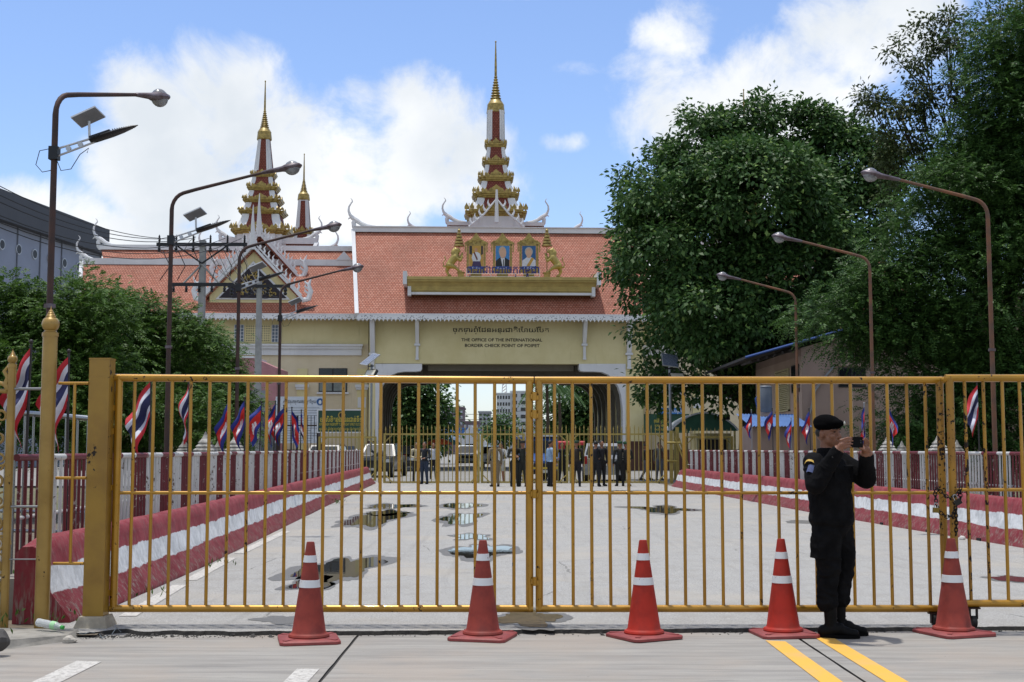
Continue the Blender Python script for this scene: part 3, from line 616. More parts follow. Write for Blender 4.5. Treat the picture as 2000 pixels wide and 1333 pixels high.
lamp_at(4, 1938, 22.0, pi, LPR, 0, 'rusty street lamp near the lone red white blue flag on the house side'); lamp_at(5, 1703, 28.6, pi - .02, LPR, 1, 'rusty street lamp in front of the taupe house window'); lamp_at(6, 1556, 35.2, pi + .02, LPR, 1, 'rusty street lamp beside the louvred shutter of the house')
# solar LED heads clamped to the left poles
M_ALU = simple('pale aluminium', '#b9bcbf', .4, .5); M_BLK = simple('black lamp casing', '#15161a', .4, .2); t_ = NT('solar cells'); bk = t_.N.new('ShaderNodeTexBrick'); bk.offset = 0
t_.L.new(t_.mapping((1, 1, 1)), bk.inputs['Vector']); bk.inputs['Scale'].default_value = 12; bk.inputs['Color1'].default_value = hexc('#4a5468'); bk.inputs['Color2'].default_value = hexc('#566076'); bk.inputs['Mortar'].default_value = hexc('#aab0b8'); bk.inputs['Mortar Size'].default_value = .03; bk.inputs['Brick Width'].default_value = .5; bk.inputs['Row Height'].default_value = .5  # cell colours lightened to paint in the reflected sky
t_.base(bk.outputs[0]).set(rough=.15); M_CELL = t_.mat
def solar_proto():
    t = thing('solar_lamp', '', 'solar lamp'); d = Vector((.95, 0, .33)).normalized(); up = Vector((-d.z, 0, d.x))
    for s_ in (-.045, .045): g = MB(); g.tube([up * s_, d * .5 + up * s_ * .6], .014, 8); g.obj('bracket_arm', M_ALU, t)
    g = MB(); g.box((0, 0, 0), (.11, .11, .16)); g.obj('clamp', M_BLK, t)
    for s_ in (.18, .33): g = MB(); g.tube([d * s_ - Vector((0, .012, 0)), d * s_ + Vector((0, .012, 0))], .032, 12); g.obj('bracket_disc', M_ALU, t)
    M = Matrix((d, (0, 1, 0), up)).transposed()
    g = MB(); g.tube([d * .46, d * .52, d * .72, d * .86, d * 1.0, d * 1.06], [.05, .062, .066, .055, .03, .006], 12, (1.5, .5)); hd = g.obj('led_head', M_BLK, t)
    g = MB()
    for i in range(9): g.box(d * (.76 + .027 * i) + up * (.034 - .003 * i), (.006, .10 - .008 * i, .02), M)
    g.box(d * .6 + up * .03, (.26, .13, .03), M); g.obj('cooling_fins', M_BLK, hd)
    g = MB(); g.tube([d * .45 + up * .02, d * .45 + up * .05 + Vector((0, 0, .20))], .016, 8); g.obj('panel_stem', M_ALU, t)
    pc = d * .45 + Vector((-.03, 0, .30)); Mp = rotm(radians(-18), radians(-22), radians(-8)); g = MB(); g.box(pc, (.33, .24, .022), Mp); pn = g.obj('panel_frame', M_ALU, t)
    g = MB(); g.box(pc + Mp @ Vector((0, 0, .0125)), (.31, .22, .003), Mp); g.obj('solar_cells', M_CELL, pn, 0); g = MB(); g.box(pc - Mp @ Vector((0, 0, .0125)), (.31, .22, .003), Mp); g.obj('backing_sheet', simple('grey backing sheet', '#7d8087', .6), pn, 0)
    g = MB(); g.tube([Vector((.03, -.03, -.06)), Vector((.10, -.04, -.22)), Vector((.22, -.04, -.2)), Vector((.32, -.03, -.02)), Vector((.42, -.02, .06)), Vector((.40, -.02, .0))], .005, 6); g.tube([Vector((-.03, -.04, .05)), Vector((-.16, -.05, .02)), Vector((-.2, -.05, -.15)), Vector((-.12, -.05, -.24)), Vector((-.02, -.05, -.22))], .005, 6); g.obj('cable', M_BLK, t)
    return t
SP = solar_proto(); sl = ['solar LED lamp on the pole by the tall round gold post', 'solar LED lamp on the pole beside the red white blue flags', 'solar LED lamp in front of the dark carved gable', 'solar LED lamp below the roof eave on the farthest brown pole']
for i, (lp, y, rz) in enumerate(zip(lamps, (300, 470, 562, 622), (0, 0, 0, 0))):
    o = SP if i == 0 else copy_tree(SP); o.location = (lp.location.x, lp.location.y, ZY(y, lp.location.y)); o.rotation_euler = (0, 0, rz); o['label'] = sl[i]; o['group'] = 'solar lamps clamped to the brown poles'
# twin flood lights on slim posts by the building
def flood(px, Y, ytop, label, rz, face):
    t = thing('floodlight_post', label, 'floodlight', (W(px, 800, Y).x, Y, 0), rz); H = ZY(ytop, Y); rod('post', t, (0, 0, 0), (0, 0, H), .06, simple('galvanised post', '#8f9498', .45, .6))
    Mp = rotm(radians(38 * face), radians(8), 0); g = MB(); g.box((0, -.1, H + .25), (.72, .95, .04), Mp); pf = g.obj('panel_frame', M_ALU, t); g = MB(); g.box(Vector((0, -.1, H + .25)) + Mp @ Vector((0, 0, .0225)), (.66, .89, .005), Mp); g.obj('solar_cells', M_CELL, pf, 0)
    Ml = rotm(radians(-35), 0, radians(15)); g = MB(); g.box((.28, -.2, H - .5), (.7, .14, .42), Ml); lh = g.obj('lamp_housing', M_BLK, t); g = MB(); g.box(Vector((.28, -.2, H - .5)) + Ml @ Vector((0, -.075, 0)), (.6, .01, .34), Ml); g.obj('lens', simple('lamp lens', '#c9c6b8', .2), lh, 0)
    g = MB(); g.box((0, -.05, H - .1), (.5, .06, .06)); g.obj('bracket', M_BLK, t)
flood(725, 66, 712, 'solar floodlight on a slim post before the cream pilaster', -.9, 1); flood(1309, 56, 716, 'solar floodlight on a slim post in front of the big tree', .05, 1)
# ================================================================== FLAGS
FC = {k: simple('flag ' + k, c, .8, 0, .12, 8) for k, c in (('red', '#b3202c'), ('white', '#c9c9d4'), ('navy', '#232650'), ('scarlet', '#c0251f'), ('royal', '#1e2a78'), ('temple', '#d5d5d8'))}
M_FP = simple('dark flag staff', '#26211f', .6); M_FP2 = simple('steel flag staff', '#8b8d90', .4, .5)
def flag(px, sgn, FX, ytop, kind, label, seed, out=1, spread=.33, L_=.64, h=.42, staff=M_FP, grp=None):
    u = (px - 1000) / F; Y = 20.
    for _ in range(40): Y = (FX(Y) + sgn * .64) / u
    X = FX(Y) + sgn * .66; H = ZY(ytop, Y); r = random.Random(seed)
    t = thing('flag', label, 'flag', (X, Y, .3), 0, grp); g = MB(); lean = r.uniform(-.04, .04)
    g.tube([(0, 0, 0), (lean, 0, H - .3)], .013, 8); g.ball((lean, 0, H - .28), .02, 8, 6); g.obj('staff', staff, t)
    g = MB(); nu, nv = 24, 30; ph = r.uniform(0, 6); dz_ = r.uniform(.0, .22); dirx = out * spread * r.uniform(1.15, 1.7)
    for i in range(nu + 1):
        a = i / nu
        for j in range(nv + 1):
            b = j / nv; fall = b ** 1.0
            fold = sin(b * 7 + ph + a * 2.5) * .06 * b + sin(a * 10 + ph * 2 + b * 3) * .045 * min(1, b * 3)
            x = lean * (1 - a * .3) + dirx * L_ * (b - .25 * b * b) * (1 - .62 * a) + .035 * sin(b * 6 + ph + a * 3) * b; z = H - .34 - a * h * (1 - .1 * b) - fall * L_ * (.60 + dz_ * a) - .06 * b * b + .02 * sin(a * 8 + ph) * b
            g.v.append((x, fold + .35 * spread * b * (.6 - a) * .4 - .02, z))
    slot = []
    for i in range(nu):
        for j in range(nv):
            k = i * (nv + 1) + j; g.f.append((k, k + 1, k + nv + 2, k + nv + 1)); a = (i + .5) / nu; b = (j + .5) / nv
            if kind == 'th': m_ = 0 if a < 1 / 6 or a > 5 / 6 else (1 if a < 1 / 3 or a > 2 / 3 else 2)
            else:
                m_ = 2 if a < .25 or a > .75 else 0
                if .27 < b < .73 and .38 < a < .70:
                    tw = min(abs(b - .5), abs(b - .36), abs(b - .64)); hgt = .36 + (.30 if tw > .055 else .02 + abs(b - .5) * .45)
                    if a > hgt or a > .6: m_ = 1
            g.mi.append(m_)
    mats = [FC['red'], FC['white'], FC['navy']] if kind == 'th' else [FC['scarlet'], FC['temple'], FC['royal']]
    g.obj('cloth', mats, t, 80)
th = 'limp red white blue striped flag '
for i, (px, yt, o_, sp, lb) in enumerate([(56, 672, -1, .35, th + 'between the two round gold posts'), (142, 690, -1, .45, th + 'between round post and square pillar'), (219, 742, -1, .35, th + 'partly hidden by the gate hinge post'), (300, 740, -1, .40, th + 'below the second brown lamp pole'), (374, 745, -1, .22, th + 'next to the parapet pillar, last of its row')]):
    flag(px, -1, LX, yt, 'th', lb, i, o_, sp, grp=None)
kh = 'limp blue and red flag with white temple '
for i, (px, yt, o_, sp, lb) in enumerate([(449, 777, -1, .28, kh + 'at the edge of the hedge'), (483, 779, -1, .3, kh + 'before the corrugated wall'), (509, 787, -1, .4, kh + 'beside the concrete utility pole'), (537, 786, -1, .4, kh + 'half behind the farthest brown lamp pole'), (555, 794, -1, .4, kh + 'over the white notice board'), (573, 798, 1, .35, kh + 'leaning over the lined notice board'), (589, 803, 1, .12, kh + 'nearest the green sign board')]):
    flag(px, -1, LX, yt, 'kh', lb, 20 + i, o_, sp)
for i, (px, yt, o_, sp, lb) in enumerate([(1466, 803, -1, .32, kh + 'beside the green awning'), (1507, 800, -1, .34, kh + 'against the blue tin roof'), (1542, 818, -1, .3, kh + 'lower against the taupe house wall'), (1581, 800, -1, .3, kh + 'just behind the black beret'), (1686, 790, -1, .16, kh + 'beside the raised phone'), (1733, 790, 1, .30, kh + 'above the mildewed parapet pillar')]):
    flag(px, 1, RX, yt, 'kh', lb, 40 + i, o_, sp, L_=.6, staff=M_FP if i % 2 else M_FP2)
flag(1908, 1, RX, 748, 'th', 'limp red white blue striped flag alone on the house side railing', 60, -1, .3)
# ================================================================== FAR GATE with spear-topped pickets
FY = 53.0
def fx(px, Y=FY): return W(px, 880, Y).x
pk = MB(); pk.lathe([(.017, 0), (.017, .93), (.026, .94), (.004, 1.0)], 6); _o = pk.obj('picket', GOLD_FAR); PKM = _o.data; bpy.data.objects.remove(_o)
def far_leaf(a, b, label, Y=FY, n=None, zr=(2.05, .08), top=2.38, brace=True):
    x0, x1 = fx(a, Y), fx(b, Y); w = x1 - x0; t = thing('picket_gate', label, 'gate', (x0, Y, 0))
    for z in zr: g = MB(); g.box((w / 2, 0, z), (w, .06, .07)); g.obj('rail', GOLD_FAR, t)
    for x in (.035, w - .035): g = MB(); g.box((x, 0, (zr[0] + zr[1]) / 2), (.075, .075, zr[0] - zr[1])); g.obj('stile', GOLD_FAR, t)
    if brace:
        for x, s_ in ((.07, 1), (w - .07, -1)):
            for z, q in ((zr[0] - .03, -1), (zr[1] + .03, 1)): g = MB(); g.tube([(x, 0, z + q * .28), (x + s_ * .28, 0, z)], .026, 6); g.obj('brace', GOLD_FAR, t)
    n = n or int(w / .168)
    for i in range(n): link_mesh('picket', PKM, t, (w * (i + .5) / n, 0, zr[1]), None, (1, 1, top - zr[1] + .06 * (i % 2)))
    for x in (.3, w - .3): g = MB(); g.tube([(x - .02, 0, .05), (x + .02, 0, .05)], .05, 10); g.obj('roller', M_RUB, t)
far_leaf(749, 937, 'spear topped picket gate leaf in front of the dark pickup'); far_leaf(939, 1025, 'narrow spear topped picket leaf before the officer in khaki'); far_leaf(1029, 1110, 'narrow spear topped picket leaf before the blue shirted man'); far_leaf(1112, 1301, 'spear topped picket gate leaf in front of the silver people carrier')
far_leaf(622, 735, 'fixed spear topped fence below the green sign board', 56, zr=(1.95, .1), top=2.3); far_leaf(1338, 1432, 'fixed spear topped fence below the green awning', 55, zr=(1.95, .1), top=2.3)
for px, Y, h, lb in ((742, 54, 2.3, 'rusty brown fence post at the end of the tree side barrier'), (1323, 53.5, 2.35, 'gold fence post at the end of the house side barrier'), (1311, 53.2, 2.2, 'slim gold fence post beside the picket leaf')):
    g = MB(); g.box((0, 0, h / 2), (.13, .13, h)); tag(g.obj('fence_post', GOLD_FAR, None, 0, (fx(px, Y), Y, 0)), lb, 'post')
t = thing('ladder_brace', 'yellow steel brace leaning against the fence post', 'brace', (fx(1318), 53.1, 0)); rod('strut', t, (.05, 0, 1.9), (.55, 0, .5), .04, GOLD_FAR); rod('strut', t, (.2, .1, 1.9), (.66, .1, .5), .035, GOLD_FAR); rod('rung', t, (-.35, 0, 1.7), (.25, 0, 1.7), .045, GOLD_FAR); rod('rung', t, (-.35, 0, .95), (.1, 0, .95), .045, GOLD_FAR)
# ================================================================== UTILITY POLES AND WIRES
M_CPOLE = simple('grey cast concrete pole', '#9a9b9a', .85, 0, .25, 3, .3, 30); M_CROSS = simple('dark crossarm steel', '#26282c', .6, .3); M_INS = simple('black insulator', '#0f0f11', .35); M_CABLE = simple('cable rubber', '#0e0e10', .6)
UY = 50.
def up(px, py, Y=UY): return W(px, py, Y)
t = thing('utility_pole', 'concrete power pole with two black crossarms over the hedge', 'utility pole', (up(394, 600).x, UY, 0)); o = t.location; Hh = ZY(470, UY)
g = MB(); g.plan([(.15, 0), (.11, Hh)], [(1, -1), (1, 1), (-1, 1), (-1, -1)]); g.obj('shaft', M_CPOLE, t, 0)
for y, a, b in ((479, 308, 484), (557, 336, 470)):
    x0, x1 = up(a, y).x - o.x, up(b, y).x - o.x; z = ZY(y, UY); g = MB(); g.box(((x0 + x1) / 2, -.14, z), (x1 - x0, .10, .13)); ca = g.obj('crossarm', M_CROSS, t, 0)
    for k in range(6):
        x = x0 + .1 + (x1 - x0 - .2) * k / 5; g = MB()
        if y < 500: g.lathe([(.03, 0), (.05, .05), (.03, .07), (.05, .11), (.03, .13), (.05, .17), (.03, .2), (.045, .24), (.01, .33)], 8, (x, -.14, z + .06))
        g.lathe([(.05, -.30), (.07, -.26), (.04, -.22), (.07, -.18), (.04, -.13), (.05, -.06)], 8, (x, -.14, z)); g.obj('insulator', M_INS, ca)
for s_ in (-1, 1): g = MB(); g.tube([(0, -.12, ZY(479, UY) - .75), (s_ * .95, -.14, ZY(479, UY) - .08)], .035, 6); g.obj('stay', M_CROSS, t)
for s_ in (-1, 1): g = MB(); g.tube([(0, -.12, ZY(557, UY) + .8), (s_ * .7, -.14, ZY(557, UY) + .05)], .04, 6); g.obj('stay', M_CPOLE, t)
t2 = thing('utility_pole', 'bare tapering concrete pole standing before the carved gable', 'utility pole', (up(506, 600, 47).x, 47, 0)); Hb = ZY(541, 47)
g = MB(); g.plan([(.17, 0), (.098, Hb)], [(cos(k * pi / 6), sin(k * pi / 6)) for k in range(12)]); g.obj('shaft', M_CPOLE, t2)
z = ZY(560, 47); g = MB(); g.box((0, -.1, z), (2.3, .09, .11)); ca = g.obj('crossarm', M_CROSS, t2, 0)
for k in range(4): g = MB(); g.lathe([(.04, -.34), (.075, -.28), (.04, -.22), (.075, -.16), (.04, -.05)], 8, (-1.0 + .66 * k, -.1, z)); g.obj('insulator', M_INS, ca)
def wire(name, P, Q, sag, r, label, cat='cable', grp='overhead power lines'):
    g = MB(); n = 14; P, Q = Vector(P), Vector(Q); g.tube([P.lerp(Q, i / n) - Vector((0, 0, sag * 4 * (i / n) * (1 - i / n))) for i in range(n + 1)], r, 5); tag(g.obj(name, M_CABLE), label, cat, grp)
lbs = ['highest power line running to the black crossarm', 'second power line running to the black crossarm', 'third power line running to the black crossarm', 'fourth power line sagging across the grey warehouse', 'fifth power line sagging across the grey warehouse', 'lowest power line sagging across the grey warehouse']
for k, (y0_, px1) in enumerate([(355, 314), (374, 345), (388, 375), (416, 408), (430, 440), (440, 472)]): wire('power_line', W(-40, y0_ - 12, 34), up(px1, 466, UY - .14), .35 + .12 * k, .014, lbs[k])
for k in range(6):
    x = 318 + 30 * k; g = MB(); a, b = up(x, 490, UY - .1), up(x - 6 + 4 * k, 548, UY - .2); mdl = up(x + 14, 520, UY - .3); g.tube([a, a.lerp(mdl, .6), mdl, b.lerp(mdl, .4), b], .017, 6); tag(g.obj('drop_cable', M_CABLE), 'slack jumper cable hanging between the two black crossarms', 'cable', 'jumper cables on the power pole')
for k in range(7):
    a = up(400 + 12 * k, 486, UY - .1); b = up(500 + 7 * k, 556 + 4 * k, 47); wire('drop_cable', a, b, .5 + .15 * (k % 3), .013, 'slack cable slung from the crossarm pole to the bare concrete pole', 'cable', 'cables between the concrete poles')

# ================================================================== BORDER OFFICE BUILDING
PHI = radians(2.5); BO = Vector((-.68, 85, 0)); EX = Vector((cos(PHI), sin(PHI), 0)); EY = Vector((-sin(PHI), cos(PHI), 0))
def B(px, py, ly):
    d = ray(px, py); c = Vector((0, 0, CH)) - BO; t = (ly - c.dot(EY)) / d.dot(EY); p = c + d * t; return p.dot(EX), p.z
def m_tile(name, ca, cb, cm):
    t = NT(name); x, y, z = t.sep(); v = t.comb(t.math('ADD', x, t.math('MULTIPLY', y, .0)), t.math('MULTIPLY', z, 1.41), 0)
    b = t.N.new('ShaderNodeTexBrick'); t.L.new(v, b.inputs['Vector']); b.offset = .5; b.inputs['Scale'].default_value = 1; b.inputs['Brick Width'].default_value = .19; b.inputs['Row Height'].default_value = .19
    b.inputs['Mortar Size'].default_value = .022; b.inputs['Mortar Smooth'].default_value = .3; b.inputs['Bias'].default_value = -.1
    b.inputs['Color1'].default_value = hexc(ca); b.inputs['Color2'].default_value = hexc(cb); b.inputs['Mortar'].default_value = hexc(cm)
    big = t.ramp(t.noise(.35, 5, .65), .35, .7); c = t.mix(t.math('MULTIPLY', big, .35), b.outputs['Color'], hexc('#5c3a2c'))
    st = t.ramp(t.noise(1.2, 6, .7, vec=t.mapping((1.6, 1, .25))), .6, .75); c = t.mix(t.math('MULTIPLY', st, .35), c, hexc('#4c3b33'))
    w = t.N.new('ShaderNodeTexWave'); t.L.new(v, w.inputs['Vector']); w.bands_direction = 'Y'; w.wave_profile = 'SAW'; w.inputs['Scale'].default_value = 1 / .19 / (2 * pi) * 2 * pi / 2 * 1.0
    t.base(c).set(rough=.7, spec=.2); t.bump(b.outputs['Fac'], -.5, .02); return t.mat
TILE = m_tile('glazed terracotta tiles', '#a56752', '#b47d69', '#643226'); TILE_T = m_tile('dark terracotta tower tiles', '#7d4033', '#8c5246', '#4a241b')
def m_plaster(name, c, c2, stain):
    t = NT(name); f = t.ramp(t.noise(.5, 5, .6), .3, .7); cc = t.mix(f, hexc(c), hexc(c2)); s1 = t.ramp(t.noise(1.4, 7, .7, vec=t.mapping((2.2, 2.2, .22))), .56, .76); cc = t.mix(t.math('MULTIPLY', s1, .4), cc, hexc(stain))
    t.base(cc).set(rough=.88, spec=.25); t.bump(t.noise(14, 5), .12, .02); return t.mat
CREAM = m_plaster('yellow cream plaster', '#d2c79b', '#c6ba8b', '#988d66'); BEIGE = m_plaster('beige plaster', '#d0c3a8', '#c4b698', '#978b72'); WHT = m_plaster('weathered white stucco', '#d4d5d6', '#c6c7c9', '#94948f')
GOLDT = simple('gilded stucco', '#a8924e', .42, .25, .3, 5, .3, 14, c2='#7d6934'); M_BROWN = m_plaster('brown plinth plaster', '#5c4238', '#4f382f', '#33251f'); INN = m_plaster('passage plaster with painted shade', '#6f6a60', '#625d54', '#3d3934')  # passage plaster colour darkened to paint in the gloom under the arch
M_DARKG = simple('dark glass', '#171c22', .12, 0, .3, 2); M_FRAME = simple('black window frame', '#17191c', .5); M_INK = simple('black lettering', '#14110c', .6); M_TYMP = simple('aubergine tympanum', '#1d1520', .7)
t_ = NT('pierced fretwork board'); vv = t_.N.new('ShaderNodeTexVoronoi'); vv.inputs['Scale'].default_value = 9; t_.L.new(t_.mapping((1, .01, 1)), vv.inputs['Vector']); t_.base(t_.mix(t_.ramp(vv.outputs[0], .25, .4), hexc('#7d8085'), hexc('#d4d5d6'))).set(rough=.8); FRET = t_.mat
BLD = thing('border_office', 'long cream border office with arched gateway, tiled roofs and gold spires', 'building', BO, PHI)
SQ = [(1, -1), (1, 1), (-1, 1), (-1, -1)]
NOTCH = [(1, -.62), (1, .62), (.87, .62), (.87, .87), (.62, .87), (.62, 1), (-.62, 1), (-.62, .87), (-.87, .87), (-.87, .62), (-1, .62), (-1, -.62), (-.87, -.62), (-.87, -.87), (-.62, -.87), (-.62, -1), (.62, -1), (.62, -.87), (.87, -.87), (.87, -.62)]
# ---- central gateway block
xl, xr_ = B(720, 800, 0)[0], B(1256, 800, 0)[0]; il, ir = B(733, 800, 0)[0], B(1222, 800, 0)[0]; za = B(980, 711, 0)[1]; PD = 18.0
g = MB(); g.box2((xl, 0, za), (xr_, 1.2, 10.6)); g.obj('gateway_wall', CREAM, BLD, 0)
for a, b in ((xl, il), (ir, xr_)):
    g = MB(); g.box2((a, .001, 1.9), (b, PD, za - .002)); g.obj('gate_pier', CREAM, BLD, 0)
    g = MB(); g.box2((a - .06, -.06, 0), (b + .06, PD + .05, 1.9)); g.box2((a - .1, -.1, 1.78), (b + .1, PD, 1.95)); g.obj('pier_plinth', M_BROWN, BLD, 0)
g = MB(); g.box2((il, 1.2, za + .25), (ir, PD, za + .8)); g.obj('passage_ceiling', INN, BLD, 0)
Ls = [(733, 711), (824, 711), (824, 721), (821, 725), (812, 726), (790, 726), (776, 728), (764, 733), (754, 742), (746, 755), (741, 772), (738.5, 800), (738, 916), (733, 916)]
Rs = [(1222, 711), (1222, 916), (1217, 916), (1216.5, 800), (1213, 772), (1208, 756), (1199, 742), (1188, 732), (1176, 727), (1162, 726), (1142, 726), (1134, 725), (1131, 721), (1131, 711)]
for P in (Ls, Rs):
    q = [B(px, py, -.03) for px, py in P]; g = MB(); g.prism(q[::-1] if P is Ls else q[::-1], .9); g.v = [(x, y + .42, z - .002) for x, y, z in g.v]; g.obj('arch_spandrel', WHT, BLD, 0)
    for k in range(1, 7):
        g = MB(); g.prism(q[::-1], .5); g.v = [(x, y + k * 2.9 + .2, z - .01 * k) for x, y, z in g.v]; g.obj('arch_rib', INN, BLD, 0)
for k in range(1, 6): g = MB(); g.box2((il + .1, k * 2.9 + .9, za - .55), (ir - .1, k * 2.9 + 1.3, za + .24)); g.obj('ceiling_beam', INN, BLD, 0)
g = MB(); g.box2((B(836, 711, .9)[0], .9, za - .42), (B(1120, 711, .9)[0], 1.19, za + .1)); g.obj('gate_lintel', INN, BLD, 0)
# lettering over the arch
kz = B(980, 649, -.012)[1]; kx0, kx1 = B(884, 645, 0)[0], B(1073, 645, 0)[0]
KH1 = [('ច', 'រ', ''), ('ក', '', ''), ('ទ', 'វ', ''), ('ា', '', ''), ('រ', '', ''), ('ព', 'រ', 'ំ'), ('ែដ', '', ''), ('ន', '', ''), ('អ', '', ''), ('ន', 'ត', ''), ('រ', '', ''), ('ជា', '', ''), ('ត', '', 'ិ'), ('េប', '', '៉'), ('ា', '', ''), ('យ', '', ''), ('ែប', '', '៉'), ('ត', '', '')]
g = khmer(KH1, kx0, kz, .42, kx1 - kx0, .014); g.obj('lettering', M_INK, BLD, 0)
for s_, y, a, b in (('THE OFFICE OF THE INTERNATIONAL', 667, 901, 1059), ('BORDER CHECK POINT OF POIPET', 678, 908, 1054)):
    x0, z0 = B(a, y, 0); x1, _ = B(b, y, 0); g = text_mesh([(s_, x0, z0, .29, x1 - x0, .018)], extrude=.014); g.obj('lettering', M_INK, BLD, 0)
# eave brackets
for px, w, yb in ((728, 9, 690), (815, 7, 672), (1142, 7, 672), (1229, 9, 690)):
    x, zt1 = B(px, 628, -.3); zb1 = B(px, yb, -.1)[1]; k = w / 29.4 / 2; g = MB()
    g.add([(x - k, -.02, zb1), (x + k, -.02, zb1), (x + k, -.02, zt1), (x - k, -.02, zt1), (x - k, -.16, zb1), (x + k, -.16, zb1), (x + k, -1.2, zt1), (x - k, -1.2, zt1)], [(0, 1, 2, 3), (5, 4, 7, 6), (4, 0, 3, 7), (1, 5, 6, 2), (4, 5, 1, 0)])
    g.box((x, -.1, zb1 - .06), (k * 3.2, .26, .14)); g.box((x, -.07, zb1 - .55), (k * 1.5, .12, .8)); g.box((x, -.09, zb1 - 1.0), (k * 1.9, .16, .12)); g.obj('eave_bracket', WHT, BLD, 0)
# roofs
def slope(name, e0, e1, r1, r0, mat=TILE, th=.14, par=BLD):
    """quad from eave (e0,e1) to ridge (r0,r1) as a slab"""
    q = [Vector(e0), Vector(e1), Vector(r1), Vector(r0)]; n = (q[1] - q[0]).cross(q[3] - q[0]).normalized(); g = MB(); g.add(q + [p - n * th for p in q], [(0, 1, 2, 3), (7, 6, 5, 4), (0, 4, 5, 1), (1, 5, 6, 2), (2, 6, 7, 3), (3, 7, 4, 0)]); return g.obj(name, mat, par, 0)
def board(name, a, b, w, h, mat=WHT, par=BLD):
    a, b = Vector(a), Vector(b); d = (b - a).normalized(); x = Vector((1, 0, 0)); x = (x - d * d.x).normalized() if abs(d.x) < .9 else Vector((0, 1, 0)); n = d.cross(x); g = MB()
    g.add([p + x * sx * w / 2 + n * sn * h / 2 for p in (a, b) for sx, sn in ((-1, -1), (1, -1), (1, 1), (-1, 1))], [(3, 2, 1, 0), (4, 5, 6, 7), (0, 1, 5, 4), (1, 2, 6, 5), (2, 3, 7, 6), (3, 0, 4, 7)]); return g.obj(name, mat, par, 0)
def fringe(x0, x1, y, z1, drop, tooth=.265):
    n = max(2, int(abs(x1 - x0) / tooth)); P = [(x0, z1), (x1, z1)]; st = (x1 - x0) / n
    for i in range(n, 0, -1):
        xa = x0 + st * i; P += [(xa, z1 - drop * .68), (xa - st * .25, z1 - drop * .72), (xa - st * .5, z1 - drop), (xa - st * .75, z1 - drop * .72)]
    P.append((x0, z1 - drop * .68)); g = MB(); g.prism(P[::-1] if x1 > x0 else P, .05); g.v = [(a, b + y, c) for a, b, c in g.v]; g.obj('fretwork_fascia', FRET, BLD, 0)
    g = MB(); g.box2((min(x0, x1), y - .03, z1 - .05), (max(x0, x1), y + .1, z1 + .06)); g.obj('eave_board', WHT, BLD, 0)
def horn(x, y, z, sgn, k=1.0, axis='x', mat=WHT):
    """chofa: the tall curling finial at a ridge end"""
    P = [(1.5, .28), (.9, .34), (.45, .48), (.1, .72), (-.22, .92), (-.42, 1.15), (-.52, 1.45), (-.50, 1.75), (-.36, 2.0), (-.24, 2.15), (-.28, 2.3), (-.40, 2.42)]; R = [.07, .12, .16, .19, .17, .11, .085, .075, .06, .05, .035, .012]
    f = (lambda a, b: Vector((x - sgn * a * k, y, z + b * k))) if axis == 'x' else (lambda a, b: Vector((x, y + a * k * sgn, z + b * k)))
    g = MB(); g.tube([f(a, b) for a, b in P], [r * k for r in R], 8); g.tube([f(.05, .85), f(-.13, .55), f(-.10, .2), f(.05, -.15)], [.14 * k, .18 * k, .16 * k, .05 * k], 8); g.tube([f(-.28, .95), f(-.5, .88), f(-.56, .78)], [.09 * k, .05 * k, .015 * k], 6); return g.obj('ridge_finial', mat, BLD)
ze = B(980, 616, -1.5)[1]; zr = ze + 6.6; xel, xer = B(697, 617, -1.5)[0], 9.9; xrl, xrr = B(690, 450, 5.1)[0], 10.5
slope('tiled_roof', (xel, -1.5, ze), (xer, -1.5, ze), (xrr, 5.1, zr), (xrl, 5.1, zr)); slope('tiled_roof', (xer, 11.7, ze), (xel, 11.7, ze), (xrl, 5.1, zr), (xrr, 5.1, zr))
for xe, xr1 in ((xel, xrl), (xer, xrr)):
    for s_ in (-1, 1): board('verge_board', (xe, 5.1 + s_ * 6.65, ze - .02), (xr1, 5.1, zr + .05), .26, .30)
    g = MB(); g.add([(xe * .985, -1.2, ze), (xe * .985, 11.4, ze), (xr1 * .97, 5.1, zr - .1)], [(0, 1, 2)]); g.obj('gable_wall', CREAM, BLD, 0)
g = MB(); g.box2((xrl, 4.9, zr - .05), (xrr, 5.3, zr + .30)); g.box2((xrl, 4.82, zr + .30), (xrr, 5.38, zr + .36)); g.obj('ridge_cap', WHT, BLD, 0)
horn(xrl + .15, 5.1, zr + .1, -1, .95); horn(xrr - .15, 5.1, zr + .1, 1, .95); fringe(xel, xer, -1.52, ze + .02, .47)
for px in (806, 1128): x, z = B(px, 446, 10); horn(x, 10, z - .45, -1 if px < 980 else 1, .72)
# upper walls closing the centre below its roof
g = MB(); g.box2((xl + .05, 1.2, za + .8), (xr_ - .05, 11.2, ze)); g.obj('upper_floor', CREAM, BLD, 0)
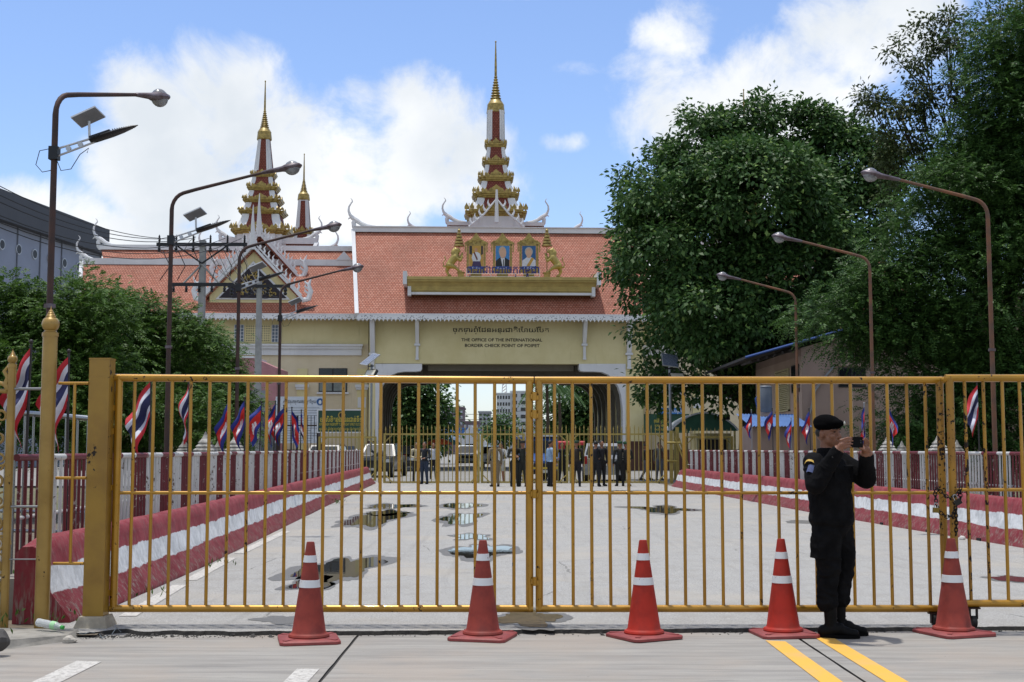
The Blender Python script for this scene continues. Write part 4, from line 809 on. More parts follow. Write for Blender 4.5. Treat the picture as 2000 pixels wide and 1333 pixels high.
# cornice shelf projecting from the roof
cx0, cx1 = B(797, 560, -1.1)[0], B(1163, 560, -1.1)[0]; zc = B(980, 541, -1.4)[1]; zq = zc - 12.82
prof = [(.6, 11.70), (-.80, 11.72), (-.85, 11.92), (-.92, 11.93), (-.94, 12.02), (-1.0, 12.22), (-1.15, 12.42), (-1.30, 12.52), (-1.30, 12.60), (-1.40, 12.62), (-1.40, 12.82), (1.9, 12.82), (1.9, 12.0)]
g = MB(); g.extr(lambda i: [((cx0, cx1)[i] + (-.18 if i == 0 else .18) * max(0, (z - 12.1)), y, z + zq) for y, z in prof], 2); g.f = [f[::-1] for f in g.f]; CORN = g.obj('roof_cornice', [simple('gold ochre cornice paint', '#b09b5a', .5, .15, .25, 2)], BLD, 0)
for x, s_ in ((cx0 - .2, -1), (cx1 + .2, 1)): g = MB(); g.box2((x - .13, -1.5, 12.3 + zq), (x + .13, .8, 13.15 + zq)); g.box2((x - .13 - s_ * .3, -1.0, 11.6 + zq), (x + .10 - s_ * .3, .7, 12.3 + zq)); g.obj('cornice_end', WHT, BLD, 0)
g = MB(); g.box2((cx0 + .1, -.92, 11.68 + zq), (cx1 - .1, -.7, 11.84 + zq)); g.obj('cornice_moulding', WHT, BLD, 0)
# ---- towers
def tower(lx, ly, Y, tiers, shaft, drum, rings, tip, pxs, name='spire_tower'):
    k = Y / F; z = lambda y: ZY(y, Y); T = [(h * k, z(a), z(b), z(c)) for h, a, b, c in tiers]; c = (0, 0, 0)
    h0, zb0 = T[0][0], T[0][1]; g = MB(); g.plan([(h0 * .86, zb0 - 3.2), (h0 * .86, zb0 + .02)], NOTCH); tw = g.obj(name, WHT, BLD, 0, (lx, ly, 0))
    for i, (h, z0, z1, z2) in enumerate(T):
        dz = z1 - z0; g = MB(); g.plan([(h * .86, z0), (h * .88, z0 + dz * .25), (h * .93, z0 + dz * .3), (h * .94, z0 + dz * .55), (h * .99, z0 + dz * .6), (h, z0 + dz * .95), (h * .97, z1), (h * .8, z1 + .01)], NOTCH); tr = g.obj('gold_cornice', GOLDT, tw, 0)
        g = MB(); az = z2 - z1
        for r_ in range(4):
            M = rotm(0, 0, r_ * pi / 2)
            leaf = lambda w, hh: [(-w * .5, 0), (w * .5, 0), (w * .55, hh * .35), (w * .25, hh * .7), (0, hh), (-w * .25, hh * .7), (-w * .55, hh * .35)]
            for x, w, hh, y_ in [(0, h * .42, az * 1.25, .98), (-h * .24, h * .16, az * .6, .98), (h * .24, h * .16, az * .6, .98)] + [(s_ * h * q, h * .13, az * e, .96) for s_ in (-1, 1) for q, e in ((.45, .55), (.57, .7), (.78, .9), (.95, 1.0))]:
                yy = -h * (y_ if abs(x) < h * .63 else (.87 if abs(x) < h * .88 else .75)); m_ = MB(); m_.prism(leaf(w, hh), .06); g.add([M @ Vector((p[0] + x, p[1] + yy, p[2] + z1)) for p in m_.v], m_.f)
        g.obj('antefix_crest', GOLDT, tw, 0)
        hb = h * .84; ht = (T[i + 1][0] * .80 if i + 1 < len(T) else shaft[0] * k); zt0 = z1; zt1 = T[i + 1][1] if i + 1 < len(T) else shaft[1] and z(shaft[2]); zt1 = T[i + 1][1] if i + 1 < len(T) else z(shaft[2])
        pr = [(hb, zt0)] + [(ht + (hb - ht) * (1 - u) ** 1.7, zt0 + (zt1 - zt0) * u) for u in (.2, .4, .6, .8, 1)]
        g = MB(); g.plan(pr, SQ); g.obj('tower_roof', WHT, tw, 0); g = MB()
        for r_ in range(4):
            M = rotm(0, 0, r_ * pi / 2); V = []
            for r, zz in pr: V += [M @ Vector((-r * .60, -r - .025, zz)), M @ Vector((r * .60, -r - .025, zz))]
            g.add(V, [(2 * q, 2 * q + 1, 2 * q + 3, 2 * q + 2) for q in range(len(pr) - 1)])
        g.obj('roof_tiles', TILE_T, tw, 0)
    sb, st_, y0, y1 = shaft; a, b = sb * k, st_ * k; g = MB(); g.plan([(a, z(y0) - .3), (a, z(y0)), (b, z(y1))], NOTCH); g.obj('shaft', WHT, tw, 0); g = MB()
    for r_ in range(4): M = rotm(0, 0, r_ * pi / 2); g.add([M @ Vector((-a * .42, -a - .02, z(y0))), M @ Vector((a * .42, -a - .02, z(y0))), M @ Vector((b * .42, -b - .02, z(y1) - .1)), M @ Vector((-b * .42, -b - .02, z(y1) - .1))], [(0, 1, 2, 3)])
    g.obj('shaft_tiles', TILE_T, tw, 0)
    d, y0, y1 = drum; r = d * k; zz0, zz1 = z(y0), z(y1); g = MB(); g.lathe([(r * .96, zz0 - .05), (r * 1.02, zz0), (r * 1.0, zz0 + .1), (r * .92, zz0 + (zz1 - zz0) * .55), (r * .94, zz0 + (zz1 - zz0) * .6), (r * .55, zz1), (r * .3, zz1 + .1)], 20); sp = g.obj('spire', GOLDT, tw)
    za_, zb_2 = zz1, z(rings); g = MB(); pr = []
    for i in range(9): u = i / 9; rr = r * (.62 - .47 * u); zz = za_ + (zb_2 - za_) * u; dz = (zb_2 - za_) / 9; pr += [(rr * .62, zz), (rr, zz + dz * .3), (rr * .95, zz + dz * .45), (rr * .6, zz + dz * .85)]
    zt = z(tip); pr += [(r * .14, zb_2), (r * .13, zb_2 + (zt - zb_2) * .3), (r * .06, zt - .15), (r * .10, zt - .12), (r * .09, zt - .05), (.01, zt)]; g.lathe(pr, 14); g.obj('spire_rings', GOLDT, sp)
    return tw
cxT = (W(968, 300, 94) - BO).dot(EX)
tower(cxT, 9.0, 94, [(60.6, 432, 418, 405), (46, 394, 382, 372), (35, 360, 349, 340), (26.5, 327, 318, 310), (21.7, 292, 284, 276)], (17.6, 16.8, 277, 219), (18, 222, 195), 148, 80, 0)
LT = ([(57, 468, 457, 446), (44, 428, 420, 414), (37, 405, 397, 390), (30, 381, 372, 365), (24, 354, 347, 341)], (18, 11, 341, 277), (14.5, 278, 255), 221, 163)
tower((W(519, 300, 94) - BO).dot(EX), 9.0, 94, *LT, 0); tower((W(1459, 300, 94) - BO).dot(EX), 9.0, 94, LT[0], LT[1], LT[2], LT[3], 168, 0)
p = W(593, 400, 100) - BO; tower(p.dot(EX), p.dot(EY), 100, [(24, 489, 479, 470), (19, 460, 454, 446)], (14, 10, 447, 392), (12, 391, 375), 350, 300, 0)
# stub roofs round the central tower: small gable to the front, horned ridges to the sides
zs = ZY(442, 94)
for s_ in (-1, 1):
    x0 = cxT + s_ * 1.9; x1 = cxT + s_ * 3.6; g = MB(); g.box2((x0, 8.8, zs), (x1, 9.2, zs + .28)); g.obj('ridge_cap', WHT, BLD, 0); horn(x1 - s_ * .1, 9, zs + .05, s_, .85)
    slope('tiled_roof', (min(x0, x1), 7.6, zs - 1.2), (max(x0, x1), 7.6, zs - 1.2), (max(x0, x1), 9, zs), (min(x0, x1), 9, zs))
g = MB(); zg = ZY(395, 91.5)
for s_ in (-1, 1):
    g.tube([(cxT + s_ * 2.0, 6.5, zs - .5), (cxT + s_ * .9, 6.5, zs + .45), (cxT, 6.5, zs + 1.55)], [.09, .08, .07], 6)
    for i in range(5): x = cxT + s_ * (.5 + .32 * i); z = zs + 1.0 - .33 * i; g.tube([(x, 6.5, z), (x + s_ * .14, 6.5, z + .28), (x + s_ * .10, 6.5, z + .5)], [.1, .07, .01], 6)
g.tube([(cxT, 6.45, zs - .2), (cxT, 6.4, zs + 1.2), (cxT, 6.3, zs + 2.2), (cxT, 6.3, zg + .6)], [.16, .12, .07, .02], 8); g.obj('bargeboard', WHT, BLD)
# ---- wings
def wing(s_, full=True):
    X = lambda d: s_ * d; y0 = 1.5
    def bx(name, d0, d1, ya, yb, za_, zb__, m_): g = MB(); g.box2((X(d0), ya, za_), (X(d1), yb, zb__)); return g.obj(name, m_, BLD, 0)
    bx('wing_wall', 8.95, 28, y0, 11, 0, 10.3, BEIGE); bx('upper_wall', 8.95, 28.02, y0 - .05, y0 - .001, 8.5, 10.25, CREAM); bx('wing_plinth', 9.4, 28.05, y0 - .08, y0 - .002, 0, 1.4, M_BROWN)
    zc1, zc2 = 8.45, 7.72
    bx('cornice_band', 9.3, 28.1, y0 - .42, y0, zc1 - .12, zc1, WHT); bx('cornice_band', 9.35, 28.08, y0 - .30, y0, zc1 - .3, zc1 - .12, WHT); bx('cornice_band', 9.4, 28.06, y0 - .16, y0, zc2, zc1 - .3, WHT)
    for d in (9.35, 13.35, 17.3, 21.3, 25.3):
        bx('pilaster', d - .33, d + .33, y0 - .12, y0 - .002, 1.4, zc2 - .9, CREAM); bx('pilaster_capital', d - .45, d + .45, y0 - .24, y0 - .003, 5.55, 5.75, WHT); bx('pilaster_capital', d - .39, d + .39, y0 - .2, y0 - .003, 5.4, 5.54, WHT); bx('wall_panel', d - .28, d + .28, y0 - .16, y0 - .12, 4.2, 4.9, WHT)
    for d in (11.3, 15.3, 19.3, 23.3):
        w = .95 if d != 15.3 else .28; za1, zb1 = (5.25, 6.85) if d != 15.3 else (5.0, 6.85); wn = bx('window', d - w, d + w, y0 - .05, y0 - .004, za1, zb1, M_FRAME)
        for q in range(2):
            for r in range(2):
                g = MB(); a = X(d - w + .07 + q * w); b = X(d - w + w - .05 + q * w); g.box2((a, y0 - .058, za1 + .07 + r * (zb1 - za1) / 2), (b, y0 - .052, za1 + (zb1 - za1) / 2 - .05 + r * (zb1 - za1) / 2)); g.obj('pane', M_DARKG if r else simple('curtained glass', '#6f7672', .15, 0, .3, 3), wn, 0)
        g = MB(); g.box2((X(d - w - .12), y0 - .15, za1 - .13), (X(d + w + .12), y0 - .002, za1 - .01)); g.obj('sill', WHT, wn, 0)
    for d0, n in ((14.8, 3), (17.3, 3)):
        gw = bx('lattice_window', d0, d0 + .62, y0 - .09, y0 - .052, 8.6, 9.75, simple('blue grey glass', '#4d5a6b', .2))
        for q in range(4): g = MB(); x = X(d0 + .62 * q / 3); g.box2((x - .02, y0 - .11, 8.6), (x + .02, y0 - .091, 9.75)); g.obj('glazing_bar', WHT, gw, 0)
        for q in range(6): g = MB(); z = 8.6 + 1.15 * q / 5; g.box2((X(d0), y0 - .12, z - .015), (X(d0 + .62), y0 - .111, z + .015)); g.obj('glazing_bar', WHT, gw, 0)
    pw = bx('vent_panel', 15.5, 17.2, y0 - .10, y0 - .052, 8.6, 9.75, CREAM); g = MB()
    for q in range(11):
        for r in range(7): x = X(15.62 + q * .147); z = 8.7 + r * .16; g.add([(x - .035, y0 - .103, z - .035), (x + .035, y0 - .103, z - .035), (x + .035, y0 - .103, z + .035), (x - .035, y0 - .103, z + .035)], [(0, 1, 2, 3)])
    o = g.obj('vent_holes', M_FRAME, pw, 0); o['kind'] = 'stuff'
    # roofs in two steps
    zl = 10.35
    def S(name, d0, d1, ya, za1, e0, e1, yb, zb1):
        q = [(X(d0), ya, za1), (X(d1), ya, za1), (X(e1), yb, zb1), (X(e0), yb, zb1)]
        if s_ < 0: q = [q[1], q[0], q[3], q[2]]
        return slope(name, *q)
    S('tiled_roof', 8.6, 28.0, .4, zl, 8.6, 29.0, 4.3, zl + 3.9); S('tiled_roof', 8.6, 27.6, 4.5, zl + 4.25, 8.6, 28.0, 5.4, zl + 5.1); S('tiled_roof', 8.6, 28, 11.4, zl, 8.6, 28, 5.4, zl + 5.1)
    bx('ridge_cap', 8.6, 29.0, 4.2, 4.6, zl + 3.85, zl + 4.28, WHT); bx('ridge_cap', 8.6, 28.1, 5.2, 5.6, zl + 5.05, zl + 5.4, WHT)
    horn(X(29.0), 4.4, zl + 3.95, s_, .8); horn(X(28.1), 5.4, zl + 5.1, s_, .9); board('verge_board', (X(28.0), .35, zl), (X(29.0), 4.3, zl + 3.95), .25, .3)
    fringe(X(8.7), X(28.2), .36, zl + .02, .42)
    g = MB(); g.prism([(-.55, 0), (.55, 0), (0, .62)], .3); g.v = [(x + X(10.9), y + 4.3, z + zl + 4.25) for x, y, z in g.v]; g.obj('ridge_gablet', WHT, BLD, 0)
    # cruciform gable roof
    c = 16.7; cx = X(c)
    for (hw, ze_, za2, ya, yb) in ((3.2, 11.6, 14.9, 1.1, 8), (2.55, 13.5, 16.2, 3.7, 8)):
        for q in (-1, 1):
            a, b = (cx + q * hw, ya, ze_), (cx + q * hw, yb, ze_); r1, r0 = (cx, yb, za2), (cx, ya, za2); pts = [a, b, r1, r0] if q > 0 else [b, a, r0, r1]; slope('gable_roof', *pts)
            board('bargeboard', (cx + q * (hw + .25), ya - .12, ze_ - .22), (cx, ya - .12, za2 + .12), .16, .42); board('bargeboard', (cx + q * (hw + .1), ya - .22, ze_ + .12), (cx, ya - .22, za2 + .45), .10, .14)
            g = MB(); n = 11
            for i in range(n):
                u = (i + .6) / n; x = cx + q * hw * (1 - u); z = ze_ + (za2 - ze_) * u + .40; g.tube([(x, ya - .18, z - .12), (x + q * .10, ya - .18, z + .12), (x + q * .05, ya - .18, z + .30), (x + q * .16, ya - .18, z + .45)], [.085, .075, .05, .01], 6)
            o = g.obj('flame_crest', WHT, BLD); o['kind'] = 'stuff'
            xx = cx + q * (hw + .2); g = MB(); g.tube([(xx - q * .1, ya - .15, ze_ - .25), (xx + q * .35, ya - .15, ze_ - .12), (xx + q * .5, ya - .15, ze_ + .4), (xx + q * .35, ya - .15, ze_ + .85), (xx + q * .55, ya - .15, ze_ + 1.35)], [.16, .2, .17, .12, .02], 8)
            for e in range(3): g.tube([(xx + q * (.4), ya - .15, ze_ + .2 + e * .3), (xx + q * .1, ya - .15, ze_ + .42 + e * .3), (xx + q * .14, ya - .15, ze_ + .62 + e * .3)], [.1, .07, .01], 6)
            g.obj('naga_finial', WHT, BLD)
        g = MB(); g.tube([(cx, ya - .2, za2 - .1), (cx, ya - .3, za2 + .9), (cx, ya - .45, za2 + 1.9), (cx, ya - .35, za2 + 2.9)], [.20, .17, .09, .02], 8); g.obj('apex_finial', WHT, BLD)
    for (hr, he, zr2, ye, ze2) in ((3.5, 2.75, 16.3, 5.0, 13.5), (4.7, 3.6, 15.35, 3.4, 11.8)):
        slope('cross_roof', (cx - he, ye, ze2), (cx + he, ye, ze2), (cx + hr, 8, zr2), (cx - hr, 8, zr2)); g = MB(); g.box2((cx - hr, 7.8, zr2), (cx + hr, 8.2, zr2 + .45)); g.obj('ridge_cap', WHT, BLD, 0)
        for q in (-1, 1):
            board('verge_board', (cx + q * he, ye - .05, ze2), (cx + q * hr, 8, zr2 + .1), .26, .3); horn(cx + q * (hr - .1), 8, zr2 + .15, q, .82); g = MB()
            for e in range(5): u = .04 + e * .06; x = cx + q * (he + (hr - he) * u); y = ye + (8 - ye) * u - .1; z = ze2 + (zr2 - ze2) * u; g.tube([(x, y, z), (x - q * .18, y, z + .3), (x - q * .02, y, z + .55)], [.15, .12, .02], 6)
            g.obj('naga_finial', WHT, BLD)
    yg = 1.35; g = MB(); g.prism([(-2.9, 10.75), (2.9, 10.75), (2.9, 11.75), (0, 14.7), (-2.9, 11.75)], .3); g.v = [(x + cx, y + yg + .1, z) for x, y, z in g.v]; g.obj('gable_wall', CREAM, BLD, 0)
    g = MB(); g.prism([(-2.5, 11.45), (2.5, 11.45), (0, 14.05)], .08); g.v = [(x + cx, y + yg - .1, z) for x, y, z in g.v]; g.obj('tympanum_frame', WHT, BLD, 0)
    g = MB(); g.prism([(-2.25, 11.55), (2.25, 11.55), (0, 13.85)], .08); g.v = [(x + cx, y + yg - .16, z) for x, y, z in g.v]; ty = g.obj('tympanum', M_TYMP, BLD, 0)
    g = MB(); rr = random.Random(3)
    for i in range(120):
        a = rr.uniform(-1.9, 1.9); z = rr.uniform(11.75, 13.6)
        if z > 13.5 - abs(a) * 1.04 - .1: continue
        g.tube([(cx + a + .14 * cos(e * 1.1 + i) * (1 - e / 6), yg - .23, z + .14 * sin(e * 1.1 + i) * (1 - e / 6)) for e in range(5)], [.05, .05, .045, .035, .02], 5)
    o = g.obj('gilt_carving', GOLDT, ty); o['kind'] = 'stuff'
    g = MB(); g.box2((cx - 3.2, yg - .3, 10.62), (cx + 3.2, yg + .1, 10.8)); g.obj('string_course', WHT, BLD, 0)
wing(-1); wing(1)
# ================================================================== THINGS STANDING ON THE CORNICE SHELF
SH = 12.82 + zq; SY = -.1
def onb(lx, ly, z): return BO + EX * lx + EY * ly + Vector((0, 0, z))
SK = {'skin': simple('printed skin tone', '#b98a68', .5), 'skin2': simple('printed pale skin tone', '#c79f83', .5), 'suit': simple('printed black', '#0f1014', .5), 'wht': simple('printed white', '#cfd0d4', .5), 'blue': simple('printed sky blue', '#3a7fb8', .5), 'blue2': simple('printed deep blue', '#1c5688', .5), 'hair': simple('printed grey hair', '#a9a39a', .5), 'gold': simple('printed gold', '#b98f3c', .5), 'dark': simple('printed dark hall', '#2b2a22', .5), 'cap': simple('printed caption blue', '#1f4f9c', .5), 'sash': simple('printed brown sash', '#6d3a22', .5), 'purp': simple('printed purple', '#3d2c55', .5)}
def portrait(px, who, label):
    x, _ = B(px, 500, SY); t = thing('portrait_frame', label, 'portrait', onb(x, SY, SH), PHI); zt1 = B(px, 455, SY)[1] - SH; zp0, zp1 = B(px, 521, SY)[1] - SH, B(px, 481, SY)[1] - SH; hw = .46
    g = MB()
    for s_ in (-1, 1): g.box((s_ * (hw + .10), 0, (zp0 + zp1) / 2), (.16, .14, zp1 - zp0 + .25)); g.box((s_ * (hw + .26), 0, zp1 - .15), (.08, .12, .5))
    g.box((0, 0, zp1 + .08), (hw * 2 + .4, .14, .14)); g.box((0, 0, zp0 - .22), (hw * 2 + .3, .14, .40)); g.box((0, .1, .2), (hw * 1.6, .1, .5)); g.obj('frame', GOLDT, t, 0)
    g = MB(); P = [(-.95, 0), (-.9, .12), (-.78, .2), (-.5, .34), (-.28, .55), (-.1, .85), (0, 1.0), (.1, .85), (.28, .55), (.5, .34), (.78, .2), (.9, .12), (.95, 0)]; k = zt1 - zp1 - .12; g.prism([(a * .86, zp1 + .13 + b * k) for a, b in P][::-1], .12)
    for i in range(26): a = rnd.uniform(-.6, .6); b = rnd.uniform(.05, .28) + max(0, .45 - abs(a)) * .5 * rnd.random(); g.ball((a, -.07, zp1 + .15 + b * k), (.05, .03, .05), 6, 4)
    g.obj('pediment', GOLDT, t, 30)
    H = zp1 - zp0; zb = zp0; pc = MB(); pc.box((0, -.05, (zp0 + zp1) / 2), (hw * 2, .02, H)); pic = pc.obj('picture', {'a': SK['gold'], 'b': SK['blue'], 'c': SK['blue2']}[who], t, 0)
    def el(name, c, r, m_, d, n=18, a0=0, a1=2 * pi): g = MB(); g.add([(c[0] + r[0] * cos(a0 + (a1 - a0) * q / n), -.062 - .004 * d, zb + H * c[1] + r[1] * H * sin(a0 + (a1 - a0) * q / n)) for q in range(n)], [tuple(range(n))]); g.obj(name, m_, pic, 0)
    def po(name, P, m_, d): g = MB(); g.add([(a * hw, -.062 - .004 * d, zb + H * b) for a, b in P], [tuple(range(len(P)))]); g.obj(name, m_, pic, 0)
    if who == 'a':
        po('printed_hall', [(-1, .62), (-.6, .55), (-.6, 1), (-1, 1)], SK['dark'], 0); po('printed_hall', [(.7, .55), (1, .6), (1, 1), (.7, 1)], SK['dark'], 0)
        po('printed_robe', [(-.65, .42), (-.5, .62), (-.2, .70), (.2, .70), (.55, .62), (.7, .42), (.5, .2), (-.45, .2)], SK['wht'], 0); po('printed_lap', [(-.6, .0), (.75, .0), (.6, .25), (-.45, .25)], SK['purp'], 1); po('printed_sash', [(-.4, .66), (-.2, .70), (.25, .35), (.1, .28)], SK['sash'], 1); el('printed_face', (-.01, .80), (.10, .10), SK['skin'], 1)
    elif who == 'b':
        po('printed_suit', [(-1, 0), (-1, .26), (-.45, .42), (.45, .42), (1, .3), (1, 0)], SK['suit'], 0); po('printed_shirt', [(-.28, .42), (.32, .42), (.3, 0), (.0, 0)], SK['wht'], 1); po('printed_tie', [(.08, .34), (.2, .34), (.24, 0), (.1, 0)], SK['suit'], 2); el('printed_hair', (-.01, .74), (.25, .24), SK['hair'], 1); el('printed_face', (.02, .66), (.23, .27), SK['skin2'], 2)
    else:
        po('printed_blouse', [(-1, 0), (-.95, .28), (-.3, .45), (.4, .45), (.95, .3), (1, 0)], SK['wht'], 0); po('printed_sash', [(.4, .44), (.75, .38), (.1, 0), (-.4, 0)], SK['gold'], 1); el('printed_hair', (-.01, .72), (.27, .22), SK['hair'], 1); el('printed_face', (-.01, .64), (.19, .24), SK['skin2'], 2)
    g = MB(); g.box((0, -.07, zp0 - .09), (hw * 2, .02, .18)); g.obj('caption_strip', SK['cap'], t, 0)
    g = MB()
    for zz in (.06, .12): g.box((0, -.083, zp0 - zz - .01), (hw * 1.5, .004, .025))
    g.obj('caption_lines', SK['wht'], t, 0)
portrait(930, 'a', 'gilt framed portrait of a seated figure in white with brown sash'); portrait(981.5, 'b', 'gilt framed portrait of a figure in dark suit and tie'); portrait(1033, 'c', 'gilt framed portrait of a white haired figure in pale blouse')
def remesh(mb, name, mats, parent, voxel, sm=2, paint=None, loc=None):
    me = bpy.data.meshes.new('tmp'); me.from_pydata(mb.v, [], mb.f); o = bpy.data.objects.new('tmp', me); col.objects.link(o)
    m = o.modifiers.new('r', 'REMESH'); m.mode = 'VOXEL'; m.voxel_size = voxel; m.use_smooth_shade = True
    if sm: s_ = o.modifiers.new('s', 'SMOOTH'); s_.factor = .5; s_.iterations = sm
    dg = bpy.context.evaluated_depsgraph_get(); dg.update(); nm = bpy.data.meshes.new_from_object(o.evaluated_get(dg)); nm.name = name; bpy.data.objects.remove(o)
    mats = mats if isinstance(mats, list) else [mats]; nm.materials.clear()
    for q in mats: nm.materials.append(q)
    if paint: nm.polygons.foreach_set('material_index', [paint(p.center) for p in nm.polygons])
    nm.polygons.foreach_set('use_smooth', [True] * len(nm.polygons)); nm.update(); return link_mesh(name, nm, parent, loc)
def lion(px, s_, label):
    x, _ = B(px, 500, SY); t = thing('lion_statue', label, 'statue', onb(x, SY - .1, SH), PHI); g = MB(); f = lambda a, b: (s_ * a, 0, b)
    g.capsule(f(-.25, .95), f(.12, 1.45), .24, .27); g.capsule(f(.12, 1.45), f(.22, 1.85), .22, .17); g.capsule(f(.20, 1.92), f(.34, 1.94), .19, .13); g.capsule(f(.36, 1.88), f(.44, 1.86), .10, .08); g.ball(f(.12, 2.1), .07); g.ball(f(.05, 1.75), (.2, .2, .3))
    for y in (-.13, .13):
        g.capsule((s_ * .2, y, 1.4), (s_ * .5, y, 1.35 + y), .12, .085); g.capsule((s_ * .5, y, 1.35 + y), (s_ * .62, y, 1.62 + y), .085, .07)
    g.capsule((-s_ * .25, -.1, .9), (s_ * .15, -.12, .75), .2, .12); g.capsule((s_ * .15, -.12, .75), (s_ * .42, -.12, .5), .11, .08); g.capsule((s_ * .42, -.12, .48), (s_ * .55, -.12, .5), .08, .06)
    g.capsule((-s_ * .28, .1, .9), (-s_ * .42, .1, .55), .2, .11); g.capsule((-s_ * .42, .1, .55), (-s_ * .30, .1, .28), .10, .08); g.capsule((-s_ * .3, .1, .26), (-s_ * .16, .1, .25), .08, .07)
    for a, b, r in (((-.42, .85), (-.62, .8), .06), ((-.62, .8), (-.66, 1.1), .045), ((-.66, 1.1), (-.5, 1.3), .04), ((-.5, 1.3), (-.56, 1.5), .05)): g.capsule(f(*a), f(*b), r, r * .9, 8)
    remesh(g, 'figure', simple('pale gold statue paint', '#a8954f', .45, .25, .25, 4), t, .035, 2)
    g = MB(); g.box((-s_ * .28, .05, .09), (.42, .42, .18), None, .9); g.obj('pedestal', GOLDT, t, 0); g = MB(); g.box((s_ * .52, -.05, .2), (.42, .4, .4)); g.box((s_ * .52, -.05, .42), (.52, .5, .06)); g.obj('pedestal', GOLDT, t, 0)
def parasol(px, label):
    x, _ = B(px, 500, SY); t = thing('tiered_parasol', label, 'parasol', onb(x, SY + .15, SH), PHI); H = B(px, 445, SY)[1] - SH; rod('pole', t, (0, 0, 0), (0, 0, H), .03, GOLDT)
    for i in range(6): g = MB(); r = .36 - .05 * i; z = H - 1.25 + .2 * i; g.lathe([(r, z), (r * .96, z + .12), (r * .5, z + .17)], 14); g.obj('canopy_tier', GOLDT, t)
lion(885, 1, 'rampant gold lion statue facing the seated figure portrait'); lion(1083, -1, 'rampant gold lion statue facing the white haired figure portrait'); parasol(896.5, 'slim tiered gold parasol behind the lion near the seated portrait'); parasol(1068.5, 'slim tiered gold parasol behind the lion near the white haired portrait')
M_NAVY = simple('navy blue letter enamel', '#20266e', .4); x0, z0 = B(911, 535, -.8); x1, _ = B(1054, 535, -.8)
t = thing('rooftop_letters', 'navy blue letter sign on a white frame below the three portraits', 'sign', onb(x0, -.8, SH), PHI); KH2 = [('ព', 'រ', ''), ('ះ', '', ''), ('រា', '', ''), ('ជា', '', ''), ('ណា', '', ''), ('ច', '', ''), ('ក', 'រ', ''), ('ក', '', ''), ('ម', 'ព', 'ុ'), ('ជា', '', '')]
g = khmer(KH2, 0, z0 - SH + .04, .74, x1 - x0, .0); n0 = len(g.v); off = MB(); off.v = [(a, b - .06, c) for a, b, c in g.v] + [(a, b, c) for a, b, c in g.v]; off.f = list(g.f) + [tuple(i + n0 for i in f) for f in g.f]; off.mi = [0] * len(off.f)
g2 = MB(); off.obj('letters', M_NAVY, t, 0)
for zz in (.1, .28): rod('frame_rail', t, (0, .03, zz), (x1 - x0, .03, zz), .018, WHT, 6)
for k in range(4): rod('frame_leg', t, ((x1 - x0) * k / 3, .03, 0), ((x1 - x0) * k / 3, .03, .35 + .3 * (k % 3 == 0)), .022, WHT, 6)
# ================================================================== TREES
def m_leaf(name, c1, c2, c3, gloss=.45, transl=.28):
    t = NT(name); geo = t.N.new('ShaderNodeNewGeometry'); r = geo.outputs['Random Per Island']
    c = t.mix(t.ramp(r, .2, .8), hexc(c1), hexc(c2)); c = t.mix(t.ramp(r, .90, .97), c, hexc(c3)); big = t.ramp(t.noise(.5, 3), .35, .65); c = t.mix(t.math('MULTIPLY', big, .35), c, hexc(c2))
    t.base(c).set(rough=gloss, spec=.25); tr = t.N.new('ShaderNodeBsdfTranslucent'); t.L.new(c, tr.inputs[0]); ms = t.N.new('ShaderNodeMixShader'); ms.inputs[0].default_value = transl
    t.L.new(t.b.outputs[0], ms.inputs[1]); t.L.new(tr.outputs[0], ms.inputs[2]); t.L.new(ms.outputs[0], t.out.inputs[0]); return t.mat
LEAF_BIG = m_leaf('dark glossy leaves', '#304d26', '#466532', '#7e9a50', .5); LEAF_FINE = m_leaf('feathery green leaflets', '#38531f', '#4c6b2a', '#6f8f3c', .55); LEAF_SPARSE = m_leaf('thin olive leaves', '#333f22', '#47542c', '#66723f', .5); LEAF_PALM = m_leaf('palm green', '#33502c', '#46663a', '#6a8450', .5); LEAF_RAIN = m_leaf('deep green leaflets', '#304b24', '#466630', '#678a42', .5)
BARK = simple('grey brown bark', '#54483c', .95, 0, .4, 5, .8, 14)
def norm(a): return a / np.maximum(np.linalg.norm(a, axis=1, keepdims=True), 1e-9)
def leaf_obj(name, P, D, Nn, L_, Wd, mat, parent, fold=.12):
    n = len(P); D = norm(D); S = norm(np.cross(D, Nn)); U = np.cross(S, D); V = np.empty((n, 4, 3))
    L_ = np.broadcast_to(np.asarray(L_, float), (n,))[:, None]; Wd = np.broadcast_to(np.asarray(Wd, float), (n,))[:, None]
    V[:, 0] = P; V[:, 1] = P + D * L_ * .45 + S * Wd * .5 + U * Wd * fold; V[:, 2] = P + D * L_ - U * L_ * .12; V[:, 3] = P + D * L_ * .45 - S * Wd * .5 + U * Wd * fold
    me = bpy.data.meshes.new(name); me.vertices.add(4 * n); me.vertices.foreach_set('co', V.reshape(-1)); me.loops.add(4 * n); me.loops.foreach_set('vertex_index', np.arange(4 * n, dtype=np.int32)); me.polygons.add(n)
    me.polygons.foreach_set('loop_start', np.arange(0, 4 * n, 4, dtype=np.int32)); me.polygons.foreach_set('loop_total', np.full(n, 4, dtype=np.int32)); me.materials.append(mat); me.update(calc_edges=True); return link_mesh(name, me, parent)
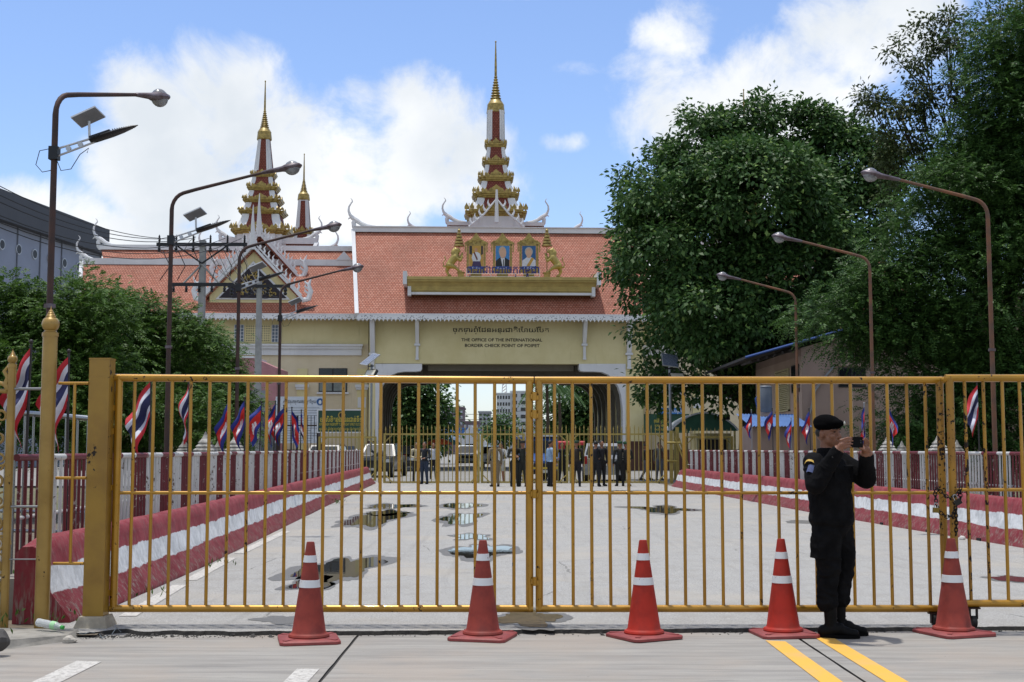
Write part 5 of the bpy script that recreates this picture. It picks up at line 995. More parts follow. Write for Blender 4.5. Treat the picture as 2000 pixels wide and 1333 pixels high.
def shell_points(blobs, K, base, inner=.25, back=.4):
    """clump centres through the outer part of a set of ellipsoids; drops the ones buried deep inside a neighbour"""
    C = np.array([b[0] for b in blobs]); R = np.array([b[1] for b in blobs]); A = np.array([r[0] * r[2] for r in R]); A /= A.sum(); out = []
    while sum(map(len, out)) < K:
        m = K * 2; k = nrs.choice(len(blobs), m, p=A); d = norm(nrs.normal(size=(m, 3))); rr = np.where(nrs.rand(m) < inner, nrs.uniform(.35, .85, m), nrs.uniform(.82, 1.06, m)); P = C[k] + d * R[k] * rr[:, None]
        keep = (d[:, 1] < .25) | (nrs.rand(m) < back)
        q = ((P[:, None, :] - C[None]) / R[None]); dd = np.sqrt((q ** 2).sum(2)).min(1); keep &= (dd > .55) | (nrs.rand(m) < .25); out.append(np.c_[P, d][keep])
    return np.concatenate(out)[:K]
def lumpy(blobs, K, base, inner, rl, sq, per=11):
    """boughs on the crown surface, each a smaller rounded mass of clumps with shade between them"""
    L0 = shell_points(blobs, max(8, K // per), base, inner); q = np.repeat(L0, per, 0); n = len(q); r = np.repeat(rl * nrs.uniform(.55, 1.35, len(L0)), per)
    d = norm(norm(nrs.normal(size=(n, 3))) + q[:, 3:] * .55 + np.array([0, -.25, .45])); return np.c_[q[:, :3] + d * r[:, None] * np.array(sq) * nrs.uniform(.7, 1.05, n)[:, None], d]
def limbs(t, base, targets, r0, seed, trunk_top, name='limb'):
    r = random.Random(seed); g = MB(); g.tube([(0, 0, -.1), (.05, .02, trunk_top * .5), (-.03, 0, trunk_top)], [r0 * 1.25, r0, r0 * .85], 12); g.obj('trunk', BARK, t)
    for q in targets:
        a = Vector((0, 0, trunk_top * r.uniform(.75, 1))); b = Vector(q) - Vector(base); m = a.lerp(b, .5) + Vector((r.uniform(-.4, .4), r.uniform(-.4, .4), r.uniform(-.2, .6))); g = MB(); g.tube([a, a.lerp(m, .5) + Vector((0, 0, .2)), m, m.lerp(b, .6), b], [r0 * .6, r0 * .45, r0 * .32, r0 * .18, r0 * .06], 8); g.obj(name, BARK, t)
def blob(px, py, Y, rx, rz, ry=None, dy=0):
    c = W(px, py, Y); k = Y / F; return ((c.x, c.y + dy, c.z), (rx * k, (ry if ry else min(rx, rz) * k), rz * k))
def broad_tree(name, label, base, blobs, nclump, per, L_, Wd, mat, r0, trunk, spread=.38, inner=.25, group=None, droop=.5, lump=.9, twigs=0):
    t = thing(name, label, 'tree', base, 0, group); limbs(t, base, [b[0] for b in blobs], r0, len(label), trunk)
    CP = lumpy(blobs, nclump, base, inner, lump, (1, 1, .8)); n = len(CP) * per; c = np.repeat(CP[:, :3], per, 0); d = np.repeat(CP[:, 3:], per, 0); off = nrs.normal(size=(n, 3)) * spread * np.array([1, 1, .75]); P = c + off - np.array(base)
    D = norm(d * .5 + norm(off) * .9 + nrs.normal(size=(n, 3)) * .35 + np.array([0, 0, -droop])); Nn = norm(d * .5 + nrs.normal(size=(n, 3)) * .5 + np.array([0, -.1, .8]))
    for q in range(twigs):
        e = Vector(CP[nrs.randint(len(CP))][:3]) - Vector(base); c0 = min((Vector(b[0]) - Vector(base) for b in blobs), key=lambda v: (v - e).length); a = c0 * .8 + Vector((0, 0, trunk)) * .2; m = a.lerp(e, .5) + Vector((rnd.gauss(0, .12), rnd.gauss(0, .12), rnd.gauss(0, .1))); g = MB(); g.tube([a, m, e], [.028, .018, .007], 5); g.obj('twig', BARK, t)
    s_ = nrs.uniform(.7, 1.25, n); leaf_obj('crown', P, D, Nn, L_ * s_, Wd * s_, mat, t); return t
def spray_tree(name, label, base, blobs, nspray, mat, r0, trunk, pairs=7, length=.34, leaf=(.085, .036), inner=.3, group=None, hang=.35, clump=6, cs=.3, cat='tree', lump=.7):
    t = thing(name, label, cat, base, 0, group); limbs(t, base, [b[0] for b in blobs], r0, len(label), trunk)
    CP = lumpy(blobs, nspray // clump, base, inner, lump, (1, 1, .45)); CP = np.repeat(CP, clump, 0); n = len(CP); off = nrs.normal(size=(n, 3)) * cs * np.array([1, 1, .5]); O = CP[:, :3] + off - np.array(base); d = CP[:, 3:]
    D = norm(d * .8 + norm(off) * .7 + nrs.normal(size=(n, 3)) * .35 + np.array([0, 0, -hang])); Nn = norm(nrs.normal(size=(n, 3)) * .35 + np.array([0, -.15, 1.0])); S = norm(np.cross(D, Nn)); L_ = length * nrs.uniform(.7, 1.3, n); P, LD, LN, sz = [], [], [], []
    for k in range(pairs):
        u = (k + .7) / pairs; pos = O + D * (L_ * u)[:, None] - np.array([0, 0, 1]) * (L_ * u * u * .35)[:, None]
        for s_ in (-1, 1): P.append(pos); LD.append(norm(S * s_ + D * .55 + nrs.normal(size=(n, 3)) * .15)); LN.append(Nn + nrs.normal(size=(n, 3)) * .25); sz.append((1.1 - .45 * abs(u - .45) * 2) * nrs.uniform(.8, 1.2, n))
    P, LD, LN, sz = map(np.concatenate, (P, LD, LN, sz)); leaf_obj('crown', P, LD, LN, leaf[0] * sz, leaf[1] * sz, mat, t, .05); return t
TY = 60.
bl = [blob(1460, 500, TY, 200, 225), blob(1312, 372, TY, 80, 70), blob(1395, 318, TY, 95, 70), blob(1500, 282, TY, 90, 62), blob(1590, 284, TY, 72, 56), blob(1655, 345, TY, 80, 74), blob(1270, 445, TY, 52, 60), blob(1285, 530, TY, 66, 66), blob(1306, 615, TY, 62, 64), blob(1335, 700, TY, 62, 56), blob(1400, 710, TY, 90, 60), blob(1500, 720, TY, 90, 50), blob(1650, 430, TY, 90, 100), blob(1330, 470, TY - 3, 110, 110), blob(1470, 400, TY - 4, 120, 110), blob(1560, 540, TY - 3, 120, 120), blob(1400, 600, TY - 4, 110, 90), blob(1295, 765, TY, 38, 22), blob(1360, 770, TY, 34, 20)]
broad_tree('broadleaf_tree', 'huge dark broad leaved tree overhanging the end of the office roof', (W(1470, 800, TY).x, TY + 1, 0), [(c, tuple(q * .93 for q in r)) for c, r in bl], 6400, 20, .265, .15, LEAF_BIG, .5, 4.5, .24, .15, lump=1.1)
RY = 36.
bl = [blob(1960, 560, RY, 130, 220), blob(1910, 400, RY, 105, 80), blob(1985, 230, RY, 85, 110), blob(2080, 350, RY, 150, 260), blob(1830, 560, RY, 130, 75), blob(1720, 610, RY, 85, 50), blob(1660, 640, RY, 60, 32), blob(1800, 660, RY, 110, 55), blob(1760, 690, RY, 60, 35), blob(1880, 740, RY, 110, 60), blob(1840, 810, RY, 95, 55), blob(1960, 800, RY, 110, 80), blob(1820, 470, RY, 70, 50), blob(2000, 120, RY, 90, 90), blob(1740, 560, RY, 60, 34), blob(1900, 860, RY, 120, 40), blob(1770, 850, RY, 45, 30)]
spray_tree('feathery_tree', 'tall feathery leaved tree spreading behind the house side lamp posts', (W(1960, 800, RY).x, RY + .5, 0), bl + [blob(1935, 330, RY + 1, 60, 80), blob(1970, 330, RY + 1.5, 80, 130), blob(2010, 200, RY + 1, 80, 140), blob(1985, 130, RY + 1, 60, 60), blob(1880, 450, RY + 1, 90, 70)], 46000, LEAF_RAIN, .3, 3.0, 7, .38, (.105, .046), .45, lump=.75)
SY_ = 46.
SY_ = 38.6; bl = [blob(1722, 165, SY_, 42, 40), blob(1745, 225, SY_, 45, 34), blob(1790, 105, SY_, 50, 40), blob(1835, 70, SY_, 42, 40), blob(1880, 95, SY_, 60, 60), blob(1950, 40, SY_, 60, 40), blob(1705, 215, SY_, 24, 26), blob(1770, 300, SY_, 60, 50), blob(1830, 190, SY_, 60, 60), blob(1715, 360, SY_, 40, 46), blob(1700, 290, SY_, 30, 24), blob(1840, 290, SY_, 60, 60), blob(1780, 190, SY_, 34, 40)]
broad_tree('sparse_tree', 'thin crowned tree with small sparse leaves against the cloud', (W(1965, 600, SY_).x, SY_ + .6, 0), bl, 820, 12, .15, .07, LEAF_SPARSE, .13, 6.0, .17, .6, lump=.34, twigs=60)
for i, (bls, base, ns, lb) in enumerate([
    ([blob(60, 705, 27, 130, 115), blob(140, 618, 27, 80, 52), blob(20, 635, 27, 80, 52), blob(120, 760, 27, 120, 90), blob(165, 572, 27.5, 40, 20), blob(-60, 640, 27, 100, 90), blob(50, 820, 26, 130, 70)], (70, 27), 13000, 'bushy fine leaved tree beneath the grey warehouse'),
    ([blob(255, 675, 31, 100, 90), blob(245, 622, 31, 66, 42), blob(325, 665, 31, 75, 52), blob(290, 740, 31, 120, 90), blob(200, 700, 30, 80, 90), blob(300, 830, 29, 130, 70), blob(185, 570, 31, 28, 24)], (270, 31), 14000, 'bushy fine leaved tree behind the second brown lamp pole'),
    ([blob(380, 690, 37, 55, 40), blob(400, 735, 37, 60, 55), blob(380, 800, 37, 80, 70), blob(425, 705, 37, 30, 18), blob(450, 830, 37, 50, 50)], (395, 37), 8000, 'smaller fine leaved tree reaching out to the concrete pole')]):
    spray_tree('hedge_tree', lb, (W(base[0], 800, base[1]).x, base[1] + .6, 0), bls, ns, LEAF_FINE, .14, 1.6, 6, .24, (.078, .038), .4, 'fine leaved trees along the bridge', .25, 6, .2, lump=.5)
for i, (bls, base, nc, lb) in enumerate([([blob(810, 790, 122, 40, 45), blob(840, 800, 122, 24, 40), blob(800, 850, 122, 50, 40), blob(770, 830, 122, 40, 60)], (805, 122), 700, 'dark tree seen through the archway beside the dark pickup'), ([blob(1120, 790, 128, 30, 40), blob(1140, 840, 128, 36, 40), blob(1100, 850, 128, 30, 30)], (1120, 128), 500, 'dark tree seen through the archway beyond the silver car'), ([blob(985, 840, 190, 12, 16), blob(1000, 845, 190, 14, 12), blob(965, 850, 190, 12, 10)], (985, 190), 160, 'small distant tree in front of the white hotel')]):
    broad_tree('distant_tree', lb, (W(base[0], 800, base[1]).x, base[1], 0), bls, nc, 14, .5, .3, LEAF_BIG, .3, 3, .8)
def palm(px, Y, ytop, label):
    b = W(px, 800, Y); t = thing('palm_tree', label, 'palm', (b.x, Y, 0)); H = ZY(ytop, Y); g = MB(); g.tube([(0, 0, 0), (.1, 0, H * .5), (0, 0, H)], [.22, .16, .14], 10); g.obj('trunk', BARK, t); P, D, Nn, Ls = [], [], [], []
    for k in range(16):
        a = 2 * pi * k / 16 + .2; el = rnd.uniform(-.1, .9)
        for j in range(26):
            u = (j + 1) / 26; p = np.array([cos(a) * u * 2.6 * cos(el * .6), sin(a) * u * 2.6 * cos(el * .6), H + u * 2.2 * sin(el) - u * u * 2.6]); s_ = np.array([-sin(a), cos(a), -.5])
            for q in (-1, 1): P.append(p); D.append(s_ * np.array([q, q, 1]) + np.array([cos(a), sin(a), 0]) * .4); Nn.append([0, 0, 1]); Ls.append(.75 * (1 - .5 * u))
    leaf_obj('fronds', np.array(P), np.array(D), np.array(Nn, float), np.array(Ls), .09, LEAF_PALM, t)
palm(1068, 118, 745, 'palm with hanging fronds seen through the arch by the gate joint'); palm(1092, 124, 760, 'shaggy palm seen through the arch beside the dark tree')
# low weeds at the foot of the left barrier
P, D = [], []
for (px, py, n, h) in ((655, 960, 60, .34), (660, 985, 40, .15), (300, 1163, 10, .05), (430, 1105, 12, .05), (690, 960, 60, .14), (715, 950, 60, .16), (125, 1218, 14, .14), (20, 1225, 30, .2), (12, 1190, 40, .5)):
    c = G(px, py, .03)
    for k in range(n): P.append((c.x + rnd.gauss(0, .10), c.y + rnd.gauss(0, .3), .03 + rnd.random() * h * .6)); D.append((rnd.gauss(0, .5), rnd.gauss(0, .5), 1))
P, D = np.array(P), np.array(D); o = leaf_obj('weeds', P, D, norm(nrs.normal(size=P.shape)), nrs.uniform(.04, .10, len(P)), .02, LEAF_FINE, None); tag(o, 'scattered green weeds along the foot of the barrier', 'weeds', None, 'stuff')
# far line of woods on the horizon
K = 3000; P = np.c_[nrs.uniform(-420, 420, K), nrs.uniform(560, 640, K), nrs.uniform(0, 1, K) ** .7 * (9 + 4 * np.sin(nrs.uniform(0, 6, K)))]; P = np.repeat(P, 6, 0) + nrs.normal(size=(K * 6, 3)) * 1.6
tag(leaf_obj('far_woods', P, nrs.normal(size=P.shape), norm(nrs.normal(size=P.shape) + np.array([0, -.4, .6])), 2.2, 1.5, LEAF_BIG, None), 'far line of trees on the horizon', 'woods', None, 'stuff')
# ================================================================== OTHER BUILDINGS, SIGNS
TAUPE = m_plaster('taupe render', '#9d8a80', '#8f7c72', '#6b5d54'); TAUPE_L = m_plaster('pale pink lit side render', '#b39f93', '#a59185', '#7d6e64'); M_BLUEM = simple('blue painted steel', '#33518f', .45, .3, .2)  # paler render copy holds the side wall's brighter light in its colour
HY = 48.; hx = W(1567, 800, HY).x
t = thing('taupe_house', 'taupe rendered house with sloping roof and louvred shutter', 'house', (hx, HY, 0)); zw = ZY(680, HY)
g = MB(); g.add([(0, 0, 0), (9, 0, 0), (9, 0, zw + 2.6), (0, 0, zw), (0, 9, 0), (9, 9, 0), (9, 9, zw + 2.6), (0, 9, zw)], [(0, 1, 2, 3), (5, 4, 7, 6), (4, 0, 3, 7), (1, 5, 6, 2), (3, 2, 6, 7)]); g.obj('wall', TAUPE, t, 0)
g = MB(); g.box2((-.012, -.02, 0), (-.003, 9, zw - .3)); g.obj('side_wall_lit_coat', TAUPE_L, t, 0)  # thin paler coat paints the stronger light on this side of the house
rf = MB(); a = Vector((-2.2, -.5, zw - .45)); b = Vector((9.2, -.5, zw + 2.75)); rf.add([a, b, b + Vector((0, 10, 0)), a + Vector((0, 10, 0)), a + Vector((0, 0, .1)), b + Vector((0, 0, .1)), b + Vector((0, 10, .1)), a + Vector((0, 10, .1))], [(3, 2, 1, 0), (4, 5, 6, 7), (0, 1, 5, 4), (1, 2, 6, 5), (2, 3, 7, 6), (3, 0, 4, 7)]); ro = rf.obj('roof', simple('dark roof sheet', '#2c2b2d', .7), t, 0)
g = MB(); g.tube([a + Vector((0, -.04, .06)), b + Vector((0, -.04, .06))], .05, 6); g.obj('gutter', M_BLUEM, ro)
for i in range(7): g = MB(); g.box((-2.0 + i * .3, .4, zw - .55 + .085 * i), (.06, 1.8, .1)); g.obj('rafter', simple('dark timber', '#241d18', .9), ro, 0)
x0, z1 = W(1637, 718, HY).x - hx, ZY(718, HY); x1, z0 = W(1691, 757, HY).x - hx, ZY(757, HY); g = MB(); g.box2((x0, -.03, z0), (x1, .02, z1)); wn = g.obj('window', M_FRAME, t, 0)
for q in range(2): g = MB(); w = (x1 - x0) / 2; g.box2((x0 + .05 + q * w, -.04, z0 + .05), (x0 + w - .03 + q * w, -.031, z1 - .05)); g.obj('pane', M_DARKG, wn, 0)
g = MB(); g.box2((x0 - .1, -.1, z1 + .06), (x1 + .1, .0, z1 + .16)); g.obj('lintel', TAUPE_L, wn, 0)
g = MB(); g.box2((-.05, .3, ZY(765, HY)), (-.02, 1.6, ZY(710, HY))); sw = g.obj('window', M_FRAME, t, 0); g = MB(); g.box2((-.06, .4, ZY(762, HY)), (-.051, 1.5, ZY(713, HY))); g.obj('pane', M_DARKG, sw, 0)
M_CRM = simple('cream louvre paint', '#bdb48e', .6); zl0, zl1 = ZY(800, HY), ZY(716, HY); g = MB()
for y in (2.0, 4.4): g.box2((-.09, y, zl0), (-.02, y + .07, zl1))
for z in (zl0, zl1): g.box2((-.09, 2.0, z), (-.02, 4.47, z + .06))
lv = g.obj('louvre_frame', M_CRM, t, 0)
for i in range(20): g = MB(); z = zl0 + .08 + (zl1 - zl0 - .1) * i / 20; g.box((-.06, 3.23, z + .03), (.06, 2.33, .045), rotm(0, .5, 0)); g.obj('slat', M_CRM, lv, 0)
g = MB(); g.tube([(W(1628, 716, HY).x - hx, -.1, ZY(716, HY)), (W(1606, 742, HY).x - hx, -.1, ZY(742, HY)), (W(1590, 765, HY).x - hx, -.1, ZY(765, HY)), (W(1583, 800, HY).x - hx, -.1, ZY(800, HY)), (W(1572, 830, HY).x - hx, -.12, ZY(830, HY))], .045, 8); g.obj('drain_pipe', simple('grey pipe', '#85868a', .5), t)
# lean-to with blue tin roof, tank beside the house
ax = W(1470, 830, 45).x; t = thing('tin_shed', 'low shed with blue corrugated tin roof against the house', 'shed', (ax, 45, 0)); wx = W(1572, 830, 45).x - ax; g = MB(); g.box2((0, 0, 0), (wx, 2.6, ZY(832, 45))); g.obj('wall', TAUPE, t, 0)
ze1, ze2 = ZY(833, 44.6), ZY(808, 46.5); g = MB(); n = 60; vs = []
for i in range(n + 1):
    x = -.15 + (wx + .3) * i / n; d = .025 * sin(i * pi / 1.5); vs += [(x, -.4, ze1 + d), (x, 2.4, ze2 + d)]
g.add(vs, [(2 * i, 2 * i + 2, 2 * i + 3, 2 * i + 1) for i in range(n)]); g.obj('tin_roof', simple('blue corrugated tin', '#5d7fb5', .5, .2, .25, 3), t, 0)
p = W(1495, 806, 47); t = thing('water_tank', 'grey cylindrical water tank above the blue tin roof', 'water tank', (p.x, 47, 0)); g = MB(); zt0, zt1 = ZY(806, 47), ZY(754, 47); g.lathe([(.24, zt0), (.25, zt0 + .05), (.25, zt1 - .1), (.24, zt1 - .08), (.25, zt1 - .04), (.21, zt1)], 24); g.obj('tank', simple('grey tank plastic', '#5e6670', .55), t); g = MB(); g.box((0, 0, zt0 / 2), (.5, .4, zt0)); g.obj('stand', TAUPE, t, 0); g = MB(); g.tube([(-.3, -.1, zt0 + .1), (-.38, -.1, zt0 + .5), (-.25, -.1, zt0 + .62)], .03, 8); g.obj('pipe', M_BLUEM, t)
# guard booth with barrel awning
by = 60.; p0, p1 = W(1311, 838, by), W(1441, 838, by); t = thing('guard_booth', 'guard booth with green barrel vaulted awning', 'booth', ((p0.x + p1.x) / 2, by, 0)); hw = (p1.x - p0.x) / 2; zb0, zt0 = ZY(842, by), ZY(808, by); M_AWN = simple('green awning canvas', '#2f5a45', .8, 0, .2, 3)
arc = [(hw * (-1 + 2 * i / 16), zb0 + (zt0 - zb0) * sin(pi * i / 16) ** .8) for i in range(17)]; g = MB(); g.prism([(x, z) for x, z in arc], .06); g.obj('awning_front', M_AWN, t, 0)
g = MB(); V = []
for x, z in arc: V += [(x, -.1, z + .03), (x, 3.2, z + .03)]
g.add(V, [(2 * i, 2 * i + 1, 2 * i + 3, 2 * i + 2) for i in range(16)]); g.obj('awning_top', simple('pale awning canvas', '#a9adac', .7), t, 30); g = MB(); g.tube([(x, -.1, z + .04) for x, z in arc], .045, 6); g.obj('awning_piping', WHT, t)
for x in (-hw + .15, hw - .15): rod('post', t, (x, 0, 0), (x, 0, zb0), .05, GOLD_FAR)
g = MB(); g.box2((-.2, 1.2, 0), (hw - .1, 3, zb0 - .1)); g.obj('cabin', CREAM, t, 0); g = MB(); g.box2((-.1, 1.15, 1.0), (hw - .3, 1.19, 1.9)); g.obj('cabin_window', M_DARKG, t, 0); g = MB(); g.box((.9, -.1, zt0 - .18), (.55, .12, .24)); g.obj('floodlight', M_BLK, t, 0)
# signs
M_SGN = simple('green sign enamel', '#12402f', .45); M_YTX = simple('yellow sign lettering', '#c7b23c', .5); M_WTX = simple('white sign lettering', '#cfd2d4', .5)
def board_sign(a, b, Y, label, lines, mat, face='#fff', rim=True, posts=True, tm_=M_YTX, name='sign_board'):
    p, q = W(a[0], b[1], Y), W(b[0], a[1], Y); w, h = q.x - p.x, q.z - p.z; t = thing(name, label, 'sign', (p.x, Y, 0)); g = MB(); g.box2((0, 0, p.z), (w, .06, q.z)); pn = g.obj('panel', mat, t, 0)
    if rim:
        for s_ in ((0, p.z, w, p.z + .05), (0, q.z - .05, w, q.z), (0, p.z + .05, .05, q.z - .05), (w - .05, p.z + .05, w, q.z - .05)): g = MB(); g.box2((s_[0], -.025, s_[1]), (s_[2], -.001, s_[3])); g.obj('rim', WHT, pn, 0)
    if posts:
        for x in (.12, w - .12): rod('post', t, (x, .12, 0), (x, .12, q.z - .1), .05, M_POLE, 8)
    for (s_, fx0, fx1, fz, size) in lines:
        if isinstance(s_, str): g = text_mesh([(s_, w * fx0, p.z + h * fz, size, w * (fx1 - fx0))], extrude=.006)
        else: g = khmer(s_, w * fx0, p.z + h * fz, size, w * (fx1 - fx0), .006)
        g.obj('lettering', tm_, pn, 0)
    return t, pn, w, p.z, q.z
KL = [('ច', 'រ', ''), ('ក', '', ''), ('ល', '', 'ិ'), ('ខ', '', 'ិ'), ('ត', '', ''), ('ឆ', 'ល', ''), ('ង', '', ''), ('ែដ', '', ''), ('ន', '', ''), ('ជា', '', ''), ('ន', '', '់'), ('ទ', '', 'ី'), ('១', '', '')]
t, pn, w, z0, z1 = board_sign((619, 800), (712, 846), 57.2, 'green sign board with yellow lettering about passports', [(KL, .06, .95, .47, .3), ('FOREIGNER PASSPORT TURN RIGHT (FIRST FLOOR)', .05, .95, .31, .17), ('พาสปอร์ต (ชั้นที่หนึ่ง) หนังสือผ่านแดน (ชั้นล่าง ขวามือ)', .05, .95, .12, .17)], M_SGN)
g = MB(); g.lathe([(.16, 0), (.16, .01)], 20); M9 = rotm(pi / 2); g.v = [tuple(M9 @ Vector(v) + Vector((w * .52, -.005, z1 - .26))) for v in g.v]; g.obj('emblem', simple('gold emblem', '#a98f3a', .5), pn); g = MB(); g.lathe([(.11, 0), (.11, .01)], 20); g.v = [tuple(M9 @ Vector(v) + Vector((w * .52, -.018, z1 - .26))) for v in g.v]; g.obj('emblem', M_INK, pn)
x0, _ = B(1257, 845, -.12); board_sign((1258, 809), (1346, 846), 84.6, 'dark green sign board on the wall right of the arch, leafy branch above', [(KL, .22, .6, .55, .3), ('FOREIGNER PASSPORT', .24, .62, .33, .2), ('หนังสือเดินทาง', .26, .6, .12, .2)], M_SGN, rim=False, posts=True)
board_sign((1286, 797), (1338, 809), 84.5, 'small blue sign strip above the dark green sign', [([('ក', '', ''), ('ន', '', 'ិ'), ('ែល', '', ''), ('ង', 'ទ', ''), ('រា', '', ''), ('ច', '', '')], .3, .95, .25, .3)], simple('sky blue sign enamel', '#2f6fb0', .5), rim=False, posts=True, tm_=M_WTX)
KT = [('អ', '', ''), ('គ', 'គ', ''), ('ន', '', ''), ('េស', 'វ', ''), ('ក', '', ''), ('ម', 'ម', ''), ('កា', '', ''), ('រ', '', ''), ('េច', '', ''), ('ញ', '', ''), ('ច', 'ល', 'ូ'), ('តែ', '', ''), ('ម', '', 'ួ'), ('យ', '', '')]
t, pn, w, z0, z1 = board_sign((537, 775), (634, 866), 61, 'large white notice board with black heading and ruled lines of text', [(KT, .15, .83, .86, .22)], simple('white board vinyl', '#c2c8d0', .5), rim=False, posts=True, tm_=M_INK, name='notice_board')
g = MB(); g.lathe([(.17, 0), (.17, .01)], 22); g.v = [tuple(M9 @ Vector(v) + Vector((w * .91, -.005, z1 - .25))) for v in g.v]; g.obj('emblem', simple('blue emblem', '#1d4f86', .5), pn); g = MB(); g.ball((w * .91, -.02, z1 - .27), (.07, .008, .1), 8, 6); g.obj('emblem', M_WTX, pn)
for i in range(14): g = MB(); z = z1 - .55 - i * .12; L_ = w * rnd.uniform(.55, .8); g.box2((w * .12, -.006, z), (w * .12 + L_, -.002, z + .022)); g.obj('text_line', simple('grey print', '#6f767c', .6), pn, 0)
# corrugated hoarding, iron fence and pink annex on the tree side
p0, p1 = W(470, 890, 63), W(545, 890, 63); g = MB(); n = 80; V = []
for i in range(n + 1): x = (p1.x - p0.x) * i / n; d = .04 * sin(i * 1.6); V += [(x, d, 0), (x, d, 3.3)]
g.add(V, [(2 * i, 2 * i + 2, 2 * i + 3, 2 * i + 1) for i in range(n)]); tag(g.obj('sheet_hoarding', simple('grey corrugated sheet', '#8c9095', .5, .2, .3, 2), None, 0, (p0.x, 63, 0)), 'grey corrugated sheet hoarding behind the row of flags', 'hoarding')
t = thing('iron_fence', 'dark iron fence with rusty posts before the notice board', 'fence', (W(540, 890, 58).x, 58, 0)); wd = W(620, 890, 58).x - t.location.x; M_IR = simple('dark iron', '#231b18', .7)
for z in (.5, 2.5): rod('rail', t, (0, 0, z), (wd, 0, z), .04, M_IR, 6)
for i in range(13): rod('bar', t, (wd * i / 12, 0, .1), (wd * i / 12, 0, 2.95), .016 if i % 6 else .05, M_IR, 6)
p = W(452, 730, 78); t = thing('pink_annex', 'small pink annex with sloping parapet beside the concrete pole', 'building', (p.x, 78, 0)); w = W(540, 730, 78).x - p.x; zt = ZY(700, 78); g = MB(); g.prism([(0, 0), (w, 0), (w, zt - .6), (w * .5, zt), (0, zt)], 4); g.v = [(x, y + 2, z) for x, y, z in g.v]; g.obj('wall', simple('faded pink render', '#a8787c', .9, 0, .2, 2), t, 0); g = MB(); g.box2((w * .3, -.05, 3.2), (w * .8, .0, 5.0)); g.obj('shutter', simple('grey shutter', '#7c7f84', .7), t, 0); g = MB(); g.box2((-.1, -.15, zt), (w * .5, 4, zt + .12)); g.obj('coping', WHT, t, 0)
# grey warehouse
A0, A1 = W(-130, 335, 88), W(200, 450, 114); M_WH = simple('pale blue grey cladding', '#8a93a5', .7, 0, .15, .3); M_FAS = simple('dark grey fascia sheet', '#44474d', .7, 0, .15, .3)
t = thing('warehouse', 'grey warehouse with dark fascia and round wall vents', 'building', (A1.x, A1.y, 0)); d = Vector((A0.x - A1.x, A0.y - A1.y, 0)); zt = ZY(450, 114); nrm = Vector((-d.y, d.x, 0)).normalized(); nrm = nrm if nrm.x < 0 else -nrm
def wbox(name, off0, off1, z0, z1, m_, par): V = [Vector((0, 0, 0)) - nrm * off1, d - nrm * off1, d + nrm * 14, nrm * 14]; g = MB(); g.add([v + Vector((0, 0, z0)) for v in V] + [v + Vector((0, 0, z1)) for v in V], [(3, 2, 1, 0), (4, 5, 6, 7), (0, 1, 5, 4), (1, 2, 6, 5), (2, 3, 7, 6), (3, 0, 4, 7)]); return g.obj(name, m_, par, 0)
wbox('wall', 0, 0, 0, zt - 1.8, M_WH, t); wbox('fascia', 0, .7, zt - 2.3, zt, M_FAS, t); dn = d.normalized(); ln = d.length
for i in range(10): c = dn * (2.0 + i * 2.5) - nrm * .02 + Vector((0, 0, zt - 4.0)); g = MB(); g.tube([c + nrm * .02, c - nrm * .06], .42, 16); v = g.obj('round_vent', M_ALU, t); g = MB(); g.tube([c - nrm * .061, c - nrm * .07], .34, 16); g.obj('vent_mouth', M_FRAME, v)
for i in range(8): c = dn * (.3 + i * 3.6) - nrm * .03; g = MB(); g.tube([c, c + Vector((0, 0, zt - 2.2))], .07, 6); g.obj('downpipe', simple('slate downpipe', '#5d6470', .6), t)
# town seen through the arch
def block(px0, px1, ytop, Y, label, wall, rows, cols, win, name='far_building', frame_=False):
    p, q = W(px0, 800, Y), W(px1, 800, Y); w = q.x - p.x; H = ZY(ytop, Y); t = thing(name, label, 'building', (p.x, Y, 0)); g = MB(); g.box2((0, 0, 0), (w, 14, H)); g.box2((-.2, -.2, H), (w + .2, 14.2, H + .4)); g.obj('wall', wall, t, 0); me = None
    for r in range(rows):
        for c in range(cols):
            cw = w / cols; rh = (H - 4) / rows
            if me is None: g = MB(); g.box((0, 0, 0), (cw * .55, .2, rh * .5)); o = g.obj('window', win, t, 0); me = o.data; o.location = (cw * .5, -.02, 4 + rh * .5)
            else: link_mesh('window', me, t, (cw * (c + .5), -.02, 4 + rh * (r + .5)))
    return t
M_HW = simple('white hotel render', '#c9ccd0', .8); M_HG = simple('pale grey render', '#a9adb3', .8); M_BR = simple('mauve brown render', '#6f5f66', .85)
block(970, 997, 770, 420, 'white hotel block with rows of dark windows and roof mast', M_HW, 7, 5, M_DARKG); block(997, 1030, 766, 424, 'white hotel wing with horizontal window slots', M_HW, 7, 2, M_DARKG); block(862, 905, 798, 330, 'mauve office block with white windows through the arch', M_BR, 5, 6, simple('pale window', '#a9b0bb', .3)); block(905, 935, 826, 300, 'low mauve block with a hipped slate roof', M_BR, 2, 4, simple('pale window', '#a9b0bb', .3)); block(935, 958, 806, 360, 'slim grey tower block with terraces', M_HG, 6, 3, M_DARKG)
block(835, 862, 838, 280, 'low grey shop house beside the dark tree', M_HG, 3, 3, M_DARKG); block(1030, 1062, 822, 300, 'grey shop house beside the palms', M_HG, 3, 3, M_DARKG)
t = thing('roof_mast', 'red and white lattice mast on the hotel roof', 'mast', (W(985, 770, 420).x, 424, ZY(770, 420))); 
for s_ in (-1, 1): rod('leg', t, (s_ * .8, 0, 0), (s_ * .4, 0, 6), .15, M_HW, 6)
for i in range(6): rod('strut', t, (-.75 + .06 * i, 0, i), (.7 - .06 * i, 0, i + 1), .1, simple('red mast paint', '#8f3a30', .6), 6)
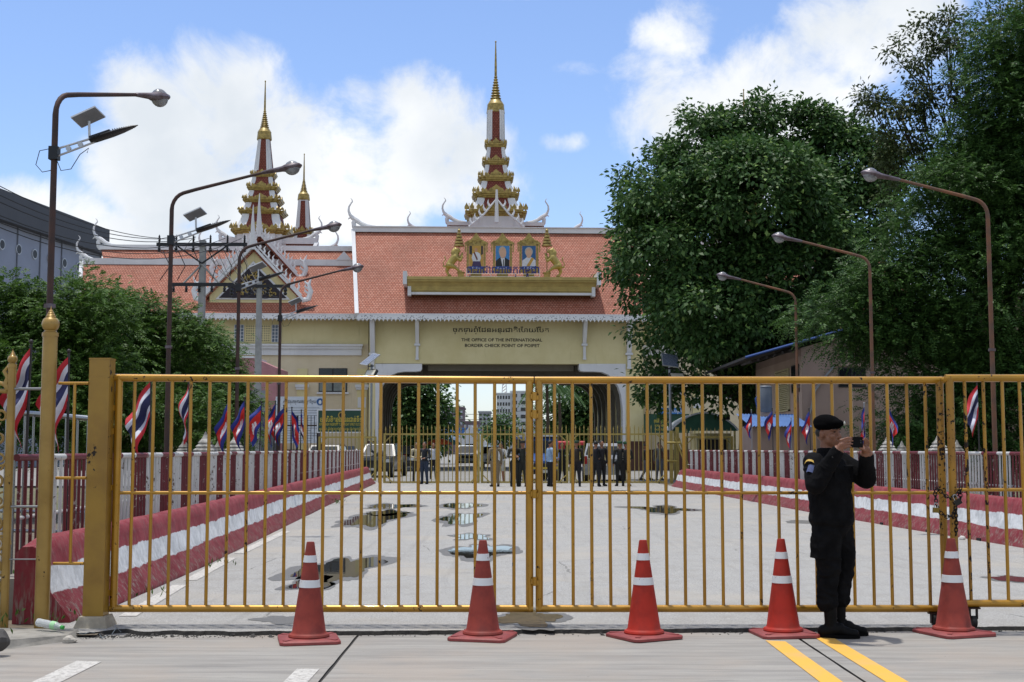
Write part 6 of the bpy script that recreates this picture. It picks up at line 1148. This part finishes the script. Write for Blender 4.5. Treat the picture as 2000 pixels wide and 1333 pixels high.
t = thing('billboard', 'blue picture billboard beyond the archway', 'billboard', (W(865, 850, 230).x, 230, 0)); w = W(938, 850, 230).x - t.location.x; zb1, zt1 = ZY(862, 230), ZY(836, 230); g = MB(); g.box2((0, 0, zb1), (w, .3, zt1)); t_ = NT('blue billboard print'); t_.base(t_.mix(t_.ramp(t_.noise(.35, 5), .42, .6), hexc('#2d5f9a'), hexc('#a8bfd6'))).set(rough=.5); g.obj('panel', t_.mat, t, 0)
for x in (.5, w - .5): rod('post', t, (x, .3, 0), (x, .3, zb1), .15, M_IR, 8)
p = W(917, 870, 150); t = thing('white_gatehouse', 'little white gabled gatehouse beyond the arch', 'building', (p.x - 1.6, 150, 0)); g = MB(); g.prism([(0, 0), (3.6, 0), (3.6, 2.2), (1.8, 4.2), (0, 2.2)], 3); g.obj('wall', M_HW, t, 0); g = MB(); g.box2((1.2, -1.55, 0), (2.4, -1.51, 2)); g.obj('door', M_DARKG, t, 0)
for k in range(4): wire('street_wire', W(850, 806 + 9 * k, 150), W(1075, 792 + 13 * k, 165), .6, .03, 'thin street wire strung across the town beyond the arch', 'cable', 'street wires beyond the arch')
for i, (px, Y, c, lb) in enumerate(((858, 92, '#c2562a', 'orange market umbrella beyond the picket gate'), (876, 96, '#5fa3a8', 'teal market umbrella beside the orange one'))):
    p = W(px, 880, Y); t = thing('market_umbrella', lb, 'umbrella', (p.x, Y, 0)); g = MB(); g.lathe([(1.0, 1.75), (.8, 1.95), (.4, 2.12), (.02, 2.2)], 10, cap=False); g.obj('canopy', simple('canvas ' + str(i), c, .8), t); rod('pole', t, (0, 0, 0), (0, 0, 2.15), .03, M_ALU, 6)
p = W(1078, 866, 76); w = W(1142, 866, 76).x - p.x; t = thing('red_awning', 'long red rolled awning on dark posts behind the gate', 'awning', (p.x, 76, 0)); g = MB(); g.tube([(0, 0, p.z), (w, 0, p.z)], .13, 10); g.obj('roll', simple('red awning canvas', '#b32a34', .6), t); g = MB(); g.box2((0, .3, p.z - .5), (w * .4, .34, p.z - .1)); g.obj('valance', simple('red awning canvas', '#b32a34', .6), t, 0)
for x in (.1, w - .1): rod('post', t, (x, 0, 0), (x, 0, p.z), .05, M_IR, 6)
# ================================================================== VEHICLES
M_GLASS = simple('car glass', '#1b2227', .12, 0, .2, 2, spec=.3); M_TYRE = simple('tyre rubber', '#111112', .8); M_RIM = simple('alloy rim', '#8f9296', .3, .8); M_LENS = simple('headlamp lens', '#c9cdd0', .1); M_TAIL = simple('tail lamp red', '#8f1512', .2); M_PLATE = simple('number plate', '#c4c4bd', .5)
def vehicle(px, Y, rz, prof, Wd, paint, label, cat, front_z=(.62, .8), cab=(1.0, .78), name='parked_car', glass=(), box_=None, wheel=.34, wb=(.8, -.75), bed=None):
    p = W(px, 900, Y); t = thing(name, label, cat, (p.x, Y, .012), rz); g = MB(); zbelt = cab[0]
    g.prism([(a, z) for a, z in prof], Wd); top = max(z for a, z in prof)
    g.v = [(x, y * (1 - (1 - cab[1]) * max(0, (z - zbelt) / (top - zbelt))) * (1 - .05 * max(0, (.45 - z) / .3)) * (1 - .10 * max(0, abs(x) / max(a for a, _ in prof) - .85) / .15), z) for x, y, z in g.v]; g.obj('body', paint, t, 25)
    yb = lambda z: Wd / 2 * (1 - (1 - cab[1]) * max(0, (z - zbelt) / (top - zbelt)))
    for (a, b) in glass:      # glass between two profile points, sitting just proud of the body
        (x0, z0), (x1, z1) = a, b; n = Vector((z1 - z0, 0, -(x1 - x0))).normalized(); n = n if n.x * (1 if x0 + x1 > 0 else -1) > 0 else -n; n *= .012; w0, w1 = yb(z0) * .88, yb(z1) * .86; g = MB(); g.add([Vector((x0, -w0, z0)) + n, Vector((x0, w0, z0)) + n, Vector((x1, w1, z1)) + n, Vector((x1, -w1, z1)) + n], [(0, 1, 2, 3)]); g.obj('windscreen', M_GLASS, t, 0)
    xm = [a for a, z in prof if z > zbelt + .25]; xa, xb = min(xm), max(xm)
    for s_ in (-1, 1):
        g = MB(); zs, zt = zbelt + .08, top - .12; g.add([(xa + .12, s_ * (yb(zs) + .012), zs), (xb + .1, s_ * (yb(zs) + .012), zs), (xb - .12, s_ * (yb(zt) + .012), zt), (xa + .2, s_ * (yb(zt) + .012), zt)], [(0, 1, 2, 3)]); g.obj('side_glass', M_GLASS, t, 0)
        for x in wb:
            xx = x * max(a for a, _ in prof); g = MB(); g.tube([(xx, s_ * (Wd / 2 - .22), wheel), (xx, s_ * (Wd / 2 + .01), wheel)], wheel, 20); wh = g.obj('wheel', M_TYRE, t); g = MB(); g.tube([(xx, s_ * (Wd / 2 + .011), wheel), (xx, s_ * (Wd / 2 + .02), wheel)], wheel * .62, 14); g.obj('rim', M_RIM, wh)
        xf = max(a for a, _ in prof); xk = min(a for a, _ in prof); g = MB(); g.box((xf - .02, s_ * Wd * .37, front_z[1] - .02), (.10, .34, .16)); g.obj('headlight', M_LENS, t, 0); g = MB(); g.box((xk + .02, s_ * Wd * .42, .95), (.10, .16, .34)); g.obj('tail_light', M_TAIL, t, 0); g = MB(); g.box((xb + .2, s_ * (Wd / 2 + .1), zbelt + .08), (.1, .18, .14)); g.obj('mirror', paint, t, 0)
    g = MB(); g.box((xf + .005, 0, front_z[0]), (.06, Wd * .55, .16)); g.obj('grille', M_FRAME, t, 0); g = MB(); g.box((xf + .02, 0, .38), (.12, Wd * .92, .16)); g.obj('bumper', M_BLK, t, 0); g = MB(); g.box((xf + .085, 0, .42), (.02, .36, .12)); g.obj('number_plate', M_PLATE, t, 0); g = MB(); g.box((xk - .01, 0, .40), (.12, Wd * .92, .18)); g.obj('bumper', paint, t, 0); g = MB(); g.box((xk - .03, 0, .78), (.02, .42, .14)); g.obj('number_plate', M_PLATE, t, 0)
    return t
pick = [(2.6, .35), (2.62, .75), (2.5, .98), (1.35, 1.08), (.65, 1.68), (-.55, 1.72), (-.85, 1.12), (-2.6, 1.08), (-2.6, .4)]
mpv = [(2.2, .3), (2.25, .7), (2.1, .92), (1.35, 1.05), (.6, 1.62), (-1.7, 1.68), (-2.1, 1.15), (-2.2, 1.0), (-2.2, .35)]
vehicle(747, 67, -pi / 2 - .08, pick, 1.85, simple('dark grey car paint', '#1c1f23', .3, 0, .1, coat=.3), 'dark grey pickup truck facing the gate beside the archway pier', 'pickup', glass=(((1.33, 1.1), (.68, 1.65)),), front_z=(.78, .86), wheel=.38); vehicle(912, 104, -pi / 2 + .03, pick, 1.8, simple('white car paint', '#c6c8ca', .25, 0, .08, coat=.5), 'white pickup truck parked under the archway', 'pickup', glass=(((1.33, 1.1), (.68, 1.65)),), front_z=(.78, .86), wheel=.38)
vehicle(1181, 58, pi / 2 - .12, mpv, 1.75, simple('silver car paint', '#8d8f90', .25, .5, .1, coat=.5), 'silver people carrier seen from behind beyond the picket gate', 'car', glass=(((-2.08, 1.2), (-1.74, 1.6)), ((1.33, 1.08), (.63, 1.58))), cab=(1.0, .8)); vehicle(792, 84, -pi / 2, mpv, 1.7, simple('black car paint', '#15161a', .2, .2, .1, coat=.6), 'black car parked in the shade of the archway', 'car', glass=(((1.33, 1.08), (.63, 1.58)),)); vehicle(962, 98, -pi / 2, mpv, 1.7, simple('white car paint', '#c6c8ca', .25), 'white car queueing beneath the archway', 'car', glass=(((1.33, 1.08), (.63, 1.58)),))
vehicle(672, 74, -pi / 2 + .2, [(a, z * .88) for a, z in mpv], 1.7, simple('white car paint', '#c6c8ca', .25), 'white car roof showing above the railing under the green sign', 'car', glass=(((1.33, 1.08), (.63, 1.58)),)); vehicle(638, 63, -pi / 2, mpv, 1.7, simple('dark grey car paint', '#3a3d42', .2), 'dark car behind the railing under the notice board', 'car', glass=(((1.33, 1.08), (.63, 1.58)),))
van = [(2.0, .35), (2.05, .9), (1.8, 1.2), (1.55, 1.85), (1.3, 2.0), (-2.0, 2.0), (-2.05, .4)]
tv = vehicle(1046, 60, -pi / 2 + .15, van, 1.6, simple('blue van paint', '#27589c', .35, 0, .15, coat=.3), 'blue and white minibus with yellow trim beyond the gate', 'minibus', glass=(((1.78, 1.24), (1.57, 1.82)),), cab=(1.2, .9), name='minibus', front_z=(.7, .8), wheel=.3); g = MB(); g.box((.0, 0, 2.06), (3.4, 1.42, .14)); g.obj('roof_panel', simple('white car paint', '#c6c8ca', .25), tv, 0); g = MB(); g.box((2.06, 0, .58), (.03, 1.4, .12)); g.obj('trim_stripe', simple('yellow trim', '#d0b23a', .4), tv, 0)
# ================================================================== PEOPLE
M_SKIN = simple('warm brown skin', '#8a5f45', .55, 0, .15, 20); M_HAIR = simple('black hair', '#0d0b0a', .6)
def loft(g, rings, seg=20):
    """rings: (cx, cy, z, rx, ry, rot)"""
    vs = []; fs = []
    for cx, cy, z, rx, ry, ro in rings:
        for k in range(seg):
            a = 2 * pi * k / seg; x, y = rx * cos(a), ry * sin(a); vs.append((cx + x * cos(ro) - y * sin(ro), cy + x * sin(ro) + y * cos(ro), z))
    for i in range(len(rings) - 1):
        for k in range(seg): fs.append((i * seg + k, i * seg + (k + 1) % seg, (i + 1) * seg + (k + 1) % seg, (i + 1) * seg + k))
    fs.append(tuple(range(seg))[::-1]); fs.append(tuple((len(rings) - 1) * seg + k for k in range(seg))); g.add(vs, fs)
cloth_cache = {}
def cl(c):
    if c not in cloth_cache: cloth_cache[c] = simple('cloth ' + c, c, .85, 0, .2, 10)
    return cloth_cache[c]
def far_person(px, fy, yaw, shirt, legs, shoes, pose, cap, label, h=1.68, shorts=False, Y=None, skin=M_SKIN):
    c = G(px, fy, .03) if Y is None else W(px, 900, Y); k = h / 1.7; t = thing('person', label, 'person', (c.x, c.y, .03), yaw); g = MB()
    st, fd = (.10, .0) if pose != 'walk' else (.08, .22)
    g.capsule((0, 0, .95), (0, 0, 1.15), .150, .150, 16, (1, .72)); g.capsule((0, 0, 1.12), (0, .0, 1.33), .158, .150, 16, (1.08, .66)); g.capsule((-.13, 0, 1.385), (.13, 0, 1.385), .065, .065); g.capsule((0, 0, 1.40), (0, -.01, 1.50), .058, .052)
    g.ball((0, -.015, 1.60), (.078, .095, .112)); g.ball((0, -.05, 1.545), (.055, .06, .05)); g.capsule((0, -.10, 1.60), (0, -.118, 1.575), .012, .016, 8)
    for s_ in (-1, 1): g.ball((s_ * .08, .0, 1.595), (.014, .025, .032), 8, 6)
    for s_ in (-1, 1):
        f_ = fd * s_; kn = (s_ * st, -.02 - f_ * .5 - (.08 if fd and s_ < 0 else 0), .50); an = (s_ * (st + .02), .02 - f_, .09)
        g.capsule((s_ * .085, 0, .90), kn, .105, .074); g.capsule(kn, an, .07, .05); g.capsule((an[0], an[1] + .03, .045), (an[0] + s_ * .02, an[1] - .15, .035), .046, .04)
        sh = Vector((s_ * .195, 0, 1.37))
        if pose == 'fold': el, wr = Vector((s_ * .26, -.06, 1.12)), Vector((-s_ * .02, -.2, 1.14 + .03 * s_))
        elif pose == 'phone' and s_ > 0: el, wr = Vector((s_ * .27, -.10, 1.14)), Vector((s_ * .10, -.16, 1.50))
        elif pose == 'front': el, wr = Vector((s_ * .25, -.04, 1.10)), Vector((s_ * .10, -.24, 1.05))
        else: el, wr = Vector((s_ * .25, .03 + fd * s_ * .4, 1.09)), Vector((s_ * .25, -.05 + fd * s_ * .8, .84))
        g.capsule(sh, el, .062, .048); g.capsule(el, wr, .046, .033); d = (wr - el).normalized(); hand = wr + d * .05
        g.capsule(wr, wr + d * .07, .034, .030, 8, (1, .6))
        for q in range(4): o = Vector((0, (q - 1.5) * .018, 0)) if abs(d.z) > .5 else Vector((0, 0, (q - 1.5) * .018)); g.capsule(wr + d * .07 + o, wr + d * (.125 - .01 * abs(q - 1.2)) + o + Vector((0, -.008, 0)), .010, .008, 6)
        g.capsule(wr + d * .03, wr + d * .075 + Vector((-s_ * .03, -.03, 0)), .012, .009, 6)
        cl_pts.append((hand, s_)) if False else None
        hands.setdefault(t.name, []).append(hand)
    g.v = [(x * k, y * k, z * k) for x, y, z in g.v]; hs = [Vector(h_) * k for h_ in hands[t.name]]
    def paint(p):
        z = p.z / k
        if z > 1.455 or (z > 1.42 and abs(p.x) < .06 * k): return 1
        if min((p - q).length for q in hs) < .082: return 1
        if z < .085: return 3
        if shorts and z < .48: return 1
        return 2 if z < .93 and abs(p.x) < .215 * k else (0 if z > .5 else 2)
    remesh(g, 'body', [cl(shirt), skin, cl(legs), cl(shoes)], t, .021, 1, paint)
    g = MB()
    if cap: g.lathe([(.100, 1.635), (.104, 1.66), (.115, 1.69), (.10, 1.725), (.02, 1.735)], 14); g.ball((0, -.10, 1.645), (.07, .055, .010), 10, 6); g.v = [(x * k, y * k, z * k) for x, y, z in g.v]; g.obj('cap', cl(cap), t)
    else: g.ball((0, .012, 1.635), (.087, .098, .090)); g.v = [(x * k, y * k - (.0 if z > 1.6 else -.02), max(z, 1.585 + .02 * (y < -.03) * 3) * k) for x, y, z in g.v]; g.obj('hair', M_HAIR, t)
hands = {}; cl_pts = []
far_person(813, 942, .3, '#b5ad94', '#15151a', '#0c0c0d', 'front', None, 'person in a pale cream vest and black trousers beyond the pickets'); far_person(829, 946, -.4, '#22262c', '#263245', '#111113', 'front', None, 'person in dark shirt and blue jeans beside the cream vest'); far_person(846, 936, .2, '#c2c5ca', '#17181d', '#111113', 'stand', None, 'person in white shirt half behind the dark shirted person')
far_person(967, 951, pi + .3, '#7d705a', '#7a6d57', '#0f0e0d', 'stand', None, 'person in khaki uniform with belt standing at the far gate', 1.72); far_person(978, 942, -.2, '#c6c8ca', '#a9a79e', '#8a5f45', 'phone', None, 'person in white shirt and pale shorts raising a hand to the ear', 1.66, True)
far_person(1005, 951, .2, '#1d2019', '#1a1c18', '#0b0b0b', 'fold', None, 'person in dark olive uniform with arms folded at the gate joint', 1.7); far_person(1021, 951, -.3, '#23251c', '#1d1f19', '#0b0b0b', 'stand', '#1b1d18', 'person in dark camouflage and cap partly behind the gate joint', 1.7)
far_person(1075, 951, pi / 2 + .4, '#8fa9c4', '#101116', '#0b0b0b', 'front', None, 'person in light blue shirt and black trousers by the minibus', 1.72); far_person(1098, 944, .2, '#17171a', '#141418', '#0b0b0b', 'stand', None, 'person in black standing in shade behind the blue shirted person', 1.66)
far_person(1126, 951, pi, '#2a231c', '#16151a', '#0b0b0b', 'stand', '#24402c', 'person in dark brown with a green cap turned to the far gate', 1.7); far_person(1164, 951, pi - .3, '#14141b', '#121217', '#0b0b0b', 'front', None, 'person in navy black uniform behind the silver car, back turned', 1.7); far_person(1175, 950, .5, '#151417', '#121215', '#0b0b0b', 'stand', None, 'person in black uniform close beside the navy uniformed person', 1.72)
far_person(1211, 950, pi + .2, '#1d1f1a', '#161714', '#0b0b0b', 'stand', '#1f4a2c', 'person in dark uniform and green cap beside the silver car', 1.68); far_person(1223, 950, pi - .4, '#1a1b19', '#151615', '#0b0b0b', 'front', '#1f4a2c', 'person in black uniform and green cap, nearest the arch pier', 1.66)
far_person(1261, 938, pi / 2, '#3a3531', '#6f6f74', '#2a1d18', 'walk', '#3b3f45', 'person in grey trousers striding before the dark doorway', 1.62); far_person(1288, 938, .1, '#77736a', '#6d6f78', '#15110f', 'phone', None, 'person in pale shirt and grey trousers before the dark doorway', 1.7)
# ------------------------------------------------------------------ the man in black taking a picture
SP_ = Vector((W(1628, 1200, 10.07).x, 10.07, .003)); FCE = Vector((.65, -.76, 0)).normalized(); RGT = Vector((FCE.y, -FCE.x, 0)); ROT = atan2(RGT.y, RGT.x)
M_UNI = None
t = NT('black ripstop uniform'); n_ = t.noise(7, 6, .6); t.base(t.mix(t.ramp(n_, .35, .7), c4(.003, .003, .0036), c4(.0075, .0075, .0085))).set(rough=.88, spec=.09); t.bump(t.noise(6, 5, .6, dist=.6), .35, .03); t.bump(t.noise(300, 2), .2, .002); M_UNI = t.mat
M_FACE = simple('brown skin darkened for shadow', '#7d523c', .5, 0, .18, 30, .1, 200); M_BOOT = simple('scuffed black boot', '#080707', .65, 0, .4, 12, .3, 60, spec=.15); M_BERET = simple('black wool beret', '#060607', .95, 0, .3, 20, .2, 200, spec=.05)  # skin colour darkened to paint in the shadow on the face
S = thing('person', 'man in black uniform and beret photographing with a phone', 'person', SP_); g = MB(); V3 = lambda x, y, z: Vector((x, y, z))
off = lambda a, b, z, c=(0, 0): V3(c[0], c[1], z) + FCE * a + RGT * b
# jacket
loft(g, [(.005, 0, .855, .180, .150, ROT), (.0, 0, .885, .196, .164, ROT), (-.0, 0, 1.0, .190, .156, ROT), (-.008, 0, 1.10, .192, .156, ROT), (-.012, 0, 1.20, .202, .156, ROT), (-.018, 0, 1.29, .206, .142, ROT), (-.02, 0, 1.345, .180, .115, ROT), (-.02, 0, 1.385, .120, .088, ROT), (-.018, -.005, 1.425, .070, .068, ROT)], 24)
# collar, neck, head
hc = V3(-.016, -.028, 1.565); g.capsule(V3(-.02, -.005, 1.40), V3(-.014, -.022, 1.49), .068, .064); loft(g, [(-.018, -.004, 1.39, .105, .098, ROT), (-.016, -.008, 1.435, .088, .088, ROT), (-.016, -.010, 1.452, .084, .084, ROT)], 20)
Mh = Matrix((RGT, -FCE, V3(0, 0, 1))).transposed()
hp = lambda r, f, u: hc + RGT * r + FCE * f + V3(0, 0, u)
g.ball(hp(0, -.012, .02), (.077, .098, .100), 18, 12, Mh); g.ball(hp(0, .026, -.045), (.068, .066, .066), 16, 10, Mh); g.ball(hp(0, .058, -.082), (.030, .026, .022), 12, 8, Mh); g.capsule(hp(0, .088, .012), hp(0, .104, -.024), .010, .016, 10); g.ball(hp(0, .092, -.030), (.021, .014, .011), 10, 6, Mh)
for s_ in (-1, 1):
    g.ball(hp(s_ * .080, -.008, -.005), (.012, .022, .034), 10, 8, Mh); g.ball(hp(s_ * .042, .062, -.022), (.026, .024, .024), 10, 8, Mh); g.capsule(hp(s_ * .018, .084, .030), hp(s_ * .052, .066, .028), .010, .009, 8)
g.capsule(hp(-.022, .084, -.056), hp(.022, .084, -.056), .009, .009, 8); g.capsule(hp(-.018, .082, -.066), hp(.018, .082, -.066), .009, .009, 8)
# arms
PH = V3(.118, -.262, 1.497); AX = Vector((.93, .36, 0)).normalized()      # phone centre and long axis
Rsh, Rel, Rwr = off(0, .185, 1.335, (-.018, 0)), V3(-.175, -.235, 1.175), V3(-.020, -.295, 1.425); Lsh, Lel, Lwr = off(0, -.185, 1.335, (-.018, 0)), V3(.272, -.02, 1.215), V3(.240, -.165, 1.400)
for a, b, c in ((Rsh, Rel, Rwr), (Lsh, Lel, Lwr)): g.capsule(a, b, .086, .078, 16); g.capsule(b, c, .078, .050, 16); g.capsule(b.lerp(c, .84), b.lerp(c, .97), .056, .052, 16)
# hands: palm, four jointed fingers, thumb
def finger(P, r): 
    for a, b, q in zip(P[:-1], P[1:], range(9)): g.capsule(a, b, r * (1 - .08 * q), r * (1 - .08 * (q + 1)), 10)
Rp = V3(.008, -.318, 1.472); g.capsule(Rwr, Rwr.lerp(Rp, .4), .033, .034, 12); g.capsule(Rwr.lerp(Rp, .4), Rp, .036, .033, 12, (1, .75))
for q, (z, ln) in enumerate(((1.512, .070), (1.496, .078), (1.479, .074), (1.463, .060))):
    k0 = V3(.018, -.330, z + .006 - .006 * q); k1 = k0 + V3(.030, -.010, .012); k2 = k1 + V3(ln * .40, .018, .002); k3 = k2 + V3(ln * .26, .022, -.004); finger([k0 - V3(.02, 0, .006), k0, k1, k2, k3], .0102)
finger([Rp + V3(.0, .02, -.01), Rp + V3(.035, .035, -.022), Rp + V3(.062, .05, -.006)], .0105)
Lp = V3(.224, -.205, 1.440); g.capsule(Lwr, Lp, .033, .036, 12, (1, .8))
for q, (dx, ln) in enumerate(((-.016, .062), (.002, .074), (.017, .070), (.030, .054))):
    k0 = Lp + V3(dx * .9, .01 + q * .010, .020); k1 = k0 + V3(.004, -.012, ln * .45); k2 = k1 + V3(-.006, -.022, ln * .36); k3 = k2 + V3(-.014, -.014, ln * .12); finger([k0 - V3(0, 0, .02), k0, k1, k2, k3], .0102)
finger([Lp + V3(-.01, -.02, -.006), Lp + V3(-.034, -.036, .004), Lp + V3(-.058, -.036, .012)], .0105)
# trousers
loft(g, [(-0.058, -.055, .225, 0.068, 0.068, 0), (-0.060, -.055, .20, 0.051, 0.051, 0)][::-1] + [(-0.060, -.055, .26, 0.082, 0.080, 0), (-0.058, -.055, .33, 0.078, 0.080, 0), (-0.053, -.055, .42, 0.082, 0.086, 0), (-0.043, -.06, .52, 0.090, 0.096, 0), (-0.048, -.055, .66, 0.102, 0.106, 0), (-0.047, -.045, .80, 0.115, 0.119, 0), (-0.047, -.035, .92, 0.115, 0.115, 0)], 18)
loft(g, [(0.063, .06, .22, 0.051, 0.051, 0), (0.063, .06, .245, 0.072, 0.070, 0), (0.063, .06, .28, 0.084, 0.082, 0), (0.073, .055, .36, 0.075, 0.078, 0), (0.090, .05, .45, 0.080, 0.082, 0), (0.100, .045, .55, 0.088, 0.090, 0), (0.093, .045, .68, 0.099, 0.102, 0), (0.067, .045, .80, 0.111, 0.115, 0), (0.055, .04, .92, 0.113, 0.113, 0)], 18)
g.capsule(V3(0, 0, .86), V3(0, 0, .95), .145, .15, 16); g.box(V3(-.135, -.10, .70), (.05, .13, .19), rotm(0, .1, .4)); g.box(off(.10, .06, 1.25), (.12, .05, .13), Matrix.Rotation(ROT, 3, 'Z')); g.box(off(.10, -.075, 1.25), (.12, .05, .13), Matrix.Rotation(ROT, 3, 'Z'))
hd = [Rp + V3(.03, 0, .02), Lp + V3(0, 0, .03), Rwr.lerp(Rp, .55), Lwr.lerp(Lp, .75)]
def paint_s(p):
    if (p - hc).length < .155 and p.z > 1.455 - .35 * (p - V3(-.02, -.005, p.z)).dot(FCE) * 0: return 1
    if min((p - hd[0]).length / .078, (p - hd[1]).length / .085, (p - hd[2]).length / .040, (p - hd[3]).length / .04) < 1 and (p - Rwr).dot((Rp - Rwr).normalized()) > .006 * ((p - hd[0]).length < .12): return 1
    return 0
body = remesh(g, 'body', [M_UNI, M_FACE], S, .0055, 2, paint_s); me = body.data
def crease(p):
    if p.z > 1.44 or (min((p - hd[0]).length, (p - hd[1]).length) < .10): return 0
    a = 1.0 if p.z < .85 else .8
    q = Vector((p.x * 5, p.y * 5, p.z * 13)); n1 = 1 - abs(mnoise.noise(q + Vector((mnoise.noise(p * 6) * 2, 0, 0)))); n2 = mnoise.noise(p * 22); cuff = 1.6 if .22 < p.z < .42 or .45 < p.z < .6 else 1
    return a * cuff * (.013 * (n1 - .72) + .003 * n2)
co = np.empty(len(me.vertices) * 3); me.vertices.foreach_get('co', co); co = co.reshape(-1, 3); nr = np.array([v.normal[:] for v in me.vertices]); dv = np.array([crease(Vector(p)) for p in co]); me.vertices.foreach_set('co', (co + nr * dv[:, None]).reshape(-1)); me.update()
# boots
for k, (hx_, hy_, dx, dy) in enumerate(((-.093, -.052, .235, -.060), (.008, .075, .230, -.035))):
    g = MB(); d = V3(dx, dy, 0).normalized(); s2 = V3(-d.y, d.x, 0); b0 = V3(hx_, hy_, 0); an = b0 + d * .055
    loft(g, [(an.x, an.y, .02, .044, .042, 0), (an.x, an.y, .10, .046, .043, 0), (an.x + .0, an.y, .18, .050, .048, 0), (an.x, an.y, .265, .054, .052, 0)], 16); g.capsule(b0 + V3(0, 0, .05), b0 + d * .12 + V3(0, 0, .065), .046, .05); g.capsule(b0 + d * .10 + V3(0, 0, .06), b0 + d * .20 + V3(0, 0, .040), .046, .036); g.ball(b0 + d * .225 + V3(0, 0, .038), (.044, .040, .032))
    bt = remesh(g, 'boot', M_BOOT, S, .008, 2); g = MB(); n = 18; P = []
    for i in range(n): a = 2 * pi * i / n; P.append(b0 + d * (.105 + .168 * cos(a)) + s2 * (.046 * sin(a) * (1 - .15 * cos(2 * a))))
    g.add([p + V3(0, 0, .0) for p in P] + [p + V3(0, 0, .026) for p in P], [tuple(range(n))[::-1], tuple(range(n, 2 * n))] + [(i, (i + 1) % n, n + (i + 1) % n, n + i) for i in range(n)]); g.obj('sole', simple('boot sole', '#080707', .8, spec=.1), bt, 0); g = MB()
    for i in range(6): z = .09 + .028 * i; c = an + d * (.052 - .004 * i) + V3(0, 0, z); g.tube([c - s2 * .022, c + d * .006, c + s2 * .022], .0035, 6)
    g.obj('laces', simple('boot laces', '#232120', .8), bt)
# beret with badge
g = MB(); bc = hp(.006, -.008, .080); loft(g, [(hc.x, hc.y, hc.z + .045, .080, .098, ROT), (hc.x, hc.y, hc.z + .062, .085, .103, ROT)], 24); g.ball(bc + V3(0, 0, .002), (.101, .114, .068), 24, 12, Mh @ rotm(.16, .10, 0)); g.ball(hp(.0, .075, .078), (.066, .052, .036), 16, 8, Mh); g.ball(hp(.07, -.01, .062), (.045, .075, .036), 16, 8, Mh); br = remesh(g, 'beret', M_BERET, S, .007, 3)
g = MB(); g.ball(hp(-.035, .125, .078), (.013, .006, .017), 10, 8, Mh); g.obj('cap_badge', simple('silver badge', '#a8a79c', .35, .8), br)
# face details
for s_ in (-1, 1):
    g = MB(); g.ball(hp(s_ * .033, .0805, .012), (.013, .006, .0045), 10, 6, Mh); g.obj('eye', simple('dark eye', '#0d0908', .2), S); g = MB(); g.tube([hp(s_ * .016, .0945, .032), hp(s_ * .034, .088, .037), hp(s_ * .054, .074, .031)], [.0035, .0042, .002], 6); g.obj('eyebrow', M_HAIR, S)
g = MB(); g.ball(hp(0, -.032, .010), (.0800, .078, .058), 16, 10, Mh); g.obj('hair', M_HAIR, S)
# sleeve patch, tabs
def patch(name, c, n, w, h, mat, roll=0):
    n = n.normalized(); x = V3(0, 0, 1).cross(n).normalized(); u = n.cross(x); x, u = x * cos(roll) + u * sin(roll), u * cos(roll) - x * sin(roll); g = MB(); q = []
    for b in range(4):
        for a in range(5): e = (a / 4 - .5); q.append(c + x * e * w + u * (b / 3 - .5) * h - n * (e * e * w * 1.4))
    g.add(q, [(b * 5 + a, b * 5 + a + 1, b * 5 + a + 6, b * 5 + a + 5) for b in range(3) for a in range(4)]); g.obj(name, mat, S)
ua = (Rel - Rsh).normalized(); pn_ = V3(-.55, -.83, .1); pn_ = (pn_ - ua * pn_.dot(ua)).normalized()
patch('sleeve_tab', Rsh.lerp(Rel, .16) + pn_ * .100, pn_ + V3(0, 0, .3), .085, .020, simple('gold thread tab', '#b8963f', .7), .15); patch('sleeve_badge', Rsh.lerp(Rel, .52) + pn_ * .096, pn_, .056, .062, simple('blue grey badge', '#4d5a86', .7, 0, .5, 60))
patch('collar_tab', off(.100, .070, 1.405, (-.018, 0)), FCE + RGT * .5 + V3(0, 0, .5), .045, .012, simple('turquoise tab', '#3fa7b8', .6), .5); patch('collar_tab', off(.128, .07, 1.362, (-.018, 0)), FCE + RGT * .3 + V3(0, 0, .3), .05, .016, simple('turquoise tab', '#3fa7b8', .6), .2)
g = MB(); g.tube([Rel.lerp(Rwr, .84) + V3(-.02, -.046, .0), Rel.lerp(Rwr, .84) + V3(-.02, -.053, 0)], .008, 10); g.obj('cuff_button', M_INK, S)
# the phone
t = thing('mobile_phone', 'black mobile phone held up sideways in both hands', 'phone', SP_ + PH); ph = Matrix((AX, Vector((-AX.y, AX.x, 0)), V3(0, 0, 1))).transposed(); g = MB(); c_ = [(.080, -.036), (.080, .036), (.076, .041), (-.076, .041), (-.080, .036), (-.080, -.036), (-.076, -.041), (.076, -.041)]
pm = MB(); pm.prism(c_, .009, ph); pm.obj('case', simple('black phone case', '#060607', .5, spec=.1), t, 30)
g = MB(); q = ph @ Vector((.060, -.0055, .012)); g.ball(q, (.006, .003, .006), 10, 6, ph); g.ball(ph @ Vector((.060, -.0055, -.004)), (.006, .003, .006), 10, 6, ph); g.obj('camera_lens', simple('lens glass', '#2b2f38', .1), t); g = MB(); g.box(ph @ Vector((0, .005, 0)), (.138, .001, .066), ph); g.obj('screen', simple('dark screen', '#1a1c20', .1), t, 0)
